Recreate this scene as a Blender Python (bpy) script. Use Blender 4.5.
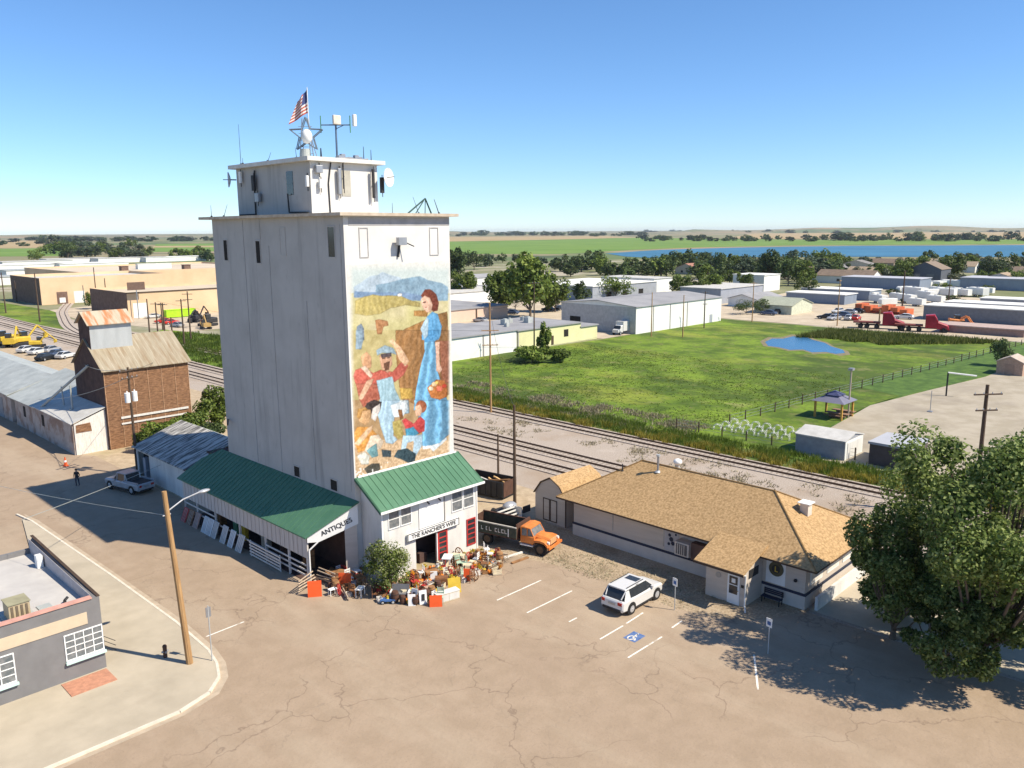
import bpy, bmesh, math, random
import numpy as np
from math import radians, sin, cos, pi, atan2, hypot, sqrt
from mathutils import Vector, Matrix, Euler
random.seed(7)
S = bpy.context.scene
for o in list(bpy.data.objects): bpy.data.objects.remove(o)
C = S.collection
# ---------------------------------------------------------------- camera
F_PX, HY, ROLL, YAW, CAMH = 810., 231., 0.0066, radians(44.3), 25.0
PITCH = math.atan((384 - HY) / F_PX)
_h = Vector((cos(YAW), sin(YAW), 0)); _r = Vector((sin(YAW), -cos(YAW), 0)); _z = Vector((0, 0, 1))
_F = _h * cos(PITCH) - _z * sin(PITCH); _U = _r.cross(_F)
_R2 = _r * cos(ROLL) - _U * sin(ROLL); _U2 = _U * cos(ROLL) + _r * sin(ROLL)
cam = bpy.data.cameras.new('camera'); camo = bpy.data.objects.new('camera', cam); C.objects.link(camo)
cam.sensor_width = 36; cam.lens = F_PX / 1024 * 36; cam.clip_start = .5; cam.clip_end = 60000
m = Matrix((_R2, _U2, -_F)).transposed().to_4x4(); m.translation = (0, 0, CAMH); camo.matrix_world = m
S.camera = camo
# ---------------------------------------------------------------- sky, sun, exposure
SUN = Vector((.38, -.8, 1.0)).normalized()
w = bpy.data.worlds.new('World'); S.world = w; w.use_nodes = True
nt = w.node_tree; nt.nodes.clear()
sky = nt.nodes.new('ShaderNodeTexSky'); sky.sky_type = 'NISHITA'; sky.sun_disc = False
sky.sun_elevation = math.asin(SUN.z); sky.sun_rotation = atan2(SUN.x, SUN.y)
sky.altitude = 1500; sky.air_density = 1.0; sky.dust_density = .05; sky.ozone_density = 1.6
bg = nt.nodes.new('ShaderNodeBackground'); bg.inputs[1].default_value = .098
wo = nt.nodes.new('ShaderNodeOutputWorld')
hsv = nt.nodes.new('ShaderNodeHueSaturation'); hsv.inputs['Hue'].default_value = .49; hsv.inputs['Saturation'].default_value = 1.05
tint = nt.nodes.new('ShaderNodeMix'); tint.data_type = 'RGBA'; tint.blend_type = 'MULTIPLY'; tint.inputs['Factor'].default_value = 1; tint.inputs['B'].default_value = (.76, .93, 1.22, 1)
nt.links.new(sky.outputs[0], hsv.inputs['Color']); nt.links.new(hsv.outputs[0], tint.inputs['A']); nt.links.new(tint.outputs['Result'], bg.inputs[0]); nt.links.new(bg.outputs[0], wo.inputs[0])
sl = bpy.data.lights.new('sun', 'SUN'); sl.energy = 5.0; sl.angle = radians(.5); sl.color = (1, .90, .74)
so = bpy.data.objects.new('sun', sl); C.objects.link(so); so.rotation_euler = (-SUN).to_track_quat('-Z', 'Y').to_euler()
so.location = (0, 0, 80)
S.view_settings.view_transform = 'Standard'; S.view_settings.look = 'None'; S.view_settings.gamma = 1
S.view_settings.exposure = .55
# ---------------------------------------------------------------- helpers
def G(px, py, z=0.):
    "point of the level plane z seen at pixel"
    d = _F * F_PX + _R2 * (px - 512) - _U2 * (py - 384)
    t = (z - CAMH) / d.z
    return Vector((d.x * t, d.y * t, z))
def proj(x, y, z):
    dx, dy, dz = x, y, z - CAMH
    ww = dx * _F.x + dy * _F.y + dz * _F.z
    return (512 + F_PX * (dx * _R2.x + dy * _R2.y + dz * _R2.z) / ww, 384 - F_PX * (dx * _U2.x + dy * _U2.y + dz * _U2.z) / ww)
def lin(c):
    return tuple(((v / 255) / 12.92 if v / 255 <= .04045 else ((v / 255 + .055) / 1.055) ** 2.4) for v in c)
_mats = {}
def mat(name, col, rough=.85, var=.12, scale=1.5, col2=None, bump=0., metal=0., spec=.3, detail=5, stretch=None, thr=(.35, .65), emit=None, trans=0):
    if name in _mats: return _mats[name]
    M = bpy.data.materials.new(name); M.use_nodes = True; _mats[name] = M
    t = M.node_tree; b = t.nodes['Principled BSDF']
    b.inputs['Roughness'].default_value = rough; b.inputs['Metallic'].default_value = metal
    b.inputs['Specular IOR Level'].default_value = spec
    if emit: b.inputs['Emission Color'].default_value = (*col, 1); b.inputs['Emission Strength'].default_value = emit
    tc = t.nodes.new('ShaderNodeNewGeometry'); mp = t.nodes.new('ShaderNodeMapping')
    t.links.new(tc.outputs['Position'], mp.inputs[0])
    if stretch: mp.inputs['Scale'].default_value = stretch
    n = t.nodes.new('ShaderNodeTexNoise'); n.inputs['Scale'].default_value = scale; n.inputs['Detail'].default_value = detail
    n.inputs['Roughness'].default_value = .62
    t.links.new(mp.outputs[0], n.inputs[0])
    r = t.nodes.new('ShaderNodeValToRGB'); t.links.new(n.outputs[0], r.inputs[0])
    c2 = col2 if col2 else tuple(min(1, v * (1 + var)) for v in col)
    c1 = col if col2 else tuple(v * (1 - var) for v in col)
    r.color_ramp.elements[0].position = thr[0]; r.color_ramp.elements[1].position = thr[1]
    r.color_ramp.elements[0].color = (*c1, 1); r.color_ramp.elements[1].color = (*c2, 1)
    t.links.new(r.outputs[0], b.inputs['Base Color'])
    if bump:
        bp = t.nodes.new('ShaderNodeBump'); bp.inputs['Strength'].default_value = bump; bp.inputs['Distance'].default_value = .05
        n2 = t.nodes.new('ShaderNodeTexNoise'); n2.inputs['Scale'].default_value = scale * 6; n2.inputs['Detail'].default_value = 3
        t.links.new(mp.outputs[0], n2.inputs[0]); t.links.new(n2.outputs[0], bp.inputs['Height']); t.links.new(bp.outputs[0], b.inputs['Normal'])
    return M
def mixlayer(M, col, scale, lo, hi, amt=1., stretch=None, kind='noise', dist=0., detail=6, rot=0):
    "lay patches of another colour over a mat() material"
    t = M.node_tree; b = t.nodes['Principled BSDF']; src = b.inputs['Base Color'].links[0].from_socket
    g = t.nodes.new('ShaderNodeNewGeometry'); mp = t.nodes.new('ShaderNodeMapping'); t.links.new(g.outputs['Position'], mp.inputs[0])
    if stretch: mp.inputs['Scale'].default_value = stretch
    mp.inputs['Rotation'].default_value = (0, 0, rot)
    vec = mp.outputs[0]
    if dist:
        nn = t.nodes.new('ShaderNodeTexNoise'); nn.inputs['Scale'].default_value = .6; nn.inputs['Detail'].default_value = 4
        t.links.new(vec, nn.inputs[0])
        sc = t.nodes.new('ShaderNodeVectorMath'); sc.operation = 'SCALE'; sc.inputs['Scale'].default_value = dist
        t.links.new(nn.outputs['Color'], sc.inputs[0])
        ad = t.nodes.new('ShaderNodeVectorMath'); t.links.new(vec, ad.inputs[0]); t.links.new(sc.outputs[0], ad.inputs[1]); vec = ad.outputs[0]
    if kind == 'noise':
        n = t.nodes.new('ShaderNodeTexNoise'); n.inputs['Scale'].default_value = scale; n.inputs['Detail'].default_value = detail; out = n.outputs[0]
        n.inputs['Roughness'].default_value = .6
    elif kind == 'crack':
        n = t.nodes.new('ShaderNodeTexVoronoi'); n.feature = 'DISTANCE_TO_EDGE'; n.inputs['Scale'].default_value = scale; out = n.outputs['Distance']
    elif kind == 'wave':
        n = t.nodes.new('ShaderNodeTexWave'); n.inputs['Scale'].default_value = scale; n.inputs['Distortion'].default_value = 0; out = n.outputs['Fac']
    t.links.new(vec, n.inputs[0])
    mr = t.nodes.new('ShaderNodeMapRange'); mr.inputs['From Min'].default_value = lo; mr.inputs['From Max'].default_value = hi
    mr.inputs['To Max'].default_value = amt
    t.links.new(out, mr.inputs['Value'])
    fac = mr.outputs[0]
    if kind == 'crack':     # cracks come and go
        n3 = t.nodes.new('ShaderNodeTexNoise'); n3.inputs['Scale'].default_value = .13; t.links.new(g.outputs['Position'], n3.inputs[0])
        m3 = t.nodes.new('ShaderNodeMapRange'); m3.inputs['From Min'].default_value = .42; m3.inputs['From Max'].default_value = .52
        t.links.new(n3.outputs[0], m3.inputs['Value'])
        mu = t.nodes.new('ShaderNodeMath'); mu.operation = 'MULTIPLY'; t.links.new(fac, mu.inputs[0]); t.links.new(m3.outputs[0], mu.inputs[1]); fac = mu.outputs[0]
    mx = t.nodes.new('ShaderNodeMix'); mx.data_type = 'RGBA'
    t.links.new(fac, mx.inputs['Factor']); t.links.new(src, mx.inputs['A']); mx.inputs['B'].default_value = (*col, 1)
    t.links.new(mx.outputs['Result'], b.inputs['Base Color'])
    return M
def leafmat(name, a, b_, c, tr=.25):
    if name in _mats: return _mats[name]
    M = bpy.data.materials.new(name); M.use_nodes = True; _mats[name] = M
    t = M.node_tree; b = t.nodes['Principled BSDF']; b.inputs['Roughness'].default_value = .6; b.inputs['Specular IOR Level'].default_value = .25
    g = t.nodes.new('ShaderNodeNewGeometry'); r = t.nodes.new('ShaderNodeValToRGB')
    e = r.color_ramp.elements; e[0].position = 0; e[0].color = (*a, 1); e[1].position = 1; e[1].color = (*c, 1)
    m_ = e.new(.55); m_.color = (*b_, 1)
    t.links.new(g.outputs['Random Per Island'], r.inputs[0])
    oi = t.nodes.new('ShaderNodeObjectInfo'); hs = t.nodes.new('ShaderNodeHueSaturation')
    mr = t.nodes.new('ShaderNodeMapRange'); mr.inputs['To Min'].default_value = .7; mr.inputs['To Max'].default_value = 1.25
    t.links.new(oi.outputs['Random'], mr.inputs['Value']); t.links.new(mr.outputs[0], hs.inputs['Value'])
    t.links.new(r.outputs[0], hs.inputs['Color']); t.links.new(hs.outputs[0], b.inputs['Base Color'])
    tl = t.nodes.new('ShaderNodeBsdfTranslucent'); t.links.new(hs.outputs[0], tl.inputs[0])
    mx = t.nodes.new('ShaderNodeMixShader'); mx.inputs[0].default_value = tr
    t.links.new(b.outputs[0], mx.inputs[1]); t.links.new(tl.outputs[0], mx.inputs[2])
    t.links.new(mx.outputs[0], t.nodes['Material Output'].inputs[0])
    return M
class MB:
    def __init__(s): s.v = []; s.f = []; s.m = []; s.k = 0
    def q(s, *pts, m=None):
        i = len(s.v); s.v += [tuple(p) for p in pts]; s.f.append(tuple(range(i, i + len(pts)))); s.m.append(s.k if m is None else m); return s
    def box(s, x0, x1, y0, y1, z0, z1, m=None):
        i = len(s.v)
        s.v += [(x, y, z) for z in (z0, z1) for x, y in ((x0, y0), (x1, y0), (x1, y1), (x0, y1))]
        for f in ((3, 2, 1, 0), (4, 5, 6, 7), (0, 1, 5, 4), (1, 2, 6, 5), (2, 3, 7, 6), (3, 0, 4, 7)):
            s.f.append(tuple(i + a for a in f)); s.m.append(s.k if m is None else m)
        return s
    def prism(s, poly, z0, z1, m=None, mtop=None):
        "poly ccw in xy"
        n = len(poly); i = len(s.v); mm = s.k if m is None else m
        s.v += [(p[0], p[1], z0) for p in poly] + [(p[0], p[1], z1) for p in poly]
        s.f.append(tuple(i + a for a in range(n - 1, -1, -1))); s.m.append(mm)
        s.f.append(tuple(i + n + a for a in range(n))); s.m.append(mm if mtop is None else mtop)
        for a in range(n):
            b = (a + 1) % n; s.f.append((i + a, i + b, i + n + b, i + n + a)); s.m.append(mm)
        return s
    def slab(s, pts, d, m=None):
        "planar polygon pts given a thickness along vector d"
        n = len(pts); i = len(s.v); mm = s.k if m is None else m
        s.v += [tuple(p) for p in pts] + [tuple(Vector(p) + Vector(d)) for p in pts]
        s.f.append(tuple(i + a for a in range(n))); s.f.append(tuple(i + n + a for a in range(n - 1, -1, -1))); s.m += [mm, mm]
        for a in range(n):
            b = (a + 1) % n; s.f.append((i + b, i + a, i + n + a, i + n + b)); s.m.append(mm)
        return s
    def tube(s, p0, p1, r0, r1=None, n=8, m=None, caps=True):
        p0, p1 = Vector(p0), Vector(p1); r1 = r0 if r1 is None else r1; mm = s.k if m is None else m
        d = (p1 - p0).normalized(); a = d.orthogonal().normalized(); b = d.cross(a); i = len(s.v)
        for p, r in ((p0, r0), (p1, r1)):
            for k in range(n):
                t = 2 * pi * k / n; s.v.append(tuple(p + (a * cos(t) + b * sin(t)) * r))
        for k in range(n):
            k2 = (k + 1) % n; s.f.append((i + k, i + k2, i + n + k2, i + n + k)); s.m.append(mm)
        if caps:
            s.f.append(tuple(i + k for k in range(n - 1, -1, -1))); s.f.append(tuple(i + n + k for k in range(n))); s.m += [mm, mm]
        return s
    def path(s, pts, r, n=6, m=None):
        for a, b in zip(pts, pts[1:]): s.tube(a, b, r, n=n, m=m)
        return s
    def ball(s, c, r, n=10, m=None, sx=1, sy=1, sz=1):
        i = len(s.v); mm = s.k if m is None else m; R = n // 2
        for a in range(1, R):
            for b in range(n):
                t, p = pi * a / R, 2 * pi * b / n
                s.v.append((c[0] + r * sx * sin(t) * cos(p), c[1] + r * sy * sin(t) * sin(p), c[2] + r * sz * cos(t)))
        top = len(s.v); s.v += [(c[0], c[1], c[2] + r * sz), (c[0], c[1], c[2] - r * sz)]
        for a in range(R - 2):
            for b in range(n):
                b2 = (b + 1) % n; s.f.append((i + a * n + b, i + (a + 1) * n + b, i + (a + 1) * n + b2, i + a * n + b2)); s.m.append(mm)
        for b in range(n):
            b2 = (b + 1) % n; s.f.append((top, i + b, i + b2)); s.f.append((top + 1, i + (R - 2) * n + b2, i + (R - 2) * n + b)); s.m += [mm, mm]
        return s
    def loft(s, rings, m=None, cap=True):
        n = len(rings[0]); i = len(s.v); mm = s.k if m is None else m
        for r in rings: s.v += [tuple(p) for p in r]
        for a in range(len(rings) - 1):
            for b in range(n):
                b2 = (b + 1) % n; s.f.append((i + a * n + b, i + a * n + b2, i + (a + 1) * n + b2, i + (a + 1) * n + b)); s.m.append(mm)
        if cap:
            s.f.append(tuple(i + b for b in range(n - 1, -1, -1))); s.f.append(tuple(i + (len(rings) - 1) * n + b for b in range(n))); s.m += [mm, mm]
        return s
    def build(s, name, mats, parent=None, world=True, smooth=False, bevel=0, fixn=True):
        me = bpy.data.meshes.new(name); v = s.v
        if parent is not None and world:
            L = parent.matrix_basis
            par = parent.parent
            while par: L = par.matrix_basis @ L; par = par.parent
            Li = L.inverted(); v = [tuple(Li @ Vector(p)) for p in v]
        me.from_pydata(v, [], s.f)
        for M in (mats if isinstance(mats, (list, tuple)) else [mats]): me.materials.append(M)
        me.polygons.foreach_set('material_index', s.m)
        if fixn and len(s.f) < 20000:
            bm = bmesh.new(); bm.from_mesh(me); bmesh.ops.recalc_face_normals(bm, faces=bm.faces); bm.to_mesh(me); bm.free()
        if smooth: me.polygons.foreach_set('use_smooth', [True] * len(me.polygons))
        me.update()
        o = bpy.data.objects.new(name, me); C.objects.link(o); o.parent = parent
        if bevel:
            b = o.modifiers.new('bevel', 'BEVEL'); b.width = bevel; b.segments = 2; b.limit_method = 'ANGLE'
        if smooth:
            pass
        return o
def thing(name, label, cat, loc=(0, 0, 0), rz=0, group=None):
    o = bpy.data.objects.new(name, None); C.objects.link(o); o.location = loc; o.rotation_euler = (0, 0, rz)
    o.empty_display_size = .2
    return tag(o, label, cat, group)
def tag(o, label, cat, group=None):
    o['label'] = label; o['category'] = cat
    if group: o['group'] = group
    return o
def kids(o): return [c for c in list(o.children)]
def dup(root, loc, rz=None, label=None, group=None, scale=None):
    r = root.copy(); C.objects.link(r); r.location = loc
    if rz is not None: r.rotation_euler = (0, 0, rz)
    if scale is not None: r.scale = scale
    if label: r['label'] = label
    if group: r['group'] = group
    for ch in kids(root):
        c = ch.copy(); C.objects.link(c); c.parent = r
        for g in kids(ch):
            d = g.copy(); C.objects.link(d); d.parent = c
    return r
def struct(name, mb, M, fixn=True):
    o = mb.build(name, M, fixn=fixn); o['kind'] = 'structure'; return o
def sheet(name, poly, z, M):
    mb = MB(); mb.q(*[(p[0], p[1], z) for p in poly])
    o = mb.build(name, M, fixn=False)
    if o.data.polygons[0].normal.z < 0: o.data.flip_normals()
    o['kind'] = 'structure'; return o
def text(name, s, size, mw, M, parent=None, extrude=.01, align='CENTER', bold=0.):
    cu = bpy.data.curves.new('t', 'FONT'); cu.body = s; cu.size = size; cu.extrude = extrude; cu.align_x = align; cu.align_y = 'CENTER'; cu.offset = bold
    to = bpy.data.objects.new('t', cu); C.objects.link(to)
    bpy.context.view_layer.update()
    me = bpy.data.meshes.new_from_object(to.evaluated_get(bpy.context.evaluated_depsgraph_get()))
    bpy.data.objects.remove(to); me.name = name; me.materials.clear(); me.materials.append(M)
    L = Matrix()
    if parent is not None:
        L = parent.matrix_basis.copy(); par = parent.parent
        while par: L = par.matrix_basis @ L; par = par.parent
    me.transform(L.inverted() @ mw)
    o = bpy.data.objects.new(name, me); C.objects.link(o); o.parent = parent; return o
def frame(origin, x, y):
    "matrix with local x along x and local y along y"
    x = Vector(x).normalized(); y = Vector(y).normalized(); z = x.cross(y).normalized(); y = z.cross(x)
    m = Matrix((x, y, z)).transposed().to_4x4(); m.translation = origin; return m
def xz(origin): return frame(origin, (1, 0, 0), (0, 0, 1))      # lettering on a wall that faces -y
# ---------------------------------------------------------------- materials
asphalt = mat('asphalt', (.315, .238, .165), .95, scale=.7, col2=(.35, .265, .187), bump=.35, detail=14, thr=(.4, .6))
mixlayer(asphalt, (.22, .165, .12), 9, .54, .66, .3)
mixlayer(asphalt, (.27, .20, .14), .11, .5, .7, .4)
mixlayer(asphalt, (.42, .34, .25), .09, .5, .66, .5, stretch=(2.5, .6, 1))
mixlayer(asphalt, (.15, .105, .075), .15, .010, .0, .55, kind='crack', dist=2.6)
mixlayer(asphalt, (.2, .16, .12), .42, .01, .0, .35, kind='crack', dist=2.2)
concrete = mat('concrete', (.38, .33, .25), .9, scale=.4, col2=(.46, .40, .305), bump=.15, detail=8)
mixlayer(concrete, (.33, .28, .21), .25, .55, .72, .5)
kerbm = mat('kerb_stone', (.62, .56, .46), .9, .1, 2)
gravel = mat('gravel', (.27, .22, .18), 1, scale=9, col2=(.50, .43, .36), bump=.5, detail=8)
mixlayer(gravel, (.30, .22, .15), .12, .5, .68, .6)
mixlayer(gravel, (.55, .48, .41), .3, .58, .75, .5)
lotconc = mat('lot_concrete', (.33, .285, .21), .9, scale=.3, col2=(.40, .35, .27), bump=.15, detail=10, thr=(.4, .6))
mixlayer(lotconc, (.26, .22, .17), .12, .52, .66, .5)
gravelb = mat('gravel_brown', (.27, .20, .13), 1, scale=6, col2=(.46, .37, .26), bump=.5, detail=9)
mixlayer(gravelb, (.16, .12, .07), .5, .5, .68, .55)
ballast = mat('ballast', (.24, .20, .165), 1, scale=7, col2=(.58, .50, .43), bump=.8, detail=8)
dirt = mat('dirt', (.34, .26, .17), 1, scale=1.2, col2=(.48, .38, .26), bump=.4, detail=10)
mixlayer(dirt, (.26, .24, .10), .15, .55, .7, .5)
grass = mat('grass', (.065, .115, .008), 1, scale=.12, col2=(.165, .25, .020), bump=.9, detail=14, thr=(.4, .6))
mixlayer(grass, (.05, .085, .010), .045, .5, .6, .85, stretch=(1.6, .6, 1), dist=4)
mixlayer(grass, (.30, .31, .045),   .06, .54, .66, .45, stretch=(1.4, .7, 1), dist=4)
mixlayer(grass, (.30, .27, .12), .11, .63, .72, .5, dist=3)
mixlayer(grass, (.045, .06, .018), 1.3, .52, .62, .5)
mixlayer(grass, (.20, .19, .07), .35, .56, .64, .4)
lawn = mat('lawn', (.05, .10, .018), 1, scale=.5, col2=(.09, .16, .028), bump=.4, detail=10, thr=(.4, .6))
weedg = mat('weeds', (.19, .16, .05), 1, scale=.7, col2=(.08, .13, .025), bump=.8, detail=12, thr=(.42, .58))
farland = mat('farmland', (.20, .19, .10), 1, scale=.003, col2=(.30, .25, .15), detail=3)
mixlayer(farland, (.10, .15, .05), .0016, .5, .56, .9, stretch=(1, 1, 1))
mixlayer(farland, (.06, .08, .04), .006, .56, .62, .8)
mixlayer(farland, (.34, .24, .14), .0023, .56, .6, .8)
townland = mat('townland', (.15, .17, .07), 1, scale=.03, col2=(.26, .24, .15), detail=8)
mixlayer(townland, (.42, .37, .3), .02, .52, .58, .8)
fieldgreen = mat('crop_green', (.11, .20, .03), 1, scale=.01, col2=(.16, .25, .045), detail=6)
fieldtan = mat('crop_tan', (.34, .25, .12), 1, scale=.008, col2=(.40, .30, .16), detail=6)
yard = mat('yard_dirt', (.40, .33, .24), 1, scale=.2, col2=(.52, .44, .33), detail=8)
water = mat('lake_water', (.055, .165, .27), .6, .1, .01, spec=.08)
pondw = mat('pond_water', (.035, .13, .26), .25, .1, .05, spec=.25)
whitepaint = mat('road_paint', (.72, .68, .6), .8, scale=3, col2=(.80, .77, .7)); mixlayer(whitepaint, (.38, .31, .23), 2.2, .56, .64, .8)
white = mat('white_paint', (.72, .72, .70), .7, scale=.8, col2=(.80, .80, .78), detail=6)
whiteside = mat('white_boards', (.55, .54, .51), .8, scale=1.2, col2=(.68, .67, .63), detail=8, stretch=(1, 1, .3))
frontw = mat('sunlit_front_white', (.60, .59, .56), .85, scale=.6, col2=(.68, .67, .64), detail=8)  # whiter copy of the tower wall; sunlight is put into its colour
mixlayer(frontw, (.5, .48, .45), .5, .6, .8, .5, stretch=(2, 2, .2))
tconc = mat('shade_darkened_concrete', (.385, .372, .355), .85, scale=.35, col2=(.45, .437, .418), bump=.12, detail=9, thr=(.3, .6))  # tower wall colour darkened to deepen the shade on its left face
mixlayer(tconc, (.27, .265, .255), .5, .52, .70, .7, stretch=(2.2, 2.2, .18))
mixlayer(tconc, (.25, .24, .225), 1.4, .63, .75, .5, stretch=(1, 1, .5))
slabm = mat('roof_slab', (.42, .34, .26), .9, scale=2, col2=(.56, .48, .38))
green = mat('green_metal_roof', (.06, .155, .09), .55, scale=.6, col2=(.08, .185, .11), spec=.3)
mixlayer(green, (.10, .30, .18), 1.1, .6, .75, .3)
dark = mat('dark_opening', (.02, .018, .016), .9)
glass = mat('dark_glass', (.03, .035, .04), .12, spec=.6)
glassl = mat('window_glass', (.10, .12, .13), .12, spec=.6, scale=3, col2=(.22, .22, .22))
red = mat('red_paint', (.42, .035, .03), .6)
tan = mat('tan_siding', (.50, .43, .36), .85, scale=.7, col2=(.56, .49, .42), stretch=(.4, .4, 4))
tanlow = mat('tan_wainscot', (.56, .50, .44), .85, .06, 1)
bluestripe = mat('dark_blue_trim', (.03, .035, .06), .7)
brown = mat('brown_trim', (.07, .045, .03), .8)
shingle = mat('tan_shingles', (.29, .185, .085), .95, scale=6, col2=(.52, .345, .175), bump=.5, detail=7, thr=(.36, .62))
mixlayer(shingle, (.26, .17, .08), .4, .55, .75, .35)
wood = mat('weathered_wood', (.17, .085, .035), .9, scale=1.6, col2=(.36, .19, .085), detail=8, stretch=(1, 1, 5), bump=.3)
polewood = mat('pole_wood', (.30, .17, .075), .9, scale=1.5, col2=(.42, .26, .12), stretch=(6, 6, .5))
darkpole = mat('dark_pole_wood', (.065, .045, .03), .9, scale=1.5, col2=(.12, .08, .055), stretch=(6, 6, .5))
barnred = mat('corrugated_rust_sheet', (.15, .075, .038), .9, scale=2.2, col2=(.33, .18, .095), detail=9, stretch=(1, 1, 3), bump=.4)
mixlayer(barnred, (.08, .035, .02), 1.6, .5, .66, .75, stretch=(.7, .7, 5)); mixlayer(barnred, (.6, .42, .3), 1.0, .66, .75, .4, stretch=(3, 3, .5))
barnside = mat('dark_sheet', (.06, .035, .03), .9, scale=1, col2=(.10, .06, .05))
rusty = mat('galvanised_rusty', (.33, .285, .20), .65, scale=.8, col2=(.44, .39, .30), metal=.1, stretch=(2.5, .35, .35), detail=7)
mixlayer(rusty, (.22, .13, .06), .7, .45, .66, .7, stretch=(3, .35, .35)); mixlayer(rusty, (.2, .16, .1), .55, .0, .08, .35, kind='wave', stretch=(1, .01, .01))
rust2 = mat('rust_patched_sheet', (.38, .33, .24), .7, scale=.5, col2=(.48, .42, .32), stretch=(2.5, .35, .35))
mixlayer(rust2, (.45, .15, .045), .9, .46, .58, .85, stretch=(2.4, .3, .3))
galv = mat('galvanised', (.42, .44, .44), .5, scale=.8, col2=(.52, .54, .54), metal=.3, stretch=(1, 1, .2))
galvroof = mat('grey_metal_roof', (.34, .36, .34), .55, scale=.6, col2=(.46, .48, .45), metal=.1, detail=7)
mixlayer(galvroof, (.26, .26, .24), .25, .55, .72, .5)
whiteroof = mat('white_roofing', (.44, .43, .40), .8, scale=.9, col2=(.56, .55, .52), detail=7)
shake = mat('old_board_roof', (.10, .095, .09), .9, scale=1.0, col2=(.52, .50, .46), stretch=(.5, 3.2, .5), detail=7, thr=(.42, .58))
peel = mat('peeling_white_boards', (.55, .52, .47), .9, scale=2.2, col2=(.74, .71, .66), stretch=(5, 5, .6), detail=8)
mixlayer(peel, (.22, .14, .10), 2.0, .6, .7, .7, stretch=(5, 5, .5))
oldwall = mat('faded_block_wall', (.34, .30, .27), .95, scale=.8, col2=(.46, .41, .37), detail=8)
mixlayer(oldwall, (.22, .13, .09), .5, .5, .62, .7)
greywall = mat('grey_stucco', (.17, .165, .165), .9, scale=1, col2=(.20, .195, .195))
tanband = mat('tan_band', (.56, .45, .32), .9, .05)
mint = mat('mint_sill', (.5, .68, .62), .8, .05)
tanwall = mat('tan_masonry', (.60, .42, .26), .9, scale=.1, col2=(.68, .50, .32), detail=4)
brickw = mat('brown_brick', (.14, .085, .065), .9, scale=1, col2=(.20, .13, .10))
pink = mat('pink_block', (.62, .46, .36), .9, .06, .2)
yellow = mat('pale_yellow_block', (.62, .60, .34), .9, .06, .3)
offwhite = mat('off_white_metal', (.66, .66, .62), .8, scale=.3, col2=(.76, .76, .72))
greyroof = mat('grey_membrane_roof', (.24, .24, .25), .9, scale=.15, col2=(.32, .32, .33), detail=7)
palegrey = mat('pale_grey_siding', (.30, .32, .36), .8, .08, .4)
steelwall = mat('blue_grey_siding', (.20, .24, .30), .7, .1, 2, stretch=(1, 4, .1))
steel = mat('dull_steel', (.35, .36, .38), .45, metal=.6); rail = mat('rail_steel', (.12, .075, .05), .6, metal=.3)
tie = mat('railway_tie', (.26, .215, .175), .95, .3, 2)
rubber = mat('rubber', (.018, .018, .018), .85); chrome = mat('chrome', (.5, .5, .5), .25, metal=.9, var=.03)
carwhite = mat('car_white', (.58, .58, .57), .25, var=.01, spec=.6)
orange = mat('orange_paint', (.55, .16, .035), .6, scale=1.5, col2=(.68, .24, .06)); mixlayer(orange, (.35, .12, .04), 2.5, .6, .7, .6)
brightorange = mat('orange_board', (.78, .11, .025), .7, var=.05)
blackish = mat('black_metal', (.03, .03, .032), .6, .2); yellowp = mat('yellow_paint', (.55, .38, .04), .55)
blue = mat('blue_paint', (.05, .12, .30), .6); redtruck = mat('deep_red_paint', (.33, .02, .035), .35); lime = mat('lime_paint', (.36, .62, .02), .6)
greenp = mat('green_paint', (.1, .28, .16), .7); bluev = mat('car_blue', (.06, .09, .16), .3); silver = mat('car_silver', (.42, .43, .45), .3, metal=.3); redv = mat('car_red', (.45, .03, .02), .3)
blackv = mat('car_black', (.02, .022, .026), .3)
amber = mat('lamp_red', (.4, .02, .01), .3); lampw = mat('lamp_clear', (.75, .75, .7), .2)
# ---------------------------------------------------------------- ground
gr = MB(); R = 30000; n = 48
for k in range(n):
    a, b = 2 * pi * k / n, 2 * pi * (k + 1) / n
    gr.q((0, 0, -.06), (R * cos(a), R * sin(a), -.06), (R * cos(b), R * sin(b), -.06))
struct('ground', gr, farland, False)
sheet('town_ground', [(-60, -160), (560, -160), (620, 330), (430, 560), (200, 640), (-60, 620)], -.03, townland)
sheet('rail_bed', [(46, -60), (81, -60), (81, 420), (54, 420), (46, 120)], .0, gravel)
sheet('dirt_yard', [(31, 45), (56, 45), (58, 420), (-10, 420), (-10, 88), (31, 88)], .004, dirt)
sheet('field_grass', [(80.5, -60), (206, -60), (206, 118), (150, 116), (107, 118.5), (95, 150), (90, 215), (70, 205), (69.5, 140), (80, 100)], .012, grass)
sheet('upper_grass', [(71, 225), (86, 296), (84, 345), (72, 420), (69.5, 420), (69.5, 250)], .012, grass)
sheet('gravel_apron', [(38, 21), (50, 21), (50, 50), (38, 50)], .012, gravelb)
sheet('street', [(-60, -60), (49.7, -60), (49.4, 21), (45.3, 23.3), (43.9, 27.3), (44.2, 36), (42.8, 42), (41, 44.8), (33, 45.2), (32.4, 47), (31, 70), (30.8, 97), (29.3, 99), (29, 420), (5, 420), (9, 65), (9.5, 62), (9, 41), (-60, 41)], .016, asphalt)
mb = MB(); mb.prism([(19.5, 61), (19.0, 78), (18.6, 79), (16, 66), (9, 66), (-30, 66), (-30, 40.0), (15.5, 40.0), (17.4, 40.6), (18.5, 41.7), (19.1, 43.2), (19.45, 45), (19.65, 50)], -.05, .12)
struct('sidewalk', mb, concrete)
kp = [(-30, 40.0), (15.5, 40.0), (17.4, 40.6), (18.5, 41.7), (19.1, 43.2), (19.45, 45), (19.65, 50), (19.5, 61), (19.0, 78), (18.6, 81)]
mb = MB()
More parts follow.
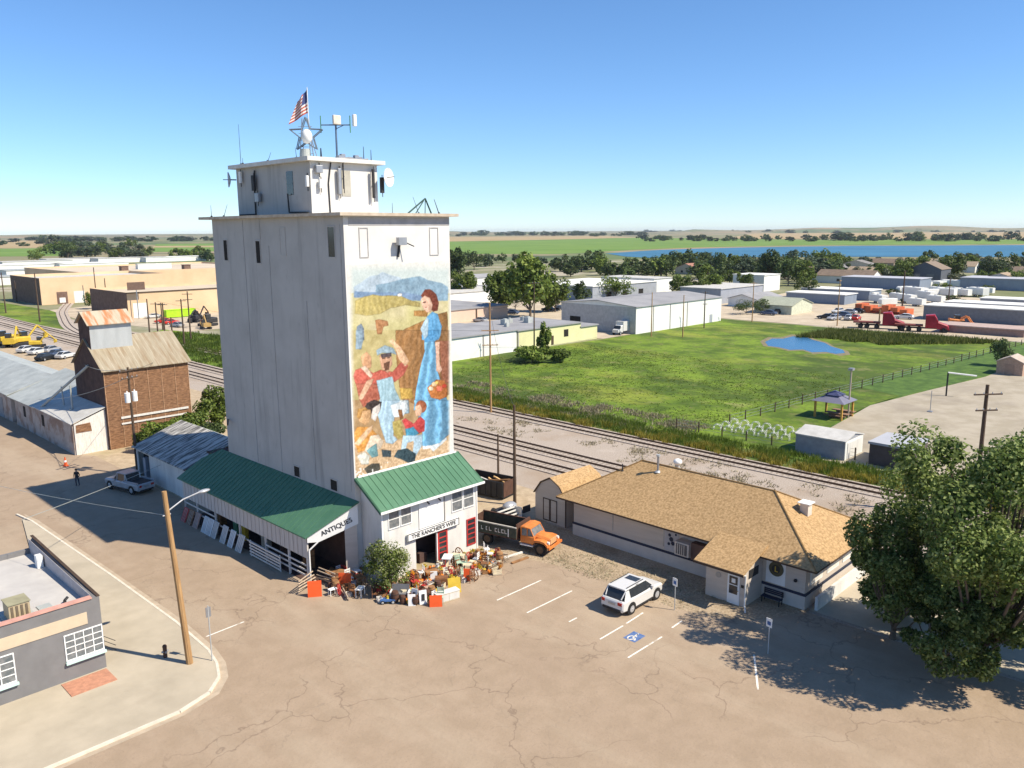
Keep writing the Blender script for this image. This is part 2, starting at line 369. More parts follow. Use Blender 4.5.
for (a, b) in zip(kp, kp[1:]):
    d = Vector((b[0] - a[0], b[1] - a[1], 0)).normalized(); nrm = Vector((d.y, -d.x, 0)) * .16
    mb.prism([(a[0] + nrm.x, a[1] + nrm.y), (b[0] + nrm.x, b[1] + nrm.y), b, a], -.05, .135)
struct('kerb', mb, kerbm)
sheet('gutter', [(-30, 39.5), (15.6, 39.5), (17.8, 40.1), (19.0, 41.4), (19.65, 43), (20.0, 45), (20.2, 50), (20.0, 61), (19.6, 78), (19.2, 81), (19.0, 78), (19.4, 61), (19.6, 50), (19.3, 45), (18.9, 43.3), (18.3, 41.8), (17.3, 40.8), (15.5, 40.2), (-30, 40.2)], .021, mat('gutter_concrete', (.42, .34, .25), .9))
sheet('depot_walk', [(49.8, -20), (58, -20), (58.5, 21.2), (49.8, 21.0)], .02, concrete)
sheet('parking_lot', [G(800, 445), G(870, 405.5), G(930, 390), G(985, 377), G(1000, 371), Vector((200, 30, 0)), Vector((200, -60, 0)), Vector((84, -60, 0)), Vector((85.5, 38, 0))], .022, lotconc)
sheet('mown_lawn', [G(800, 444.5), G(850, 415), G(900, 396), (131, 50.8, 0), (165.6, 47.6, 0), (201, 42.5, 0), (200, 30, 0), G(1000, 370.5), G(985, 376.5), G(930, 389.5), G(870, 405)], .018, lawn)
sheet('weed_strip', [(79.9, -60), (84.5, -60), (84.8, 20), (84, 45), (83.5, 60), (82.5, 80), (80.5, 100), (79.2, 100), (79.2, 60)], .016, weedg)
sheet('gravel_road', [(206, -60), (230, -60), (232, 95), (226, 140), (208, 122)], .016, yard)
sheet('equipment_yard', [(90, 205), (150, 205), (170, 330), (86, 300), (82, 262)], .018, yard)
sheet('storage_yard', [(230.2, -60), (330, -60), (330, 150), (226.5, 141)], .012, yard)
sheet('warehouse_yard', [(150.2, 116.5), (207, 118.2), (225, 145), (215, 215), (120, 215), (110, 140), (146, 139)], .014, yard)
pp = [(765, 342), (772, 338.6), (783, 338.8), (793, 336.4), (806, 337.2), (813, 340), (825, 343), (831, 346.5), (843, 350), (845, 353), (836, 354), (826, 352), (812, 352.4), (803, 349.6), (790, 350), (779, 347.4), (768, 346)]
sheet('pond_mud', [G(803 + (x - 803) * 1.13, 345 + (y - 345) * 1.22) for x, y in pp], .018, mat('mud', (.20, .17, .10), .9, .2, 1))
sheet('pond', [G(x, y) for x, y in pp], .03, pondw)
sheet('lake', [G(x, y) for x, y in ((606, 253.6), (625, 256.5), (650, 258), (690, 258.2), (740, 257.5), (800, 257), (860, 256.8), (940, 257), (1100, 257.5), (1100, 244.6), (940, 245.6), (850, 246), (790, 246.8), (740, 247.6), (690, 248.9), (660, 250), (640, 251.2))], .12, water)
sheet('green_field', [G(x, y) for x, y in ((440, 254), (560, 254), (640, 249.6), (700, 247.4), (790, 245.4), (1120, 243.4), (1120, 239.6), (800, 239.8), (640, 237.6), (560, 239.6), (440, 241.8))], .04, fieldgreen)
sheet('tan_field', [G(x, y) for x, y in ((440, 241.6), (560, 239.4), (640, 237.4), (600, 235.9), (440, 237.0))], .04, fieldtan)
sheet('far_hill_field', [G(x, y) for x, y in ((720, 239), (1120, 239), (1120, 231), (900, 231.2), (760, 232.6))], .3, fieldtan)
sheet('left_green_field', [G(x, y) for x, y in ((-60, 257), (70, 256), (75, 251), (60, 248), (-60, 249.5))], .04, fieldgreen)
sheet('left_tan_field', [G(x, y) for x, y in ((-60, 249), (60, 247.6), (60, 240.5), (-60, 240.8))], .04, fieldtan)
sheet('left_striped_field', [G(x, y) for x, y in ((152, 252), (240, 251), (240, 243.5), (156, 244))], .04, fieldgreen)
sheet('left_dry_field', [G(x, y) for x, y in ((152, 247.6), (240, 247), (240, 245.6), (154, 246))], .09, fieldtan)
# painted markings
mk = MB()
def stripe(a, b, wd=.11):
    a, b = Vector(a), Vector(b); d = (b - a).normalized(); nn = Vector((-d.y, d.x, 0)) * wd / 2
    mk.q((a.x - nn.x, a.y - nn.y, .022), (b.x - nn.x, b.y - nn.y, .022), (b.x + nn.x, b.y + nn.y, .022), (a.x + nn.x, a.y + nn.y, .022))
for a, b in (((497, 600.5), (541, 580.5)), ((527, 613), (572, 591)), ((569, 622), (577, 618)), ((600, 639.5), (623, 626)), ((626, 624), (643, 613)), ((628, 658), (662, 637)), ((206, 637), (244, 622)), ((672, 628), (682, 621))):
    stripe(G(*a), G(*b))
stripe(G(754, 655), G(758, 690))
struct('parking_stripes', mk, whitepaint, False)
hb = MB(); hb.q((38.2, 27.75, .024), (38.2, 26.85, .024), (39.35, 26.85, .024), (39.35, 27.75, .024))
o = struct('accessible_bay_marking', hb, mat('blue_road_paint', (.05, .12, .30), .8, scale=3, col2=(.14, .2, .36)), False)
hm = MB()      # wheelchair symbol, upright for someone walking along +x
def hp(u, v): return (38.3 + u * .95, 27.3 - (v - .5) * .8, .028)
def hline(pts, r):
    for a, b in zip(pts, pts[1:]):
        A, B = Vector(hp(*a)), Vector(hp(*b)); d = (B - A).normalized(); nn = Vector((-d.y, d.x, 0)) * r
        hm.q(A - nn, B - nn, B + nn, A + nn)
hline([(.95, .45), (.6, .45), (.35, .5), (.35, .7), (.1, .85)], .05); hline([(.6, .45), (.6, .68)], .04)
hline([(.55 - .3 * (1 - cos(t)) , .45 - .28 * sin(t)) for t in [k * pi / 8 for k in range(9)]] + [(.12, .6), (.3, .72)], .045)
hline([(.93, .40), (.93, .52)], .09)
struct('wheelchair_symbol', hm, whitepaint, False)
# expansion joints of the sidewalk are a sub-millimetre detail of its material; the track:
def track(x0, x1, y0, y1, ties=True, z=.0):
    b = MB(); b.prism([(x0 - .9, y0), (x1 + .9, y0), (x1 + .9, y1), (x0 - .9, y1)], -.05, .1 + z)
    struct('track_ballast', b, ballast)
    r = MB()
    for x in (x0, x1):
        r.box(x - .035, x + .035, y0, y1, .13 + z, .28 + z); r.box(x - .07, x + .07, y0, y1, .1 + z, .13 + z)
    struct('rails', r, rail)
    if ties:
        t = MB(); y = y0
        while y < min(y1, 260): t.box(x0 - .5, x1 + .5, y, y + .22, .04 + z, .108 + z); y += .62
        struct('railway_ties', t, tie)
track(61.95, 63.45, -60, 420); track(66.65, 68.15, -60, 420); track(77.4, 78.9, -60, 235)
# branch curving away at the upper left
cv = [(77.4, 205), (76.5, 215), (73, 232), (74.5, 243), (81, 268), (87, 290), (92, 310), (100, 330)]
cv = [(69, 206), (70.3, 222), (73.5, 241), (80, 266), (87.6, 292), (100, 325)]
def cm(P, k=6):
    out = []
    for i in range(len(P) - 1):
        p0, p1, p2, p3 = P[max(i - 1, 0)], P[i], P[i + 1], P[min(i + 2, len(P) - 1)]
        for j in range(k):
            t = j / k; out.append(tuple(.5 * ((2 * b) + (-a + c) * t + (2 * a - 5 * b + 4 * c - d) * t * t + (-a + 3 * b - 3 * c + d) * t ** 3) for a, b, c, d in zip(p0, p1, p2, p3)))
    return out + [P[-1]]
cl = cm(cv); rb = MB(); bb = MB()
for (a, b) in zip(cl, cl[1:]):
    d = Vector((b[0] - a[0], b[1] - a[1], 0)).normalized(); nn = Vector((-d.y, d.x, 0))
    A, B = Vector((*a, 0)), Vector((*b, 0))
    bb.prism([(A - nn * 1.7)[:2], (B - nn * 1.7)[:2], (B + nn * 1.7)[:2], (A + nn * 1.7)[:2]], -.05, .085)
    for s in (-.75, .75): rb.prism([(A + nn * (s - .05))[:2], (B + nn * (s - .05))[:2], (B + nn * (s + .05))[:2], (A + nn * (s + .05))[:2]], .09, .26)
struct('branch_ballast', bb, ballast); struct('branch_rails', rb, rail)
# low far hills on the horizon
hl = MB(); pts = []
for k in range(-30, 60):
    x = 400 + k * 14
    d = 6500.; az = YAW - math.atan((x - 512) / 824.); hh = 10 + 14 * max(0, sin(k * .19 + 1)) + 5 * sin(k * .7)
    if x > 690: hh += 14
    pts.append((d * cos(az), d * sin(az), hh))
for a, b in zip(pts, pts[1:]):
    hl.q((a[0] * .85, a[1] * .85, -.5), (b[0] * .85, b[1] * .85, -.5), b, a); hl.q(a, b, (b[0] * 1.3, b[1] * 1.3, -.5), (a[0] * 1.3, a[1] * 1.3, -.5))
struct('low_hills', hl, farland, False)

# ---------------------------------------------------------------- grain elevator tower
TX0, TX1, TY0, TY1, TZ = 32.3, 41.9, 47.5, 66.8, 26.1
tw = thing('grain_elevator', 'tall pale concrete grain elevator with a farm mural and a small penthouse on top', 'grain elevator', (37, 57, 0))
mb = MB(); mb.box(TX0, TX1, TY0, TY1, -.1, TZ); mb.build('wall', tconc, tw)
mb = MB(); mb.box(TX0 + .003, TX1 + .003, TY0 - .006, TY0 + .02, 0, TZ - .002); mb.build('front_face', frontw, tw)  # brighter skin on the sunlit side, its light put into the colour
mb = MB(); mb.box(TX0 - .55, TX1 + .55, TY0 - .5, TY1 + 1.3, TZ + .003, TZ + .22); mb.build('roof_slab', slabm, tw)
def slot(y0, y1, z0, z1, M, name='window', fr=True):
    f = MB()
    for a, b, c, d in ((y0 - .07, y1 + .07, z1, z1 + .08), (y0 - .07, y1 + .07, z0 - .08, z0), (y0 - .07, y0, z0, z1), (y1, y1 + .07, z0, z1)):
        f.box(TX0 - .04, TX0 + .02, a, b, c, d)
    o = f.build(name, tconc, tw)
    p = MB(); p.box(TX0 - .015, TX0 + .02, y0, y1, z0, z1); p.box(TX0 - .03, TX0, y0, y1, (z0 + z1) / 2 - .03, (z0 + z1) / 2 + .03)
    p.build('pane', M, o)
slot(64.35, 64.95, 22.75, 24.4, dark); slot(58.95, 59.6, 22.65, 24.35, dark); slot(55.15, 55.85, 23.35, 25.3, tconc, 'bricked_window'); slot(48.6, 49.4, 23.3, 25.35, glass)
slot(54.95, 55.75, 5.98, 6.8, dark); slot(49.75, 50.6, 6.0, 6.8, dark)
for x0, x1 in ((33.6, 34.25), (39.95, 40.7)):
    f = MB()
    for a, b, c, d in ((x0 - .06, x1 + .06, 25.25, 25.32), (x0 - .06, x0, 23.3, 25.25), (x1, x1 + .06, 23.3, 25.25), (x0 - .06, x1 + .06, 23.23, 23.3)): f.box(a, b, TY0 - .05, TY0 + .02, c, d)
    f.build('bricked_window', mat('grey_reveal', (.42, .41, .40), .9), tw)
# thin vertical seams / conduits
mb = MB()
for y, z0, z1 in ((61.5, 6, 26), (57.6, 6, 24), (52.6, 6.3, 20), (47.9, 6.4, 25.5), (58.8, 24.5, 26)): mb.box(TX0 - .035, TX0 + .01, y, y + .05, z0, z1)
mb.build('seam', mat('seam_grey', (.38, .38, .37), .9), tw)
mb = MB(); mb.tube((32.2, 66.3, 8.9), (31.6, 65.2, 8.7), .07); mb.build('drain_spout', blackish, tw)
# floodlight above the mural
fl = thing('floodlight', 'grey floodlight on a bracket above the mural', 'floodlight', (37.1, 47.4, 24))
mb = MB(); mb.box(36.55, 37.25, 46.85, 47.2, 24.05, 24.6); mb.build('lamp_head', steel, fl)
mb = MB(); mb.tube((36.9, 47.5, 24.2), (36.9, 47.1, 24.3), .05); mb.tube((37.0, 47.42, 24.1), (36.85, 47.42, 23.2), .09); mb.tube((37.2, 47.2, 24.3), (37.7, 46.6, 23.95), .04); mb.build('bracket', blackish, fl)
# shadow of the roof slab, painted as a grey strip on the front face
mb = MB(); mb.box(TX0 + .4, TX1 - .01, TY0 - .03, TY0 - .002, 25.45, 26.0); mb.build('shadow_band', mat('slab_shadow_grey', (.42, .41, .40), .9), tw)

# penthouse
px0, px1, py0, py1, pz0, pz1 = 33.6, 39.64, 53.35, 64.5, 26.32, 30.15
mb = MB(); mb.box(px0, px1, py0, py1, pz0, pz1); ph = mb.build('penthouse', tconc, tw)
mb = MB(); mb.box(px0 + .003, px1, py0 - .006, py0 + .02, pz0, pz1 - .002); mb.build('front_face', frontw, ph)  # same brightened sunlit skin as on the tower
mb = MB(); mb.box(px0 - .45, px1 + .5, py0 - .45, py1 + .5, pz1 + .003, pz1 + .3); mb.build('penthouse_roof', whiteside, ph)
mb = MB(); mb.box(px0 - .03, px0 + .02, 55.75, 56.65, 27.8, 29.55); mb.box(px0 - .06, px0, 55.75, 56.65, 28.6, 28.68); mb.build('window', glass, ph)
mb = MB(); mb.box(36.3, 37.1, py0 - .04, py0 - .008, 27.7, 29.6); mb.build('window', mat('dusty_pane', (.42, .40, .34), .7), ph)
for pts_, r_ in (([(35.15, py0 - .06, 26.3), (35.1, py0 - .06, 28.6), (35.35, py0 - .1, 30.1)], .05), ([(33.5, 64.2, 26.45), (33.5, 61.5, 26.45), (33.5, 61.5, 28), (33.5, 61.3, 29.9)], .06), ([(33.4, 53.5, 26.45), (33.4, 56.2, 26.5), (33.4, 56.3, 27.9)], .06)):
    mb = MB(); mb.path(pts_, r_); mb.build('conduit', blackish, ph)
def dish(name, label, c, nrm, r, M=white):
    t = thing(name, label, 'antenna dish', c)
    nrm = Vector(nrm).normalized(); a = nrm.orthogonal().normalized(); b = nrm.cross(a); d = MB(); rings = []
    for k in range(5):
        rr = r * (k + .3) / 4.3; off = .25 * r * (rr / r) ** 2
        rings.append([Vector(c) + nrm * off + (a * cos(2 * pi * j / 20) + b * sin(2 * pi * j / 20)) * rr for j in range(20)])
    back = [[p - nrm * .06 for p in q] for q in rings[::-1]]
    d.loft(rings + back, cap=True); d.build('reflector', M, t, smooth=False)
    f = MB(); f.tube(c, Vector(c) + nrm * r * .9, .03); f.tube(c, Vector(c) - nrm * .5, .05); f.build('feed_arm', blackish, t)
dish('dish_antenna', 'round white dish on the left end of the penthouse', (33.45, 65.35, 29.35), (-.9, .4, 0), .62, mat('dish_grey', (.5, .52, .56), .6))
dish('dish_antenna', 'large white dish at the right corner of the penthouse', (40.2, 52.8, 29.2), (.35, -.9, .05), .72)
# clutter on penthouse walls
def panel_antenna(c, sx, sy, h, label, M=white, group=None):
    t = thing('panel_antenna', label, 'antenna', c, group=group)
    b = MB(); b.box(c[0] - sx, c[0] + sx, c[1] - sy, c[1] + sy, c[2], c[2] + h); b.build('radome', M, t, bevel=.03)
    b = MB(); b.tube((c[0] + .12, c[1] + .12, c[2] - .3), (c[0] + .12, c[1] + .12, c[2] + h + .2), .03); b.tube((c[0], c[1], c[2] + h / 2), (c[0] + .25, c[1] + .25, c[2] + h / 2), .03); b.build('bracket', blackish, t)
panel_antenna((33.3, 61.2, 28.3), .1, .2, 1.2, 'dark narrow panel antenna on the shaded penthouse wall', blackish)
panel_antenna((33.3, 60.7, 27.4), .12, .3, .7, 'dark radio box low on the shaded penthouse wall', steel)
panel_antenna((33.35, 63.4, 29.0), .08, .15, .9, 'pale panel antenna near the left end of the penthouse')
panel_antenna((33.4, 53.5, 28.3), .1, .12, .8, 'small white panel at the penthouse corner')
panel_antenna((34.2, 53.1, 29.3), .28, .12, .55, 'grey double box antenna on the sunlit penthouse wall', steel)
panel_antenna((34.3, 53.1, 28.2), .13, .1, .65, 'small white box below the grey box antenna')
panel_antenna((35.95, 53.1, 27.8), .13, .1, 1.9, 'tall grey panel antenna beside the dusty penthouse window', steel)
panel_antenna((36.25, 53.0, 28.2), .05, .05, 1.9, 'thin dark whip panel in front of the dusty penthouse window', blackish)
panel_antenna((39.0, 53.0, 27.6), .1, .08, 2.2, 'slanting dark mast beside the large white dish', blackish)
panel_antenna((39.75, 52.9, 28.0), .16, .1, 1.2, 'dark radio unit under the large white dish', blackish)
# rooftop whips
def whip(x, y, z, h, label, lean=0, r=.025):
    b = MB(); b.tube((x, y, z), (x + lean, y - lean, z + h), r, r * .5, 5); b.tube((x, y, z), (x, y, z + .12), .08, n=6)
    tag(b.build('whip_antenna', blackish, fixn=True), label, 'antenna', 'whip antennas on the elevator roofs')
whip(33.6, 63.6, 30.45, 3.2, 'tall thin whip antenna at the left of the penthouse roof'); whip(33.4, 62.9, 30.45, .5, 'short whip left of the tall thin one on the penthouse')
whip(33.6, 59.3, 30.45, .7, 'leaning short whip in the middle of the penthouse edge', .2); whip(33.8, 55.4, 30.45, .8, 'short whip just left of the star sign', -.05)
whip(38.9, 54, 30.45, 1.1, 'dark whip near the right of the penthouse roof', 0, .04); whip(39.6, 54, 30.45, .9, 'short whip at the right end of the penthouse roof', 0, .04)
whip(36.0, 55.5, 30.45, .9, 'stubby grey vent pipe between the star and the mast', 0, .09)
whip(32.5, 67.2, 26.32, 1.0, 'whip at the far left corner of the main roof'); whip(32.6, 65.2, 26.32, 1.0, 'leaning whip at the left of the main roof', .25)
whip(40.6, 49.5, 26.32, 1.3, 'leaning whip right of the penthouse on the main roof', -.3); whip(40.0, 52, 26.32, .9, 'short whip beside the large dish on the main roof')
whip(41.6, 48.3, 26.32, 1.1, 'leaning whip at the right corner of the main roof', -.25, .04)
b = MB(); b.tube((38.6, 48.3, 26.35), (40.35, 48.4, 27.45), .06); b.tube((40.35, 48.4, 27.45), (41.0, 48.5, 26.35), .06); b.tube((40.2, 48.4, 27.3), (39.4, 48.4, 26.35), .04); b.tube((40.35, 48.4, 27.4), (40.3, 48.4, 26.35), .03)
tag(b.build('derrick_frame', mat('dark_green_metal', (.03, .07, .06), .6), None), 'dark triangular hoist frame on the main roof right of the penthouse', 'hoist frame')
# star sign
st = thing('star_sign', 'steel framed five pointed star sign with lamps on the penthouse roof', 'star sign', (35.2, 56.3, 30.45))
sc_ = Vector((35.25, 56.3, 32.35)); ex, ez = Vector((.72, -.69, 0)), Vector((0, 0, 1)); P = []
for k in range(10):
    r = 1.3 if k % 2 == 0 else .55
    a = pi / 2 + k * pi / 5; P.append(sc_ + ex * r * cos(a) + ez * r * sin(a))
b = MB()
for off in (Vector((0, 0, 0)), Vector((.28, .28, 0))):
    for k in range(10): b.tube(P[k] + off, P[(k + 1) % 10] + off, .04, n=6)
for k in range(10): b.tube(P[k], P[k] + Vector((.28, .28, 0)), .03, n=5)
b.build('star_outline', mat('blue_grey_steel', (.14, .18, .22), .5), st)
b = MB()
for dx in (-.55, .55):
    b.tube(sc_ + ex * dx + Vector((0, 0, -1.9)), sc_ + ex * dx * .4 + Vector((0, 0, 1.2)), .04)
    b.tube(sc_ + ex * dx + Vector((.9, .9, -1.72)), sc_ + ex * dx * .4 + Vector((0, 0, .4)), .03)
for k in range(5): b.tube(sc_ + ex * -.55 + ez * (-1.4 + k * .5), sc_ + ex * .5 + ez * (-1.4 + k * .5), .02)
b.build('lattice', steel, st)
b = MB(); b.tube((35.25, 56.5, 30.46), (35.25, 56.5, 31.3), .42, .38, 16); b.build('drum', galvroof, st)
b = MB(); b.ball((35.2, 56.1, 32.2), .42, 14, sz=1.3); b.build('white_globe', white, st, smooth=True)
# flag
fg = thing('flag', 'tattered striped flag hanging from a pole on the penthouse', 'flag', (35.75, 56.6, 30.45))
b = MB(); b.tube((35.75, 56.6, 30.46), (35.75, 56.6, 35.9), .045, .03); b.build('flagpole', white, fg)
b = MB(); NS = 13; NU = 8
for i in range(NS):
    for j in range(NU):
        def fp(u, v):      # u along the fly, v down the hoist, flag droops toward the lower left
            x = -u * 1.5; z = 35.75 - v * 1.7 - u * .9; return Vector((35.72, 56.6, 0)) + Vector((.72, -.69, 0)) * x * (0.5 + .5 * v) + Vector((.69, .72, 0)) * .12 * sin(u * 9 + v * 2) + Vector((0, 0, z))
        mm = (0 if i % 2 == 0 else 1) if not (i < 7 and j < 3) else 2
        if mm == 2: mm = 2
        b.q(fp(j / NU, i / NS), fp((j + 1) / NU, i / NS), fp((j + 1) / NU, (i + 1) / NS), fp(j / NU, (i + 1) / NS), m=mm)
fo = b.build('cloth', [mat('flag_red', (.45, .10, .07), .9), mat('flag_white', (.72, .68, .64), .9), mat('flag_blue', (.06, .08, .2), .9)], fg, fixn=False)
sm = fo.modifiers.new('thick', 'SOLIDIFY'); sm.thickness = .015
# cell mast
t = thing('cell_mast', 'slim mast with three panel antennas on the penthouse roof', 'mast', (38.0, 56.3, 30.45))
b = MB(); b.tube((38.0, 56.3, 30.46), (38.0, 56.3, 33.6), .09, .07); b.tube((37.15, 57.1, 33.3), (38.85, 55.5, 33.3), .05); b.tube((38, 56.3, 33.0), (38.5, 55.9, 33.3), .03); b.build('pole', mat('mast_blue_grey', (.10, .15, .22), .6), t)
b = MB(); b.box(37.55, 38.25, 55.9, 56.1, 33.3, 34.0); b.build('panel', mat('beige_panel', (.62, .56, .48), .7), t, bevel=.05)
b = MB(); b.box(38.95, 39.25, 55.2, 55.45, 33.2, 34.1); b.build('panel', white, t, bevel=.05)
for x_, y_ in ((37.15, 57.1), (38.8, 55.5)): b = MB(); b.tube((x_, y_, 32.7), (x_, y_, 34.0), .045); b.build('rod', greenp, t)
b = MB()
for x, y, h in ((36.6, 54, .3), (37.0, 54.2, .45), (37.6, 54.1, .25), (38.1, 54, .4), (38.5, 54.1, .3), (36.9, 54.6, .3)): b.box(x, x + .35, y, y + .3, 30.46, 30.46 + h)
b.path([(36.3, 53.9, 30.5), (37.4, 54, 30.62), (38.3, 53.9, 30.5), (39.3, 54, 30.62)], .06)
tag(b.build('rooftop_equipment', steel), 'low cluster of radio boxes and cable trays on the penthouse roof', 'radio equipment')
# ---------------------------------------------------------------- the painted mural
def mural():
    x0, x1 = 32.42, 41.85; NX, NZ = 330, 530
    X = np.linspace(x0, x1, NX + 1); TT = np.linspace(0, 1, NZ + 1)
    ztop, zbot = 22.75, 7.5
    Z = ztop + (zbot - ztop) * TT
    cx = (X[:-1] + X[1:]) / 2; cz = (Z[:-1] + Z[1:]) / 2
    CX_, CZ_ = np.meshgrid(cx, cz)
    dx, dy, dz = CX_, np.full_like(CX_, 47.5), CZ_ - CAMH
    ww = dx * _F.x + dy * _F.y + dz * _F.z
    U = 512 + F_PX * (dx * _R2.x + dy * _R2.y + dz * _R2.z) / ww     # the mural is laid out in the units I measured it in
    V = 384 - F_PX * (dx * _U2.x + dy * _U2.y + dz * _U2.z) / ww
    rng = np.random.RandomState(3)
    def noise(cell, seed):
        r = np.random.RandomState(seed); a = r.rand(NZ // cell + 3, NX // cell + 3)
        yy = np.arange(NZ) / cell; xx = np.arange(NX) / cell; yi = yy.astype(int); xi = xx.astype(int); fy = (yy - yi)[:, None]; fx = (xx - xi)[None]
        fy = fy * fy * (3 - 2 * fy); fx = fx * fx * (3 - 2 * fx)
        A = a[np.ix_(yi, xi)]; B = a[np.ix_(yi, xi + 1)]; Cc = a[np.ix_(yi + 1, xi)]; D = a[np.ix_(yi + 1, xi + 1)]
        return (A * (1 - fx) + B * fx) * (1 - fy) + (Cc * (1 - fx) + D * fx) * fy
    n1, n2, n3 = noise(40, 1), noise(13, 2), noise(4, 5)
    wob = (n2 - .5) * .9; wob2 = (noise(11, 9) - .5) * .9
    img = np.zeros((NZ, NX, 3)); img[:] = (196, 206, 204)
    def inside(pts):
        ins = np.zeros(U.shape, bool); u = U + wob * .5; v = V + wob2 * .5; n = len(pts)
        for i in range(n):
            xa, ya = pts[i]; xb, yb = pts[(i + 1) % n]
            if ya == yb: continue
            c = ((ya > v) != (yb > v)) & (u < (xb - xa) * (v - ya) / (yb - ya) + xa); ins ^= c
        return ins
    dress = .5 + .5 * np.sin((U - 437) / (V - 283) * 62 + n2 * 2.2); dress = dress ** 1.6
    def P(pts, col, var=14, tex=None, org=(0, 0)):
        pts = [(345 + x / 9.31, org + y / 9.31) for x, y in pts]
        mk_ = inside(pts); t = {None: n2 * .5 + n3 * .5, 'a': n2, 'v': noise2v, 'd': dress}[tex]
        if mk_.any() and tex != 'a':       # modelling strokes of the painter: soft light from the left, thin dark outline
            um, uM = U[mk_].min(), U[mk_].max(); g = (U - um) / max(uM - um, 1)
            t = t * .55 + .45 * (1 - g)
            er = mk_ & np.roll(mk_, 1, 0) & np.roll(mk_, -1, 0) & np.roll(mk_, 1, 1) & np.roll(mk_, -1, 1)
            t = np.where(er, t, t - .55); var = max(var, 22) * 1.25
        c = np.array(col)[None, None, :] * (1 + ((t - .5) * 2.2 * var / 150)[..., None]) + ((n3 - .5) * 16)[..., None]
        img[mk_] = c[mk_]
    noise2v = (np.sin(U * 1.1 + V * .10 + n1 * 11) * .5 + .5) * .42 + n2 * .33 + .12 + n3 * .1
    def E(cx_, cy_, rx, ry, col, org, var=10, tex=None):
        P([(cx_ + rx * cos(k * pi / 8), cy_ + ry * sin(k * pi / 8)) for k in range(16)], col, var, tex, org)
    # sky, hills, trees, meadow
    v = V[..., None]
    img = np.where(v < 296, np.array([200, 214, 212]) + (n1[..., None] - .5) * 14, img)
    img = np.where(v >= 293, np.array([206, 196, 140]) + (n2[..., None] - .5) * 22 + (n1[..., None] - .5) * np.array([10, 6, 30]), img)
    img = np.where(v >= 330, np.array([196, 180, 118]) + (n2[..., None] - .5) * 26, img)
    img = np.where(v >= 400, np.array([186, 150, 104]) + (n2[..., None] - .5) * 34, img)
    img = np.where(v >= 440, np.array([212, 176, 134]) + (n3[..., None] - .5) * 46, img)
    A, B_, D_ = 260, 330, 400
    P([(80, 350), (80, 250), (150, 210), (230, 150), (300, 140), (350, 110), (420, 140), (520, 165), (560, 350)], (176, 196, 212), 10, 'a', A)
    P([(280, 350), (290, 230), (400, 215), (500, 185), (600, 165), (700, 150), (780, 190), (900, 215), (960, 250), (960, 380), (600, 380)], (132, 166, 190), 12, 'a', A)
    P([(80, 350), (90, 290), (250, 300), (400, 300), (550, 300), (720, 330), (720, 380), (450, 360), (200, 350)], (120, 150, 186), 12, 'a', A)
    P([(90, 500), (95, 380), (180, 340), (260, 320), (330, 330), (420, 330), (520, 335), (600, 370), (700, 400), (700, 440), (560, 420), (420, 450), (330, 500), (200, 520)], (186, 168, 96), 26, 'v', A)
    E(510, 325, 22, 16, (236, 236, 232), A)
    P([(640, 470), (640, 520), (760, 530), (780, 470)], (182, 130, 66), 16, None, A)
    P([(280, 560), (320, 550), (400, 570), (405, 610), (360, 620), (340, 690), (300, 690), (290, 640)], (186, 128, 80), 26, None, A)
    P([(100, 745), (110, 620), (150, 590), (175, 640), (180, 745)], (126, 146, 166), 22, None, A)
    P([(100, 180), (100, 0), (160, 0), (170, 100), (150, 180)], (146, 172, 190), 18, None, B_)
    # haystack
    P([(470, 745), (480, 680), (560, 640), (650, 600), (740, 560), (800, 520), (950, 480), (970, 745)], (168, 120, 66), 34, 'v', A)
    P([(470, 0), (970, 0), (975, 600), (650, 690), (520, 640), (480, 300), (470, 120)], (152, 108, 62), 36, 'v', B_)
    P([(880, 100), (970, 100), (975, 500), (900, 480)], (150, 90, 64), 16, None, B_)
    P([(510, 540), (620, 540), (640, 640), (520, 640)], (200, 160, 70), 26, None, B_)
    # woman
    P([(640, 745), (660, 560), (700, 350), (740, 200), (740, 90), (830, 80), (850, 200), (850, 350), (900, 500), (970, 700), (980, 745)], (104, 170, 214), 30, 'd', B_)
    P([(640, 0), (985, 0), (985, 310), (930, 350), (880, 420), (800, 440), (720, 440), (720, 300)], (108, 174, 218), 34, 'd', D_)
    P([(720, 430), (800, 420), (880, 400), (945, 340), (945, 370), (880, 430), (820, 480), (790, 450), (725, 460)], (226, 234, 238), 8, None, D_)
    P([(715, 745), (715, 660), (760, 530), (810, 480), (860, 500), (900, 620), (890, 700), (870, 745)], (92, 166, 220), 24, 'v', A)
    P([(720, 0), (880, 0), (870, 80), (830, 110), (740, 110)], (80, 156, 214), 24, None, B_)
    P([(700, 640), (760, 530), (780, 560), (770, 700), (740, 740)], (176, 208, 226), 12, None, A)
    P([(705, 330), (745, 275), (790, 270), (850, 320), (875, 400), (860, 470), (820, 480), (770, 430)], (128, 62, 44), 20, None, A)
    P([(706, 360), (740, 330), (790, 350), (815, 420), (800, 480), (765, 490), (730, 460), (710, 410)], (232, 186, 158), 10, None, A)
    P([(840, 110), (880, 110), (880, 300), (905, 370), (880, 400), (850, 380), (845, 250)], (222, 176, 150), 10, None, B_)
    P([(765, 540), (850, 460), (930, 470), (955, 560), (950, 620), (880, 650), (800, 630)], (190, 110, 50), 30, None, B_)
    for cx_, cy_, r, c in ((830, 505, 26, (240, 200, 150)), (880, 545, 32, (226, 110, 80)), (925, 520, 22, (196, 60, 40)), (855, 490, 18, (230, 190, 90)), (800, 545, 22, (236, 216, 180))): E(cx_, cy_, r, r * .9, c, B_)
    P([(722, 395), (750, 385), (752, 398), (724, 404)], (110, 70, 60), 4, None, A); P([(735, 440), (760, 436), (758, 446)], (180, 70, 60), 4, None, A)
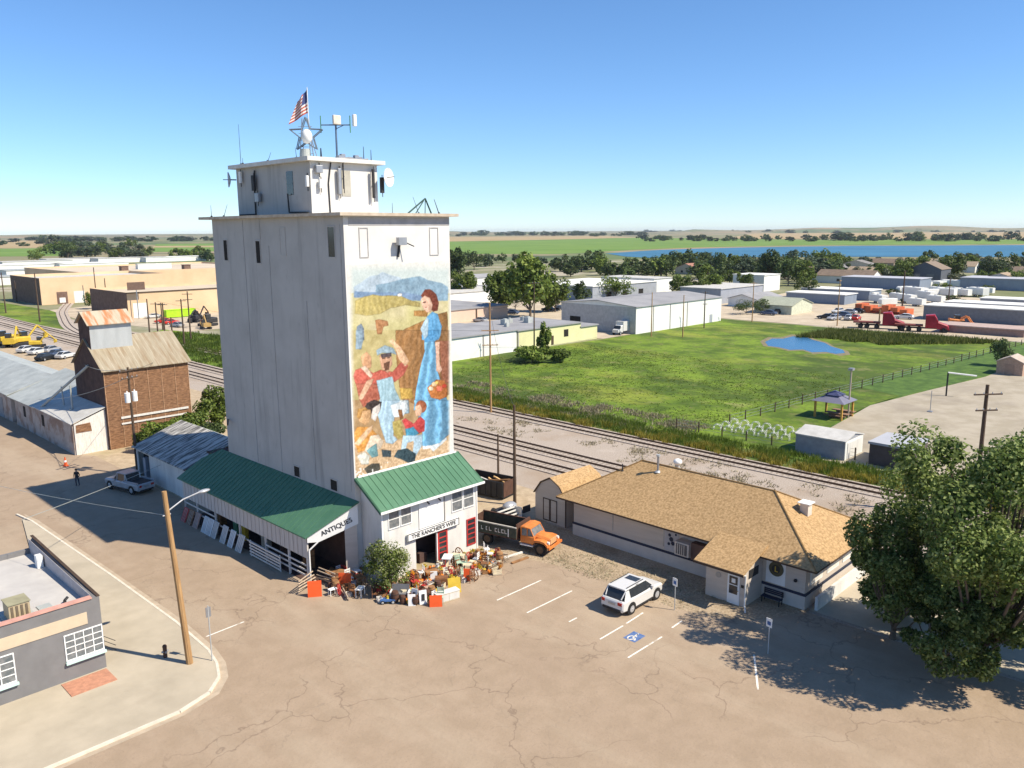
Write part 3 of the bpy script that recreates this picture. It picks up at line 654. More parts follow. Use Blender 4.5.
    # seated farmer
    P([(75, 430), (100, 370), (180, 340), (260, 400), (330, 370), (440, 390), (520, 300), (590, 330), (545, 420), (470, 480), (300, 540), (110, 540)], (206, 96, 78), 22, None, B_)
    P([(100, 500), (300, 500), (330, 640), (170, 720), (130, 640)], (188, 100, 76), 26, None, B_)
    P([(150, 250), (200, 200), (245, 250), (245, 350), (200, 370), (160, 330)], (222, 164, 118), 16, None, B_)
    P([(140, 350), (190, 330), (260, 420), (240, 450)], (230, 196, 170), 8, None, B_)
    P([(410, 100), (440, 85), (520, 160), (600, 290), (560, 340), (500, 270), (470, 180)], (230, 184, 142), 12, None, B_)
    P([(320, 240), (430, 220), (440, 320), (400, 400), (340, 360)], (212, 158, 124), 16, None, B_)
    P([(345, 262), (372, 258), (372, 268), (346, 272)], (70, 50, 44), 4, None, B_); P([(392, 256), (418, 250), (418, 260), (393, 266)], (70, 50, 44), 4, None, B_)
    P([(360, 310), (415, 290), (410, 370), (370, 380)], (110, 70, 50), 10, None, B_)
    P([(290, 190), (370, 140), (450, 170), (485, 230), (430, 215), (340, 215), (300, 240)], (150, 176, 190), 14, None, B_)
    P([(330, 225), (430, 210), (430, 245), (340, 260)], (90, 76, 80), 8, None, B_)
    P([(290, 470), (440, 430), (470, 560), (520, 660), (590, 650), (600, 745), (340, 745), (320, 600)], (150, 186, 200), 26, 'v', B_)
    P([(320, 0), (590, 0), (600, 120), (460, 160), (450, 330), (490, 370), (440, 410), (380, 400), (330, 250), (300, 120)], (160, 192, 212), 30, 'v', D_)
    P([(120, 640), (200, 470), (270, 450), (250, 500), (160, 650)], (226, 176, 140), 10, None, B_)
    P([(430, 740), (520, 650), (580, 660), (590, 745)], (206, 220, 226), 14, None, B_)
    P([(420, 50), (560, 0), (590, 60), (540, 160), (450, 160)], (212, 222, 228), 14, None, D_)
    P([(190, 745), (200, 680), (270, 650), (340, 670), (330, 745)], (60, 50, 50), 14, None, B_)
    P([(185, 60), (240, 5), (330, 15), (320, 100), (250, 130)], (70, 58, 56), 30, None, D_)
    P([(255, 80), (325, 30), (330, 90), (280, 200), (240, 170)], (222, 212, 204), 24, None, D_)
    P([(440, 200), (520, 180), (545, 330), (500, 370), (450, 310)], (186, 166, 88), 18, None, D_)
    # left child
    P([(110, 130), (170, 80), (240, 90), (230, 200), (190, 240), (130, 200)], (226, 174, 118), 14, None, D_)
    P([(110, 160), (120, 80), (190, 65), (220, 95), (160, 100), (140, 180)], (192, 140, 70), 12, None, D_)
    P([(75, 320), (110, 250), (230, 250), (300, 320), (250, 450), (120, 490), (90, 400)], (232, 158, 70), 20, None, D_)
    P([(80, 410), (210, 260), (260, 230), (250, 280), (130, 430)], (238, 194, 150), 8, None, D_)
    P([(240, 330), (310, 320), (360, 390), (330, 450), (230, 500), (180, 470)], (226, 206, 180), 18, None, D_)
    P([(200, 470), (290, 400), (310, 520), (250, 540)], (110, 160, 166), 20, None, D_)
    P([(110, 520), (180, 480), (230, 520), (220, 600), (150, 600)], (214, 214, 200), 22, None, D_)
    P([(340, 460), (430, 470), (430, 530), (350, 530)], (66, 82, 90), 14, None, D_)
    P([(180, 640), (250, 590), (320, 590), (330, 640), (290, 690), (210, 695)], (86, 84, 74), 18, None, D_)
    # right child
    E(710, 60, 50, 58, (176, 96, 60), D_); P([(655, 60), (700, 40), (720, 90), (700, 150), (660, 150), (650, 110)], (230, 180, 146), 10, None, D_)
    P([(530, 190), (560, 170), (640, 220), (700, 150), (745, 190), (740, 290), (690, 310), (640, 260), (570, 280)], (206, 66, 66), 22, None, D_)
    P([(490, 90), (530, 90), (545, 170), (515, 185)], (140, 90, 50), 12, None, D_)
    P([(560, 270), (640, 250), (690, 310), (640, 340), (570, 340)], (60, 140, 176), 14, None, D_)
    P([(520, 460), (540, 330), (640, 330), (720, 320), (720, 420), (660, 520), (630, 500), (640, 380), (580, 400), (560, 480)], (176, 206, 226), 22, None, D_)
    P([(455, 530), (490, 465), (580, 450), (660, 500), (650, 570), (590, 585), (520, 550)], (50, 74, 84), 22, None, D_)
    # faded edges
    su = (U - 347.5 - (V - 265) * .012); sr = 451.5 - U; tp = V - 263
    e = np.clip(np.minimum(np.minimum((su - 1.5) / 4.5, (sr - 1.2) / 3), tp / 9), 0, 1)[..., None]
    wall = np.array([226, 224, 217]); img = img * e + wall * (1 - e)
    for _ in range(1):
        q = np.pad(img, ((1, 1), (1, 1), (0, 0)), mode='edge'); img = (q[:-2, 1:-1] + q[2:, 1:-1] + q[1:-1, :-2] + q[1:-1, 2:] + 2 * q[1:-1, 1:-1]) / 6
    st_ = (noise(2, 21) - .5) * 16 + (noise(6, 22) - .5) * 9 + (noise(22, 23) - .5) * 8
    img = img + st_[..., None] * np.array([1, .95, .9]); g_ = img.mean(2, keepdims=True); img = g_ + (img - g_) * .84
    fl_ = ((V > 462) & (n2 * .6 + n3 * .4 > .74))[..., None]; img = np.where(fl_, wall, img)
    img = np.clip(img + (n3[..., None] - .5) * 10, 20, 246) / 255.
    L = np.where(img <= .04045, img / 12.92, ((img + .055) / 1.055) ** 2.4) * .80
    verts = np.array([(x, 47.492, z) for z in Z for x in X]); 
    faces = [(j * (NX + 1) + i, j * (NX + 1) + i + 1, (j + 1) * (NX + 1) + i + 1, (j + 1) * (NX + 1) + i)[::-1] for j in range(NZ) for i in range(NX)]
    me = bpy.data.meshes.new('mural'); Lv = Vector((37, 57, 0))
    me.from_pydata([tuple(Vector(v) - Lv) for v in verts], [], faces)
    ca = me.color_attributes.new('paint', 'FLOAT_COLOR', 'CORNER')
    # smooth: average to vertices
    Lp = np.pad(L, ((1, 1), (1, 1), (0, 0)), mode='edge'); VV = (Lp[:-1, :-1] + Lp[1:, :-1] + Lp[:-1, 1:] + Lp[1:, 1:]) / 4
    VV = VV.reshape(-1, 3); idx = np.empty(len(me.loops), np.int32); me.loops.foreach_get('vertex_index', idx)
    colr = np.ones((len(idx), 4), np.float32); colr[:, :3] = VV[idx]; ca.data.foreach_set('color', colr.ravel())
    M = bpy.data.materials.new('mural_paint'); M.use_nodes = True; t = M.node_tree; b = t.nodes['Principled BSDF']; b.inputs['Roughness'].default_value = .8
    b.inputs['Specular IOR Level'].default_value = .2
    at = t.nodes.new('ShaderNodeVertexColor'); at.layer_name = 'paint'; t.links.new(at.outputs[0], b.inputs['Base Color'])
    me.materials.append(M); o = bpy.data.objects.new('mural', me); C.objects.link(o); o.parent = tw; o['label'] = 'faded farm mural with a woman in a long blue dress'
mural()
# ---------------------------------------------------------------- two storey store in front of the tower
def framed(parent, x0, x1, z0, z1, y, M=glassl, fr=white, t=.07, cols=1, rows=2, name='window'):
    "window on a wall facing -y"
    f = MB()
    f.box(x0 - t, x1 + t, y - .05, y + .01, z1, z1 + t); f.box(x0 - t, x1 + t, y - .07, y + .01, z0 - t, z0)
    f.box(x0 - t, x0, y - .05, y + .01, z0, z1); f.box(x1, x1 + t, y - .05, y + .01, z0, z1)
    for i in range(1, cols): xx = x0 + (x1 - x0) * i / cols; f.box(xx - .025, xx + .025, y - .045, y, z0, z1)
    for i in range(1, rows): zz = z0 + (z1 - z0) * i / rows; f.box(x0, x1, y - .04, y, zz - .025, zz + .025)
    o = f.build(name, fr, parent)
    p = MB(); p.box(x0, x1, y - .02, y + .012, z0, z1); p.build('pane', M, o); return o
sx0, sx1, sy0, sy1 = 32.75, 42.0, 45.0, 47.46
sto = thing('store', 'two storey white antique store under a green roof at the foot of the mural', 'store building', (37.4, 46.2, 0))
mb = MB(); mb.k = 0
dx0, dx1, dz1 = 35.75, 37.78, 2.75                   # the doorway is a real opening
mb.box(sx0, dx0, sy0, sy0 + .15, 0, 5.72); mb.box(dx1, sx1, sy0, sy0 + .15, 0, 5.72); mb.box(dx0, dx1, sy0, sy0 + .15, dz1, 5.72)
for x in (sx0, sx1 - .15): mb.slab([(x, sy0 + .15, 0), (x, sy1, 0), (x, sy1, 7.2), (x, sy0 + .15, 5.72)], (.15, 0, 0))
mb.build('wall', whiteside, sto)
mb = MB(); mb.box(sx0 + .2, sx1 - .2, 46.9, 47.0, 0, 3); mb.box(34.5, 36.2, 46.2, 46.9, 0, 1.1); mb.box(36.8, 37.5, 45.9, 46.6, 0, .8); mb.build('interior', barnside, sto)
mb = MB(); mb.slab([(sx0 - .45, 44.45, 5.52), (sx1 + .35, 44.45, 5.52), (sx1 + .35, 47.47, 7.42), (sx0 - .45, 47.47, 7.42)], (0, 0, .1)); rf = mb.build('roof', green, sto)
mb = MB()
x = sx0 - .4
while x < sx1 + .3:
    mb.slab([(x, 44.5, 5.66), (x + .035, 44.5, 5.66), (x + .035, 47.4, 7.50), (x, 47.4, 7.50)], (0, 0, .03)); x += .55
mb.build('seams', green, rf)
mb = MB(); mb.box(sx0 - .47, sx1 + .37, 44.40, 44.45, 5.46, 5.64); mb.build('fascia', white, rf)
mb = MB(); mb.slab([(sx0 - .47, 44.45, 5.42), (sx0 - .47, 47.47, 7.32), (sx0 - .47, 47.47, 7.5), (sx0 - .47, 44.45, 5.6)], (-.03, 0, 0)); mb.build('rake_board', mat('dark_green_trim', (.02, .08, .05), .7), rf)
mb = MB(); mb.box(sx0 - .2, sx1 + .05, 47.38, 47.45, 7.48, 7.62); mb.build('flashing', white, rf)
for x0 in (33.35, 34.45): framed(sto, x0, x0 + .9, 4.0, 5.3, sy0)
for x0 in (39.4, 40.62): framed(sto, x0, x0 + 1.0, 3.75, 5.2, sy0)
mb = MB(); mb.box(36.1, 38.5, 44.93, 44.998, 3.25, 5.35); ld = mb.build('loft_door', white, sto)
mb = MB(); mb.box(38.52, 38.6, 44.9, 44.998, 2.9, 5.4); mb.box(36.0, 38.6, 44.9, 44.95, 5.36, 5.42); mb.build('door_rail', mat('weathered_grey', (.2, .19, .18), .9), ld)
for x in (36.9, 38.0): mb = MB(); mb.tube((x, 44.98, 5.2), (x, 44.75, 5.1), .05); mb.ball((x, 44.72, 5.08), .07); mb.build('lamp', blackish, sto)
mb = MB(); mb.box(34.85, 39.9, 44.78, 44.9, 2.62, 3.2); sg = mb.build('sign_board', white, sto)
mb = MB(); [mb.box(*a) for a in ((34.85, 39.9, 44.76, 44.778, 3.15, 3.2), (34.85, 39.9, 44.76, 44.778, 2.62, 2.66), (34.85, 34.9, 44.76, 44.778, 2.66, 3.15), (39.85, 39.9, 44.76, 44.778, 2.66, 3.15))]; mb.build('border', blackish, sg)
text('lettering', "THE RANCHER'S WIFE", .44, xz((37.38, 44.765, 2.905)), blackish, sg, .006, bold=.008)
# red glazed doors
dr = MB(); X = dx1 + .03
for a in ((X, X + .14, 0, 2.55), (X + .86, X + 1.0, 0, 2.55), (X + .14, X + .86, 2.4, 2.55), (X + .14, X + .86, 0, .3)): dr.box(a[0], a[1], 44.9, 44.96, a[2], a[3])
for z in (.75, 1.15, 1.55, 1.95): dr.box(X + .14, X + .86, 44.905, 44.95, z, z + .09)
dd = dr.build('door', red, sto); dd['label'] = 'open red glazed door folded against the wall'
p = MB(); p.box(X + .14, X + .86, 44.93, 44.95, .3, 2.4); p.build('pane', glass, dd)
p = MB(); p.box(X - .1, X - .02, 44.9, 44.99, 0, 2.6); p.build('door_frame', white, sto)
dr = MB(); X = 40.85
for a in ((X, X + .1, .5, 2.7), (X + .85, X + .95, .5, 2.7), (X + .1, X + .85, 2.6, 2.7), (X + .1, X + .85, .5, .62)): dr.box(a[0], a[1], 44.93, 44.99, a[2], a[3])
for z in (1.0, 1.4, 1.8, 2.2): dr.box(X + .1, X + .85, 44.935, 44.985, z, z + .09)
dd = dr.build('window', red, sto); dd['label'] = 'tall red framed window at the right end'
p = MB(); p.box(X + .1, X + .85, 44.965, 44.985, .62, 2.6); p.build('pane', glass, dd)
mb = MB(); mb.box(sx0 - .06, sx0 + .06, sy0 - .05, sy0 + .02, 0, 5.5); mb.build('corner_board', white, sto)
mb = MB(); mb.box(sx1 - .06, sx1 + .04, sy0 - .05, sy0 + .02, 0, 5.5); mb.build('corner_board', white, sto)

# ---------------------------------------------------------------- open shed along the tower
shd = thing('open_shed', 'long open fronted antique shed with a green lean to roof along the tower', 'shed', (30.7, 58, 0))
A0, A1 = 48.85, 69.3                                   # street side y range
mb = MB(); mb.slab([(28.75, A0 - .1, 3.52), (32.28, 47.0, 5.78), (32.28, 68.0, 5.78), (31.0, 69.5, 4.95), (28.75, A1 + .5, 3.52)], (0, 0, .09)); rf = mb.build('roof', green, shd)
mb = MB(); y = A0 + .3
while y < A1: mb.slab([(28.78, y, 3.63), (28.78, y + .035, 3.63), (32.25, y + .035, 5.85), (32.25, y, 5.85)], (0, 0, .03)); y += .6
mb.build('seams', green, rf)
mb = MB(); mb.box(28.95, 29.05, A0, A1 - .1, 1.95, 3.5); wl = mb.build('hanging_wall', mat('grey_white_boards', (.46, .43, .40), .9, scale=1.5, col2=(.58, .56, .53), stretch=(4, 4, .3)), shd)
mb = MB(); y = A0
while y < A1 - .2: mb.box(28.925, 28.948, y, y + .04, 1.95, 3.5); y += .62
mb.build('batten', mat('batten_grey', (.4, .38, .36), .9), wl)
for y in (A0 + .1, 51.5, 54.9, 59.0, 63.2, 66.6, 69.0):
    mb = MB(); mb.box(28.93, 29.07, y - .07, y + .07, 0, 1.95); mb.build('post', mat('post_white', (.55, .53, .5), .9), shd)
for y0, y1, zz in ((49, 54.9, .55), (54.9, 59, .95), (59, 63.2, .95), (63.2, 69, .95), (49, 54.9, .95), (49, 54.9, 1.35), (63.2, 69, 1.5)):
    mb = MB(); mb.box(28.9, 28.95, y0 + .08, y1 - .08, zz, zz + .12); mb.build('rail', mat('post_white', (.55, .53, .5)), shd)
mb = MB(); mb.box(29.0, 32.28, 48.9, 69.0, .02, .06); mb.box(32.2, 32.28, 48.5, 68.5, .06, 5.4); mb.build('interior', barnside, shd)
# gable end with the lettering
e0, e1 = Vector((28.95, 48.8, 0)), Vector((32.25, 47.2, 0)); ed = (e1 - e0).normalized(); en = Vector((ed.y, -ed.x, 0))
mb = MB(); mb.slab([e0 + _z * 3.2, e0 + ed * .8 + _z * 3.15, e1 + _z * 4.15, e1 + _z * 5.65, e0 + _z * 3.56], en * .04); ge = mb.build('gable_board', white, shd)
sd = (e1 + _z * 4.85 - (e0 + _z * 3.5)).normalized()
text('lettering', 'ANTIQUES', .5, frame(e0 + ed * 2.1 + _z * 4.12 + en * .05, sd, Vector((0, 0, 1))), blackish, ge, .006, bold=.01)
mb = MB(); mb.path([e0 + ed * .1 + _z * 0, e0 + ed * .1 + _z * 2.6, e0 + ed * .8 + _z * 3.2], .06); mb.build('corner_post', white, shd)
mb = MB(); mb.slab([e1 - ed * .1 + _z * 0, e1 - ed * 1.0, e1 - ed * 1.0 + _z * 3.9, e1 - ed * .1 + _z * 4.2], en * -.05); mb.build('end_wall', tan, shd)
# shutters and doors leaning on the rail, and goods inside
random.seed(3)
LS = [(68.3, .9, 1.15, red, 'dull red shutter at the far end of the row leaning on the shed'), (67.2, .95, 1.2, barnred, 'rust brown panel beside the dull red shutter'), (66.0, .9, 1.25, mat('faded_pink', (.42, .26, .21), .9), 'faded pink door leaning on the shed rail'),
      (64.4, .8, 1.3, white, 'white shutter right of the faded pink door'), (63.5, .8, 1.3, white, 'white shutter second right of the faded pink door'), (62.6, .75, 1.3, peel, 'peeling white shutter in front of the middle post'),
      (61.0, .85, 1.35, peel, 'peeling shutter just right of the middle post'), (59.7, .8, 1.3, white, 'white shutter before the last peeling one'), (58.3, .95, 1.3, peel, 'wide peeling door nearest the slatted gate')]
for y, wd, hh, M, lab in LS:
    b = MB(); b.slab([(28.35, y - wd / 2, .03), (28.35, y + wd / 2, .03), (28.84, y + wd / 2, hh), (28.84, y - wd / 2, hh)], (-.05, 0, -.01))
    o = b.build('leaning_shutter', M); tag(o, lab, 'shutter', 'shutters and doors leaning on the shed')
    f = MB()
    for k in range(1, 4): yy = y - wd / 2 + wd * k / 4; f.slab([(28.30, yy - .02, .06), (28.30, yy + .02, .06), (28.78, yy + .02, hh - .03), (28.78, yy - .02, hh - .03)], (-.02, 0, 0))
    f.build('slats', mat('slat_grey', (.42, .40, .38), .9), o)
def slat_gate(y0, y1, x, n=5, label='', rail_m=peel):
    t = thing('slatted_gate', label, 'gate', (x, (y0 + y1) / 2, 0))
    for k in range(n): b = MB(); b.box(x - .03, x + .03, y0, y1, .15 + k * .25, .27 + k * .25); b.build('slat', rail_m, t)
    for yy in (y0 + .1, y1 - .1): b = MB(); b.box(x + .032, x + .08, yy - .05, yy + .05, 0, 1.35); b.build('upright', rail_m, t)
slat_gate(52.2, 56.8, 28.6, label='white slatted farm gate leaning on the shed front')
for i, (x, y, sx, sy, h, M, lab) in enumerate([(30.6, 51.5, .5, .9, 1.4, wood, 'brown cupboard inside the near end of the shed'), (30.2, 54.2, .6, .5, 1.1, barnside, 'dark dresser inside the shed behind the slatted gate'), (30.4, 57.5, .4, .9, 1.5, mat('cream_panel', (.5, .47, .38), .8), 'cream door standing inside the shed'),
      (30.0, 60.2, .3, .6, 1.6, yellowp, 'yellow framed panel inside the shed'), (30.2, 61.9, .4, .7, 1.2, greenp, 'green chest inside the shed'), (30.4, 65.2, .5, .9, 1.3, wood, 'brown wardrobe inside the far end of the shed')]):
    b = MB(); b.box(x - sx / 2, x + sx / 2, y - sy / 2, y + sy / 2, .06, h + .06); b.box(x - sx / 2 - .04, x + sx / 2 + .04, y - sy / 2 - .04, y + sy / 2 + .04, h + .061, h + .12); o = tag(b.build('cupboard', M), lab, 'furniture')
    f = MB(); f.box(x - sx / 2 - .02, x - sx / 2 - .001, y - sy / 2 + .06, y - .02, .15, h - .05); f.box(x - sx / 2 - .02, x - sx / 2 - .001, y + .02, y + sy / 2 - .06, .15, h - .05); f.build('door_panel', M, o)

# ---------------------------------------------------------------- small board roofed shed beyond
ss = thing('garage_shed', 'low white garage shed with a weathered board roof behind the pickup', 'shed', (33.5, 79.5, 0))
gx0, gx1, gy0, gy1 = 31.2, 37.4, 73.6, 85.6
mb = MB()
mb.box(gx0, gx0 + .12, gy0, gy1 - 3.4, 0, 3.1); mb.box(gx0, gx0 + .12, gy1 - .5, gy1, 0, 3.1); mb.box(gx0, gx0 + .12, gy1 - 3.4, gy1 - .5, 2.75, 3.1)
for y in (gy0, gy1 - .12): mb.slab([(gx0 + .121, y, 0), (gx1 + 2.4, y, 0), (gx1 + 2.4, y, 3.0), (gx1 - 1, y, 4.85), (gx0 + .121, y, 3.1)], (0, .12, 0))
mb.box(gx1 + 2.3, gx1 + 2.4, gy0 + .13, gy1 - .13, 0, 3.0)
mb.build('wall', whiteside, ss)
mb = MB(); mb.slab([(gx0 - .25, gy0 - .3, 3.0), (gx1 - 1, gy0 - .3, 4.9), (gx1 - 1, gy1 + .4, 4.9), (gx0 - .25, gy1 + .4, 3.0)], (0, 0, .1)); mb.build('roof', shake, ss)
mb = MB(); mb.slab([(gx1 - 1, gy0 - .3, 4.9), (gx1 + 2.7, gy0 - .3, 2.9), (gx1 + 2.7, gy1 + .4, 2.9), (gx1 - 1, gy1 + .4, 4.9)], (0, 0, .1)); mb.build('roof', mat('pale_sheet_roof', (.55, .58, .5), .7, .1, 2), ss)
mb = MB(); mb.box(gx0 + .6, gx0 + .65, gy1 - 3.4, gy1 - .5, 0, 2.75); mb.build('garage_opening', dark, ss)
mb = MB(); mb.box(gx0 + .1, gx0 + .5, gy1 - 2.1, gy1 - 1.5, 0, 2.2); mb.build('inner_door', palegrey, ss)
mb = MB(); mb.box(33.5, 36.5, 70.3, 73.55, 0, 4.3); mb.box(33.3, 36.7, 70.1, 73.5, 4.301, 4.45)
o = mb.build('link_building', barnside); tag(o, 'dark linking block between the board roofed shed and the tower', 'annex')

# ---------------------------------------------------------------- depot
dep = thing('depot_building', 'long single storey tan depot with a hipped shingle roof and entrance porch', 'depot', (54, 31, 0))
DX0, DX1, DY0, DY1 = 49.6, 58.4, 21.3, 41.3; EZ = 3.3
mb = MB(); mb.box(DX0, DX1, DY0, DY1, 1.12, EZ + .1); mb.build('wall', tan, dep)
mb = MB(); mb.box(DX0 - .06, DX1 + .06, DY0 - .06, DY1 + .06, -.05, .95); mb.build('wainscot', tanlow, dep)
mb = MB(); mb.box(DX0 - .09, DX1 + .09, DY0 - .09, DY1 + .09, .952, 1.118); mb.build('trim_band', bluestripe, dep)
e = [(48.6, 20.2), (59.4, 20.2), (59.4, 42.4), (48.6, 42.4)]; r0, r1 = (54.0, 25.9), (54.0, 37.6); rz = 6.2
mb = MB(); ez = EZ
mb.q((*e[0], ez), (*r0, rz), (*r1, rz), (*e[3], ez)); mb.q((*e[1], ez), (*e[2], ez), (*r1, rz), (*r0, rz)); mb.q((*e[0], ez), (*e[1], ez), (*r0, rz)); mb.q((*e[3], ez), (*r1, rz), (*e[2], ez))
mb.q(*[(*p, ez - .12) for p in e]); 
for a, b in ((0, 1), (1, 2), (2, 3), (3, 0)): mb.q((*e[a], ez), (*e[b], ez), (*e[b], ez - .12), (*e[a], ez - .12))
rf = mb.build('roof', shingle, dep)
mb = MB()
for a, b in ((0, 1), (1, 2), (2, 3), (3, 0)):
    A, B = Vector((*e[a], ez - .13)), Vector((*e[b], ez - .13)); d = (B - A).normalized(); nn = Vector((d.y, -d.x, 0)) * .025
    mb.slab([A - nn * .1, B - nn * .1, B + _z * .12 - nn * .1, A + _z * .12 - nn * .1], nn)
mb.build('eave_trim', brown, rf)
for A, B in (((*e[0], ez), (*r0, rz)), ((*e[1], ez), (*r0, rz)), ((*e[3], ez), (*r1, rz)), ((*r0, rz), (*r1, rz))):
    mb = MB(); mb.tube((A[0], A[1], A[2] + .0), (B[0], B[1], B[2] + .02), .07, n=6); mb.build('hip_cap', mat('hip_shingles', (.24, .15, .065), .95, .2, 6), rf)
# porch with the entrance door
VX0, VY0, VY1 = 47.15, 24.35, 27.3
mb = MB(); mb.box(VX0, DX0 - .07, VY0, VY1, 0, 2.95); vp = mb.build('porch', tan, dep)
mb = MB(); mb.slab([(46.2, VY0 - .35, 2.62), (46.2, VY1 + .45, 2.62), (49.5, VY1 + .45, 3.75), (49.5, VY0 - .35, 3.75)], (0, 0, .12)); mb.build('porch_roof', shingle, vp)
mb = MB(); mb.box(46.15, 46.19, VY0 - .36, VY1 + .46, 2.56, 2.72); mb.build('trim', brown, vp)
mb = MB(); mb.box(VX0 - .05, VX0 - .002, 24.72, 25.62, .02, 2.12); dd = mb.build('door', white, vp)
mb = MB(); mb.box(VX0 - .065, VX0 - .051, 24.86, 25.48, .75, 1.35); mb.box(VX0 - .065, VX0 - .051, 24.86, 25.48, 1.42, 2.0); mb.build('pane', glass, dd)
mb = MB(); mb.box(VX0 - .08, VX0 - .066, 25.02, 25.3, 1.55, 1.85); mb.build('notice', white, dd)
mb = MB(); mb.tube((VX0 - .05, 24.80, 1.05), (VX0 - .13, 24.80, 1.05), .03); mb.build('handle', chrome, dd)
mb = MB(); mb.tube((VX0 - .03, 26.35, 1.75), (VX0 - .002, 26.35, 1.75), .2, n=16); mb.build('round_plaque', steel, vp)
mb = MB(); mb.box(VX0 - .04, VX0 - .002, 24.42, 24.62, 1.35, 1.55); mb.build('number_plate', blackish, vp)
mb = MB(); mb.path([(46.3, VY0 - .3, 2.65), (47.05, VY0 - .08, 2.3), (47.05, VY0 - .08, .25), (46.4, VY0 - .5, .08)], .05); mb.build('downpipe', white, vp)
mb = MB(); mb.box(47.6, 48.9, VY0 - .04, VY0 - .002, 1.9, 2.5); mb.build('dark_sign', blackish, vp)
# white sign panel + round clock-like emblem on front right
mb = MB(); mb.box(DX0 - .03, DX0 - .002, 22.7, 24.1, 1.2, 3.1); pn = mb.build('white_panel', white, dep)
mb = MB(); mb.tube((DX0 - .10, 23.35, 2.3), (DX0 - .031, 23.35, 2.3), .52, n=24); em = mb.build('round_emblem', mat('emblem_dark', (.10, .09, .05), .7), dep)
mb = MB(); mb.tube((DX0 - .12, 23.35, 2.3), (DX0 - .101, 23.35, 2.3), .30, n=24); mb.build('centre', blackish, em)
mb = MB(); mb.box(DX0 - .14, DX0 - .121, 23.36, 23.42, 2.12, 2.5); mb.box(DX0 - .14, DX0 - .121, 23.2, 23.36, 2.12, 2.18); mb.build('letter', yellowp, em)
mb = MB(); mb.ball((DX0 - .1, 21.95, 1.9), .12); mb.build('wall_lamp', blackish, dep)
for y_ in (32.4, 37.2): mb = MB(); mb.box(DX0 - .02, DX0 - .002, y_, y_ + .08, 1.4, 3.2); mb.build('conduit', steel, dep)
mb = MB(); mb.box(DX0 - .03, DX0 - .002, 31.1, 32.35, 1.2, 2.9); p_ = mb.build('painted_panel', mat('pale_panel', (.42, .40, .40), .9), dep)
mb = MB()
for k, (yy, zz, rr) in enumerate(((31.9, 2.45, .13), (31.75, 2.15, .18), (31.6, 1.85, .16), (31.95, 1.75, .12), (31.35, 2.6, .09))): mb.tube((DX0 - .045 - .004 * k, yy, zz), (DX0 - .031, yy, zz), rr, n=12)
mb.build('painted_figure', bluestripe, p_)
# cooler / AC in front wall
mb = MB(); mb.box(48.7, DX0 - .003, 29.7, 30.9, 1.5, 2.5); ac = mb.build('evaporative_cooler', tan, dep)
mb = MB(); mb.box(48.66, 48.69, 29.85, 30.75, 1.6, 2.4)
mb.build('louvre', mat('louvre_dark', (.12, .10, .09), .8), ac)
mb = MB(); [mb.box(48.63, 48.659, 29.85 + k * .18, 29.9 + k * .18, 1.6, 2.4) for k in range(1, 5)]; mb.build('slats', tan, ac)
mb = MB(); mb.box(49.0, DX0 - .003, 28.6, 29.69, 1.3, 2.6); mb.build('rusty_housing', mat('rust_housing', (.14, .08, .06), .9), ac)
# end wall windows and ramp wall
for x0 in (50.3, 53.0, 55.6):
    mb = MB(); mb.box(x0, x0 + 1.9, DY0 - .04, DY0 - .002, 1.5, 2.9); o = mb.build('window', white, dep)
    mb = MB(); mb.box(x0 + .12, x0 + 1.78, DY0 - .06, DY0 - .041, 1.62, 2.78); mb.build('blind', mat('blind', (.66, .62, .55), .7), o)
mb = MB(); mb.box(50.0, 58.4, 20.55, 20.75, 0, .95); mb.build('ramp_wall', whiteside, dep)
# bench at the wall
bn = thing('bench', 'dark slatted bench against the depot wall beneath the round emblem', 'bench', (49.1, 23.3, 0), 0)
mb = MB(); [mb.box(48.75 + k * .12, 48.84 + k * .12, 22.6, 24.0, .42, .46) for k in range(4)]; mb.build('seat', bluestripe, bn)
mb = MB(); [mb.box(49.26, 49.3, 22.6, 24.0, .55 + k * .13, .64 + k * .13) for k in range(3)]; mb.build('backrest', bluestripe, bn)
for yy in (22.65, 23.9): mb = MB(); mb.box(48.78, 48.82, yy, yy + .05, 0, .42); mb.box(49.2, 49.25, yy, yy + .05, 0, .95); mb.box(48.78, 49.25, yy, yy + .05, .38, .419); mb.build('leg', blackish, bn)
# roof fittings
def roofz(x, y): return EZ + (rz - EZ) * min(1, (x - 48.6) / 5.4, (59.4 - x) / 5.4, (y - 20.2) / 5.7, (42.4 - y) / 4.8)
zz = roofz(53.3, 36.4)
t = thing('roof_flue', 'tall dark metal flue on the depot roof', 'flue', (53.3, 35.6, zz))
mb = MB(); mb.tube((53.3, 35.6, zz - .05), (53.3, 35.6, zz + 1.25), .09); mb.build('pipe', steel, t); mb = MB(); mb.tube((53.3, 35.6, zz + 1.25), (53.3, 35.6, zz + 1.4), .16, n=12); mb.build('cap', galv, t); mb = MB(); mb.tube((53.3, 35.6, zz - .05), (53.3, 35.6, zz + .08), .28, .14, 12); mb.build('flashing', galv, t)
t = thing('roof_turbine', 'round white turbine vent behind the ridge of the depot roof', 'roof vent', (54.6, 34.6, 6.0))
mb = MB(); mb.tube((54.6, 34.6, 5.8), (54.6, 34.6, 6.35), .2, n=12); mb.build('neck', galv, t); mb = MB(); mb.ball((54.6, 34.6, 6.55), .36, 14, sz=.75); mb.build('vent_head', white, t, smooth=True)
t = thing('roof_vent_pipe', 'short dark vent pipe on the left part of the depot roof', 'vent pipe', (52.6, 38.6, roofz(52.6, 38.6)))
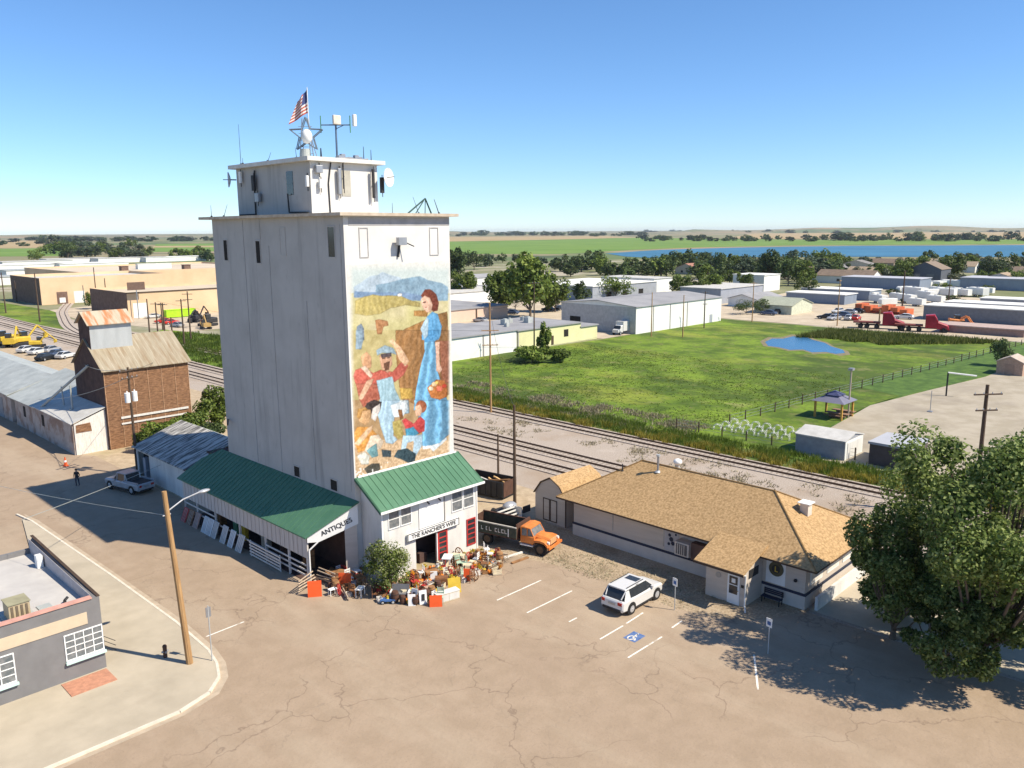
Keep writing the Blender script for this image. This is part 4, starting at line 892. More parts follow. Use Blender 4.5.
mb = MB(); mb.tube((52.6, 38.6, roofz(52.6, 38.6) - .1), (52.6, 38.6, roofz(52.6, 38.6) + .55), .05); mb.tube((52.6, 38.6, roofz(52.6, 38.6) - .04), (52.6, 38.6, roofz(52.6, 38.6) + .06), .14, .08); mb.build('pipe', blackish, t)
t = thing('chimney', 'small square white chimney box on the hip end of the depot roof', 'chimney', (54.2, 23.6, 4.9))
mb = MB(); mb.box(53.9, 54.55, 23.3, 23.9, 4.5, 5.75); mb.build('stack', mat('chimney_pale', (.62, .56, .5), .8), t); mb = MB(); mb.box(53.75, 54.7, 23.15, 24.05, 5.78, 5.84); mb.box(53.95, 54.5, 23.35, 23.85, 5.751, 5.779); mb.build('cap', white, t)
# gambrel shed next to the depot
gs = thing('gambrel_shed', 'tan gambrel roofed storage shed at the left end of the depot', 'shed', (52, 44.6, 0))
gy0, gy1, gx0, gx1 = 42.75, 46.3, 50.3, 55.6; gc = (gy0 + gy1) / 2
prof = [(gy0, 0), (gy1, 0), (gy1, 2.45), (gy1 - .75, 3.45), (gc, 4.0), (gy0 + .75, 3.45), (gy0, 2.45)]
mb = MB(); mb.slab([(gx0, y, z) for y, z in prof], (gx1 - gx0, 0, 0)); mb.build('wall', tan, gs)
mb = MB(); top = [(gy1 + .1, 2.42), (gy1 - .72, 3.53), (gc, 4.1), (gy0 + .72, 3.53), (gy0 - .1, 2.42)]
for (a, b) in zip(top, top[1:]): mb.q((gx0 - .1, *a), (gx1 + .1, *a), (gx1 + .1, *b), (gx0 - .1, *b))
o = mb.build('roof', shingle, gs); sm = o.modifiers.new('t', 'SOLIDIFY'); sm.thickness = .05
mb = MB(); tt = [(y, z + .0) for y, z in top]
for (a, b) in zip(tt, tt[1:]): mb.tube((gx0 - .12, *a), (gx0 - .12, *b), .05, n=5)
mb.tube((gx0 - .02, gy0 + .02, 0), (gx0 - .02, gy0 + .02, 2.4), .06, n=5); mb.build('trim', brown, gs)
for k in range(2):
    y0 = 43.75 + k * .82; mb = MB(); mb.box(gx0 - .03, gx0 - .002, y0, y0 + .78, .15, 2.15); dd = mb.build('door', tan, gs)
    mb = MB(); [mb.box(gx0 - .05, gx0 - .031, *a) for a in ((y0, y0 + .08, .15, 2.15), (y0 + .7, y0 + .78, .15, 2.15), (y0 + .08, y0 + .7, 2.07, 2.15), (y0 + .08, y0 + .7, .15, .23))]; mb.build('door_trim', brown, dd)

# ---------------------------------------------------------------- old grain warehouse (rusty sheet) at the left
bx0, bx1, by0, by1 = 33.0, 43.0, 98.2, 107.8
brn = thing('grain_warehouse', 'rust coloured sheet metal grain warehouse with a raised grey monitor on its roof', 'warehouse', (38, 103, 0))
mb = MB(); mb.box(bx0 + .02, bx1, by0, by1, 0, 9.4, m=0); mb.slab([(bx1 - .01, by0, 9.4), (bx1 - .01, by1, 9.4), (bx1 - .01, 103, 12.6)], (-.1, 0, 0)); mb.build('wall', barnred, brn)
mb = MB(); mb.box(bx0 - .03, bx0 + .018, by0 + .02, by1 - .02, 0, 9.4); mb.slab([(bx0 - .03, by0 + .02, 9.4), (bx0 - .03, by1 - .02, 9.4), (bx0 - .03, 103, 12.6)], (.1, 0, 0)); mb.build('end_wall', barnside, brn)  # end away from the sun; its shade is put into a darker sheet colour
for s_, nm in ((-1, 'roof'), (1, 'roof')):
    ye = by0 - .35 if s_ < 0 else by1 + .35
    mb = MB(); mb.slab([(bx0 - .25, ye, 9.3), (bx1 + .35, ye, 9.3), (bx1 + .35, 103, 12.75), (bx0 - .25, 103, 12.75)], (0, 0, .08)); mb.build('roof', rusty, brn)
mb = MB()
for x in [bx0 + .02 + k * (bx1 - bx0 - .1) / 6 for k in range(7)]: mb.box(x, x + .07, by0 - .05, by0 - .002, .1, 9.3)
mb.build('battens', mat('pale_batten', (.40, .24, .14), .9, .3, 2), brn)
mb = MB(); mb.box(34.5, 42.6, by0 - .12, by0 - .052, 3.5, 3.75); mb.box(34.5, 42.6, by0 - .12, by0 - .052, 2.8, 3.0); mb.build('rail', peel, brn)
cp = MB(); cx0, cx1, cy0, cy1 = bx0, 37.7, 101.2, 104.8
cp.box(cx0 + .003, cx1, cy0 + .003, cy1, 10.6, 14.5); mon = cp.build('monitor', galv, brn)
mb = MB(); mb.box(cx0 - .035, cx0, cy0 + .01, cy1 - .01, 10.4, 14.5); mb.slab([(cx0 - .035, cy0, 14.5), (cx0 - .035, cy1, 14.5), (cx0 - .035, 103, 15.75)], (.05, 0, 0)); mb.build('end_sheet', barnside, mon)  # shade on the monitor end put into the same darker colour
for s_ in (-1, 1):
    ye = cy0 - .4 if s_ < 0 else cy1 + .4
    mb = MB(); mb.slab([(cx0 - .35, ye, 14.45), (cx1 + .35, ye, 14.45), (cx1 + .35, 103, 15.9), (cx0 - .35, 103, 15.9)], (0, 0, .08)); mb.build('roof', rust2, mon)
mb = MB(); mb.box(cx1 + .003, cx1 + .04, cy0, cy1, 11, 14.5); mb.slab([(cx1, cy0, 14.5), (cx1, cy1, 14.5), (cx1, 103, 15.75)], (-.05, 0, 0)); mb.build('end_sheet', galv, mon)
# lean-to in front of its shaded end
lt = thing('lean_to_shed', 'low patchwork shed with a grey roof against the rust coloured grain warehouse', 'shed', (31, 106, 0))
lx0 = 29.3
mb = MB(); mb.box(lx0, lx0 + .15, 98.75, 121, 0, 3.7); mb.build('street_wall', oldwall, lt)
mb = MB(); mb.slab([(lx0 + .151, 98.6, 0), (32.95, 98.6, 0), (32.95, 98.6, 4.9), (lx0 + .151, 98.6, 3.65)], (0, .15, 0)); mb.build('front_wall', peel, lt)
mb = MB(); mb.slab([(lx0 + .3, 98.55, 2.6), (31.3, 98.55, 2.6), (31.2, 98.55, 3.6), (lx0 + .35, 98.55, 3.5)], (0, .045, 0)); mb.build('rust_patch', barnred, lt)
mb = MB(); mb.slab([(lx0 - .25, 98.4, 3.68), (32.96, 98.4, 5.1), (32.96, 111, 5.1), (lx0 - .25, 112.5, 3.68)], (0, 0, .08)); mb.build('roof', whiteroof, lt)
mb = MB(); mb.slab([(lx0 - .25, 112.0, 3.60), (32.97, 108.3, 4.98), (36.6, 108.3, 6.4), (36.6, 123.5, 6.4), (lx0 - .45, 123.5, 3.60)], (0, 0, .08)); mb.build('roof', galvroof, lt)
for y in (109.0, 116.5): mb = MB(); mb.box(lx0 - .03, lx0 - .002, y, y + .9, 1.7, 3.1); mb.build('window', dark, lt)
# conveyor legs from lean-to to the warehouse
mb = MB(); mb.tube((29.6, 110.6, 3.9), (32.9, 102.5, 9.6), .16, n=8); mb.tube((31.0, 106.6, 4.2), (31.1, 107.2, 6.7), .09)
tag(mb.build('conveyor_tube', galvroof), 'pale sloping conveyor pipe rising to the rust coloured grain warehouse', 'conveyor')
mb = MB(); mb.box(30.7, 31.3, 103.3, 103.9, 4.38, 4.5); mb.tube((31, 103.6, 4.45), (31.05, 103.7, 7.3), .1, n=8)
tag(mb.build('vent_stack', galvroof), 'white vent stack on the roof of the low patchwork shed', 'vent stack')
# long grey metal shed farther left
ls = thing('metal_shed', 'long low shed with a wide pale grey metal roof at far left', 'shed', (34, 140, 0))
mb = MB(); mb.box(29.3, 39.5, 123, 172, 0, 3.6); mb.build('wall', oldwall, ls)
mb = MB(); mb.slab([(28.8, 122.7, 3.75), (34.8, 122.7, 5.7), (34.8, 172.3, 5.7), (28.8, 172.3, 3.75)], (0, 0, .1)); mb.build('roof', galvroof, ls)
mb = MB(); mb.slab([(34.8, 122.7, 5.7), (40.2, 122.7, 3.75), (40.2, 172.3, 3.75), (34.8, 172.3, 5.7)], (0, 0, .1)); mb.build('roof', galvroof, ls)
for k in range(6):
    mb = MB(); mb.box(29.25, 29.298, 127 + k * 7, 130 + k * 7, 0, 2.8); mb.build('door', mat('grey_door', (.26, .27, .28), .8), ls)
mb = MB(); mb.tube((38.9, 120.5, 0), (38.9, 120.5, 6.2), .12); mb.tube((38.9, 120.5, 6.2), (38.9, 120.5, 6.5), .2)
tag(mb.build('flue_pipe', blackish), 'dark pipe standing at the back of the metal shed', 'pipe')

# ---------------------------------------------------------------- grey commercial building bottom left
cb = thing('commercial_building', 'dark grey flat roofed shop building with white gridded windows at the bottom left', 'shop building', (8, 53, 0))
mb = MB(); mb.box(-14, 14.5, 47.4, 47.7, 0, 4.55); mb.box(14.2, 14.5, 47.701, 59.5, 0, 4.55); mb.box(-14, 14.199, 59.2, 59.5, 0, 4.2); mb.build('wall', greywall, cb)
mb = MB(); mb.box(-14, 14.19, 47.71, 59.19, 3.7, 3.9); mb.build('roof', mat('white_membrane', (.42, .40, .38), .8, scale=.5, col2=(.50, .48, .45), detail=8), cb)
mb = MB(); mb.slab([(14.18, 47.72, 3.9), (14.18, 59.3, 3.9), (14.18, 59.3, 4.9), (14.18, 47.72, 4.56)], (-.02, 0, 0)); mb.build('parapet_lining', mat('parapet_lilac', (.46, .43, .43), .9, .1, 3), cb)
mb = MB(); mb.slab([(14.36, 47.4, 4.551), (14.54, 47.4, 4.551), (14.54, 59.6, 4.96), (14.36, 59.6, 4.96)], (0, 0, .05)); mb.build('parapet_cap', brown, cb)
mb = MB(); mb.slab([(14.2, 47.7, 4.5), (14.5, 47.7, 4.5), (14.5, 59.5, 4.9), (14.2, 59.5, 4.5)], (0, 0, .04)); mb.build('parapet_top', greywall, cb)
mb = MB(); mb.box(-14, 14.09, 47.33, 47.72, 4.552, 4.64); mb.build('red_cap', mat('pinkish_coping', (.55, .30, .24), .8), cb)
mb = MB(); mb.box(-14, 13.75, 47.36, 47.398, 3.15, 3.85); mb.build('sign_band', tanband, cb)
for x0, x1, z0, z1 in ((12.5, 14.42, 1.35, 2.8), (7.3, 9.9, 1.25, 2.8)):
    o = framed(cb, x0, x1, z0, z1, 47.4, M=glassl, cols=4, rows=4, t=.06)
    mb = MB(); mb.box(x0 - .1, x1 + .12, 47.2, 47.33, z0 - .22, z0 - .08); mb.build('sill', mint, o)
mb = MB(); mb.box(12, 14.4, 45.5, 47.2, .12, .16); mb.build('brick_step', mat('red_paving', (.45, .22, .14), .9, .15, 4), cb)
ac = thing('cooler_unit', 'square tan rooftop cooler with louvres on the white roof bottom left', 'air conditioner', (11, 50, 3.9))
mb = MB(); mb.box(10.3, 11.35, 48.85, 50.0, 3.98, 4.9); mb.build('housing', mat('tan_metal', (.44, .35, .22), .7, .1, 3), ac)
mb = MB(); [mb.box(10.4 + k * .24, 10.52 + k * .24, 48.82, 48.848, 4.1, 4.8) for k in range(4)]; mb.build('louvre', mat('louvre_brown', (.16, .12, .08), .8), ac)
mb = MB(); mb.box(10.25, 11.4, 48.8, 50.05, 4.901, 4.95); mb.build('lid', mat('olive_lid', (.30, .28, .18), .8), ac)
mb = MB(); mb.box(10.1, 11.6, 48.7, 50.2, 3.903, 3.98); mb.box(11.9, 12.6, 49.4, 50.0, 3.903, 3.96); mb.build('curb', galvroof, ac)
for (x, y, M, lab) in ((13.2, 49.2, blackish, 'small dark vent near the front corner of the white roof'), (11.0, 54.6, white, 'small white vent in the middle of the white roof'), (9.2, 54.2, blackish, 'dark bent pipe at the left of the white roof')):
    mb = MB(); mb.tube((x, y, 3.85), (x, y, 4.15), .09); mb.tube((x, y, 4.15), (x + .2, y + .1, 4.25), .08); tag(mb.build('roof_pipe', M), lab, 'vent pipe')
mb = MB(); mb.box(13.7, 14.05, 56.0, 56.5, 3.9, 4.7); tag(mb.build('electrical_box', white), 'small white box at the back corner of the white roof', 'utility box')
rp = thing('handrail', 'thin metal stair railing beside the grey shop building', 'railing', (15, 50.8, .12))
for y in (49.4, 50.6, 51.8): mb = MB(); mb.tube((15.1, y, .12), (15.1, y, 1.1), .025, n=6); mb.build('post', blackish, rp)
for z in (.5, .8, 1.1): mb = MB(); mb.tube((15.1, 49.4, z), (15.1, 51.8, z), .02, n=6); mb.tube((15.1, 49.4, z), (15.6, 48.9, z - .3), .02, n=6); mb.build('rail', blackish, rp)
mb = MB(); mb.box(14.55, 15.05, 49.3, 51.9, .12, .35); tag(mb.build('step', concrete), 'low concrete step at the side door of the grey shop', 'step')

# ---------------------------------------------------------------- vehicles
def ringx(x, w, z0, z1, c0=.12, c1=.1):
    return [(x, -w, z0 + c0), (x, -w + c0, z0), (x, w - c0, z0), (x, w, z0 + c0), (x, w, z1 - c1), (x, w - c1, z1), (x, -w + c1, z1), (x, -w, z1 - c1)]
def wheels(t, xs, w, r, wd=.22, rimM=None):
    for x in xs:
        for s in (-1, 1):
            b = MB(); b.tube((x, s * (w - wd + .03), r), (x, s * (w + .03), r), r, n=18); wh = b.build('wheel', rubber, t, world=False)
            b = MB(); b.tube((x, s * (w + .031), r), (x, s * (w + .045), r), r * .62, r * .5, n=12); b.tube((x, s * (w + .046), r), (x, s * (w + .06), r), r * .15, n=8)
            b.build('rim', rimM or silver, wh, world=False)
KINDS = {
 'suv': dict(L=4.6, w=.92, body=[(-2.3, .80, .42, .95), (-2.2, .88, .30, 1.06), (-1.4, .92, .24, 1.10), (0, .92, .24, 1.08), (1.1, .92, .24, 1.06), (1.7, .90, .26, 1.0), (2.15, .84, .32, .90), (2.3, .70, .42, .76)],
             cab=[(-2.12, .80, .60, 1.05, 1.12), (-1.75, .84, .68, 1.06, 1.62), (-.6, .86, .70, 1.06, 1.70), (.35, .85, .68, 1.05, 1.66), (1.15, .80, .66, 1.03, 1.08)], roof=(-1.78, .42, 1.64, 1.70), wh=(-1.38, 1.42), r=.37),
 'car': dict(L=4.6, w=.9, body=[(-2.3, .75, .42, .88), (-2.1, .86, .28, .96), (-1.2, .9, .22, .98), (1.0, .9, .22, .94), (1.8, .88, .25, .86), (2.3, .7, .38, .68)],
             cab=[(-1.9, .72, .6, .93, .98), (-1.1, .8, .62, .95, 1.40), (.2, .8, .62, .95, 1.42), (1.05, .76, .62, .92, .97)], roof=(-1.1, .25, 1.40, 1.45), wh=(-1.4, 1.4), r=.33),
 'pickup': dict(L=5.6, w=.98, body=[(-2.8, .92, .5, 1.05), (-2.7, .97, .4, 1.10), (.5, .98, .36, 1.10), (1.6, .97, .36, 1.10), (2.5, .94, .42, 1.02), (2.8, .8, .5, .9)],
             cab=[(-.75, .86, .74, 1.08, 1.14), (-.6, .88, .76, 1.08, 1.78), (.6, .88, .76, 1.08, 1.80), (1.3, .84, .74, 1.08, 1.13)], roof=(-.62, .7, 1.79, 1.85), wh=(-1.75, 1.75), r=.40)}
def car(name, label, loc, rz, kind, M, cat=None, group=None, detail=True):
    K = KINDS[kind]; t = thing(name, label, cat or ('pickup truck' if kind == 'pickup' else 'car'), loc, rz, group)
    b = MB(); b.loft([ringx(*a) for a in K['body']])
    bo = b.build('body', M, t, world=False, smooth=False, bevel=.03 if detail else 0)
    b = MB(); b.loft([[(x, -wb, zb), (x, wb, zb), (x, wt, zt), (x, -wt, zt)] for x, wb, wt, zb, zt in K['cab']]); b.build('glass', glass, t, world=False)
    x0, x1, za, zb = K['roof']; wt = K['cab'][1][2]
    b = MB(); b.loft([ringx(x, wt + .03 if i in (1, 2) else wt, za - .02, zb, .02, .03) for i, x in enumerate((x0 - .04, x0 + .1, x1 - .1, x1 + .04))]); ro = b.build('roof', M, t, world=False)
    if kind == 'suv' and detail:
        b = MB(); b.box(-.35, .25, -.45, .45, zb + .001, zb + .012); b.build('sunroof', glass, ro, world=False)
        for s in (-1, 1): b = MB(); b.tube((x0 + .2, s * .62, zb + .05), (x1 - .2, s * .62, zb + .05), .025, n=6); b.build('roof_rail', blackish, ro, world=False)
    b = MB()          # pillars follow the cabin edges
    cs = K['cab']
    for s in (-1, 1):
        for i in range(len(cs) - 1):
            A, B = cs[i], cs[i + 1]
            if i == 0 or i == len(cs) - 2: b.tube((A[0], s * A[2], A[4]), (B[0], s * B[2], B[4]), .045, n=5)
        if kind == 'pickup':
            for c in cs[1:-1]: b.tube((c[0], s * c[1], c[3]), (c[0], s * (c[2] + .01), c[4]), .045, n=5)
        if kind == 'suv': b.slab([(-2.1, s * .83, 1.05), (-1.45, s * .86, 1.06), (-1.5, s * .72, 1.6), (-1.78, s * .70, 1.6)], (0, s * .02, 0))
    b.build('window_frame', M, t, world=False)
    wheels(t, K['wh'], K['w'], K['r'])
    if detail:
        for s in (-1, 1):
            for x in K['wh']:
                b = MB(); b.tube((x, s * (K['w'] - .12), K['r'] + .02), (x, s * (K['w'] + .006), K['r'] + .02), K['r'] + .07, n=20); b.build('wheel_arch', blackish, t, world=False)
            b = MB(); b.box(-K['L'] / 2 - .01, -K['L'] / 2 + .22, s * .66 - .12, s * .62 + .16, .78, .98); b.build('tail_lamp', amber, t, world=False)
            b = MB(); b.box(K['L'] / 2 - .35, K['L'] / 2 - .03, s * .6 - .15, s * .6 + .15, .66, .80); b.build('headlight', lampw, t, world=False)
            b = MB(); b.box(.75, .92, s * (K['w'] + .02) - .08, s * (K['w'] + .02) + .08, 1.05, 1.2); b.build('mirror', M, t, world=False)
            b = MB(); b.box(K['wh'][0] + .5, K['wh'][1] - .5, s * K['w'] - .01, s * K['w'] + .012, .25, .38); b.build('side_skirt', blackish, t, world=False)
        b = MB(); b.box(-K['L'] / 2 - .02, -K['L'] / 2 + .1, -.7, .7, .36, .52); b.build('bumper', blackish, t, world=False)
        b = MB(); b.box(-K['L'] / 2 - .03, -K['L'] / 2 + .05, -.26, .26, .72, .86); b.build('number_plate', steel, t, world=False)
    if kind == 'pickup':
        b = MB(); b.box(-2.65, -.85, -.8, .8, 1.101, 1.115); b.build('bed_floor', blackish, t, world=False)
        for s in (-1, 1): b = MB(); b.box(-2.75, -.8, s * .9 - .06, s * .9 + .06, 1.1, 1.24); b.build('bed_rail', M, t, world=False)
    return t
car('suv', 'white SUV with a sunroof parked in the lot in front of the depot', (42.6, 30.2, .02), 0.02, 'suv', carwhite, 'car').scale = (1.06, 1.04, 1.04)
pk = car('pickup_truck', 'grey pickup truck with an open black bed parked by the garage shed', (28.7, 81.2, .02), radians(103), 'pickup', silver)
# orange dump truck
tk = thing('dump_truck', 'old orange cab dump truck with a dark green steel bed beside the store', 'truck', (44.55, 43.15, .02), radians(-76))
T = lambda b, n, M, **k: b.build(n, M, tk, world=False, **k)
b = MB(); b.box(-3.6, 3.3, -.45, .45, .62, .82); T(b, 'chassis', blackish)
b = MB(); b.loft([ringx(.95, .92, .75, 1.35, .05, .05), ringx(2.0, .95, .75, 1.40, .05, .08), ringx(2.15, .9, .8, 1.42, .05, .1)]); b.loft([ringx(2.1, .62, .95, 1.48, .05, .16), ringx(2.8, .60, .95, 1.42, .05, .16), ringx(3.35, .56, .95, 1.32, .05, .12)]); cabo = T(b, 'cab', orange)
b = MB(); b.loft([[(x, -wb, zb), (x, wb, zb), (x, wt, zt), (x, -wt, zt)] for x, wb, wt, zb, zt in ((.98, .88, .80, 1.34, 1.95), (1.75, .88, .80, 1.34, 1.95), (2.1, .85, .8, 1.38, 1.42))]); T(b, 'glass', glassl)
b = MB(); b.loft([ringx(.9, .82, 1.94, 2.03, .03, .04), ringx(1.3, .88, 1.94, 2.09, .03, .05), ringx(1.82, .84, 1.93, 2.02, .03, .04)]); T(b, 'cab_roof', orange)
b = MB(); b.box(.93, 1.05, -.88, .88, 1.3, 1.95); [b.tube((1.80, s * .8, 1.94), (2.12, s * .86, 1.36), .04, n=5) for s in (-1, 1)]; [b.box(1.5, 1.57, s * .85 - .03, s * .85 + .03, 1.34, 1.94) for s in (-1, 1)]; T(b, 'pillars', orange)
for s in (-1, 1):
    b = MB(); b.loft([[(x, s * .56, z), (x, s * 1.06, z - .04), (x, s * 1.08, z - .2), (x, s * .56, z - .25)] for x, z in ((2.05, .95), (2.25, 1.22), (2.75, 1.27), (3.15, 1.2), (3.42, .95))]); T(b, 'fender', orange)
    b = MB(); b.tube((3.3, s * .78, 1.08), (3.46, s * .78, 1.08), .12, n=10); T(b, 'headlight', lampw)
    b = MB(); b.box(.95, 2.1, s * .9 - .12, s * .9 + .12, .58, .66); T(b, 'running_board', white)
b = MB(); b.box(3.34, 3.42, -.5, .5, .85, 1.28); T(b, 'grille', mat('pale_orange', (.65, .34, .16), .6))
b = MB(); b.box(3.5, 3.62, -1.1, 1.1, .62, .82); T(b, 'bumper', orange)
wheels(tk, (-2.1, 2.75), 1.0, .48, .28, mat('dull_rim', (.12, .08, .05), .8))
dgreen = mat('dark_green_steel', (.03, .045, .035), .8, scale=3, col2=(.07, .07, .05)); rin = mat('rust_brown_steel', (.09, .045, .03), .9, .2, 3)
b = MB(); b.box(-3.8, .7, -1.15, 1.15, .95, 1.05); bed = T(b, 'bed', rin)
for s in (-1, 1):
    b = MB(); b.box(-3.8, .7, s * 1.15 - .04, s * 1.15 + .04, 1.05, 1.9); so_ = b.build('side_board', dgreen, bed, world=False)
    b = MB(); b.box(-3.8, .7, s * 1.15 - .07, s * 1.15 + .07, 1.901, 1.98); b.build('top_rail', mat('pale_rail', (.45, .42, .36), .8) if s < 0 else rin, so_, world=False)
b = MB(); b.box(.62, .7, -1.1, 1.1, 1.05, 2.2); b.build('headboard', rin, bed, world=False)
b = MB(); b.box(-3.8, -3.72, -1.1, 1.1, 1.05, 1.9); b.build('tailgate', rin, bed, world=False)
lt_ = MB()     # worn white lettering, largely illegible
for k, (x, wd) in enumerate(((-2.55, .18), (-2.1, .12), (-1.8, .22), (-1.25, .2), (-.95, .2), (-.65, .22), (-.35, .2))):
    lt_.box(x, x + wd, -1.2, -1.192, 1.3, 1.36); lt_.box(x, x + .05, -1.2, -1.192, 1.36, 1.62)
    if k % 2: lt_.box(x + .051, x + wd, -1.2, -1.192, 1.56, 1.62)
lt_.build('lettering', peel, bed, world=False)
b = MB(); b.box(-.05, .03, -1.2, -1.19, 1.1, 1.75); b.build('white_strip', white, bed, world=False)
# roll-off container with scrap wood
dc = thing('dumpster', 'dark open dumpster filled with scrap wood behind the store', 'dumpster', (52.3, 54.2, 0), radians(100))
D = lambda b, n, M: b.build(n, M, dc, world=False)
b = MB(); b.box(-2.4, 2.4, -1.1, 1.1, .2, .3); D(b, 'floor', blackish)
for s in (-1, 1): b = MB(); b.box(-2.4, 2.4, s * 1.1 - .04, s * 1.1 + .04, .3, 1.75); [b.box(-2.35 + k * .66, -2.25 + k * .66, s * 1.17 - .03, s * 1.17 + .03, .3, 1.7) for k in range(8)]; D(b, 'side_wall', blackish)
for s in (-1, 1): b = MB(); b.box(s * 2.4 - .04, s * 2.4 + .04, -1.05, 1.05, .3, 1.75); D(b, 'end_wall', rin)
random.seed(9)
for k in range(9):
    b = MB(); x, y = random.uniform(-1.6, 1.6), random.uniform(-.6, .6); a = random.uniform(-.6, .6); d = Vector((cos(a), sin(a), random.uniform(-.1, .2))) * random.uniform(.5, .9)
    c = Vector((x, y, 1.35 + k * .03)); b.tube(c - d, c + d, .09, n=4)
    o = b.build('scrap_board', [mat('fresh_timber', (.62, .40, .18), .8, .2, 3), peel, wood][k % 3]); o.location = dc.location; o.rotation_euler = dc.rotation_euler
    tag(o, ['pale timber offcut', 'white painted board', 'brown board'][k % 3] + [' near the left end of', ' in the middle of', ' near the right end of'][0 if x < -.5 else 1 if x < .6 else 2] + ' the dumpster scrap', 'board', 'scrap boards in the dumpster')
# trailer with white things next to gambrel shed
b = MB(); b.box(48.2, 50.1, 47.3, 49.6, .35, .5); b.tube((48.3, 47.25, .35), (48.3, 47.45, .35), .3, n=12); b.tube((48.3, 49.45, .35), (48.3, 49.65, .35), .3, n=12); b.box(49.4, 50.3, 46.9, 47.0, .5, 1.1)
tt = tag(b.build('utility_trailer', blackish), 'small dark utility trailer parked left of the gambrel shed', 'trailer')
b = MB(); [b.box(46.6 + k * .0, 49.2, 46.9 + k * .25, 46.98 + k * .25, .3 + k * .22, .42 + k * .22) for k in range(4)]; b.box(46.6, 46.7, 46.88, 47.9, .0, 1.1); b.box(49.1, 49.2, 46.88, 47.9, 0, 1.1)
tag(b.build('rail_fence', whiteside), 'white slatted fence panel behind the orange dump truck', 'fence panel')
b = MB(); b.ball((49.2, 48.4, .9), .55, 10, sx=1.4, sz=.7); tag(b.build('tarp_bundle', silver, smooth=True), 'pale tarp bundle on the small utility trailer', 'bundle')

# ---------------------------------------------------------------- poles and wires
def pole(label, x, y, h, M=darkpole, arms=(), r=.16, rz=0., insul=True, name='utility_pole', group=None):
    t = thing(name, label, 'utility pole', (x, y, 0), rz, group)
    b = MB(); b.tube((0, 0, -.2), (0, 0, h), r, r * .65, 10); b.build('pole', M, t, world=False)
    for (z, ln) in arms:
        b = MB(); b.box(-ln / 2, ln / 2, -r * .65 - .1, -r * .65, z - .06, z + .06); a = b.build('crossarm', M, t, world=False)
        if insul:
            for k in range(4): xx = -ln / 2 + .1 + k * (ln - .2) / 3; b = MB(); b.tube((xx, -r * .65 - .05, z + .06), (xx, -r * .65 - .05, z + .2), .05, .03, 6); b.build('insulator', silver, a, world=False)
    return t
p1 = pole('tall bare tan wooden pole with a street lamp on the corner sidewalk', 18.05, 44.27, 10.7, polewood, r=.2); p1.rotation_euler = (-.040, -.040, 0)
b = MB(); b.path([(0, 0, 9.5), (1.1, .3, 9.85), (2.2, .5, 9.95)], .04); arm = b.build('lamp_arm', silver, p1, world=False)
b = MB(); b.ball((2.5, .55, 9.93), .34, 12, sx=1.1, sy=.55, sz=.3); b.build('lamp_head', silver, arm, world=False, smooth=True)
b = MB(); b.tube((.2, .05, 9.3), (-.25, .05, 9.3), .04); b.build('insulator', silver, p1, world=False)
pb = pole('dark utility pole with two white transformers in front of the rust coloured grain warehouse', 31.2, 85.6, 11.5, darkpole, ((11.2, 2.4), (10.4, 2.0)), rz=radians(20))
for s in (-.45, .45): b = MB(); b.tube((s, -.1, 7.9), (s, -.1, 8.9), .27, n=14); b.tube((s, -.1, 8.9), (s, -.1, 9.1), .06, n=6); b.build('transformer', white, pb, world=False, smooth=False)
pg = pole('dark bare pole between the dumpster and the orange dump truck', 51.5, 50.0, 9.5, darkpole, r=.17)
pole('short dark leaning pole behind the dumpster', 56.5, 57.2, 4.6, darkpole, r=.13)
pole('tan pole with a low crossarm at the edge of the green field', 77.1, 79.4, 15.4, polewood, ((11.6, 2.4), (9.6, 2.2)), rz=radians(-40))
pole('dark pole before the pale yellow wall', 116.5, 107.5, 15.5, darkpole, ((15.0, 2.0),), rz=radians(-40))
pole('dark pole with crossarm rising behind the big tree on the right', *G(974, 516)[:2], 11.8, darkpole, ((11.0, 2.6), (9.6, 2.0)), r=.22, rz=radians(-40))
pole('thin tan pole by the left corner of the white warehouse', 161, 110.5, 10.5, polewood, r=.15)
pole('thin grey pole before the white warehouse wall', 164.5, 104, 10, polewood, r=.15)
pole('tan pole with small crossarm right of the white warehouse', *G(752, 322)[:2], 11, polewood, ((10.6, 1.8),), r=.15, rz=radians(-40))
pole('grey lamp pole in front of the parked cars', *G(837, 326)[:2], 12, polewood, ((11.8, 1.2),), r=.15, insul=False)
pole('pole with crossarm before the white warehouse right end', *G(704, 328)[:2], 9.5, darkpole, ((9.1, 1.8), (6.2, 1.2)), r=.16, rz=radians(-40))
pole('dark thick pole behind the red trucks', *G(902, 309)[:2], 12, darkpole, r=.25)
pole('dark pole above the grey storage row', *G(948, 305)[:2], 9, darkpole, r=.2)
pole('tan pole left of the first red truck', *G(878.5, 329)[:2], 5, polewood, r=.2)
for i, (px, py, h, l) in enumerate(((150.5, 342, 14, 'leftmost dark pole behind the grain warehouse'), (158.5, 340, 12.5, 'pole with crossarm above the parked red trucks'), (166, 346, 13.5, 'dark pole with crossarm right of the red trucks'), (174, 355, 11, 'shorter bare pole before the lime container'), (184.5, 345, 14.5, 'dark pole at the right end of the lime container'), (191, 340, 16, 'dark pole with two crossarms beside the black machinery'), (163, 330, 10, 'thin pole in the middle of the equipment yard'))):
    q = G(px, py); pole(l, q.x, q.y, h * .72, darkpole, () if i in (0, 3) else ((h * .72 - .4, 2.2),) if i != 5 else ((10.9, 2.4), (9.6, 2.2)), r=.2, rz=radians(-40))
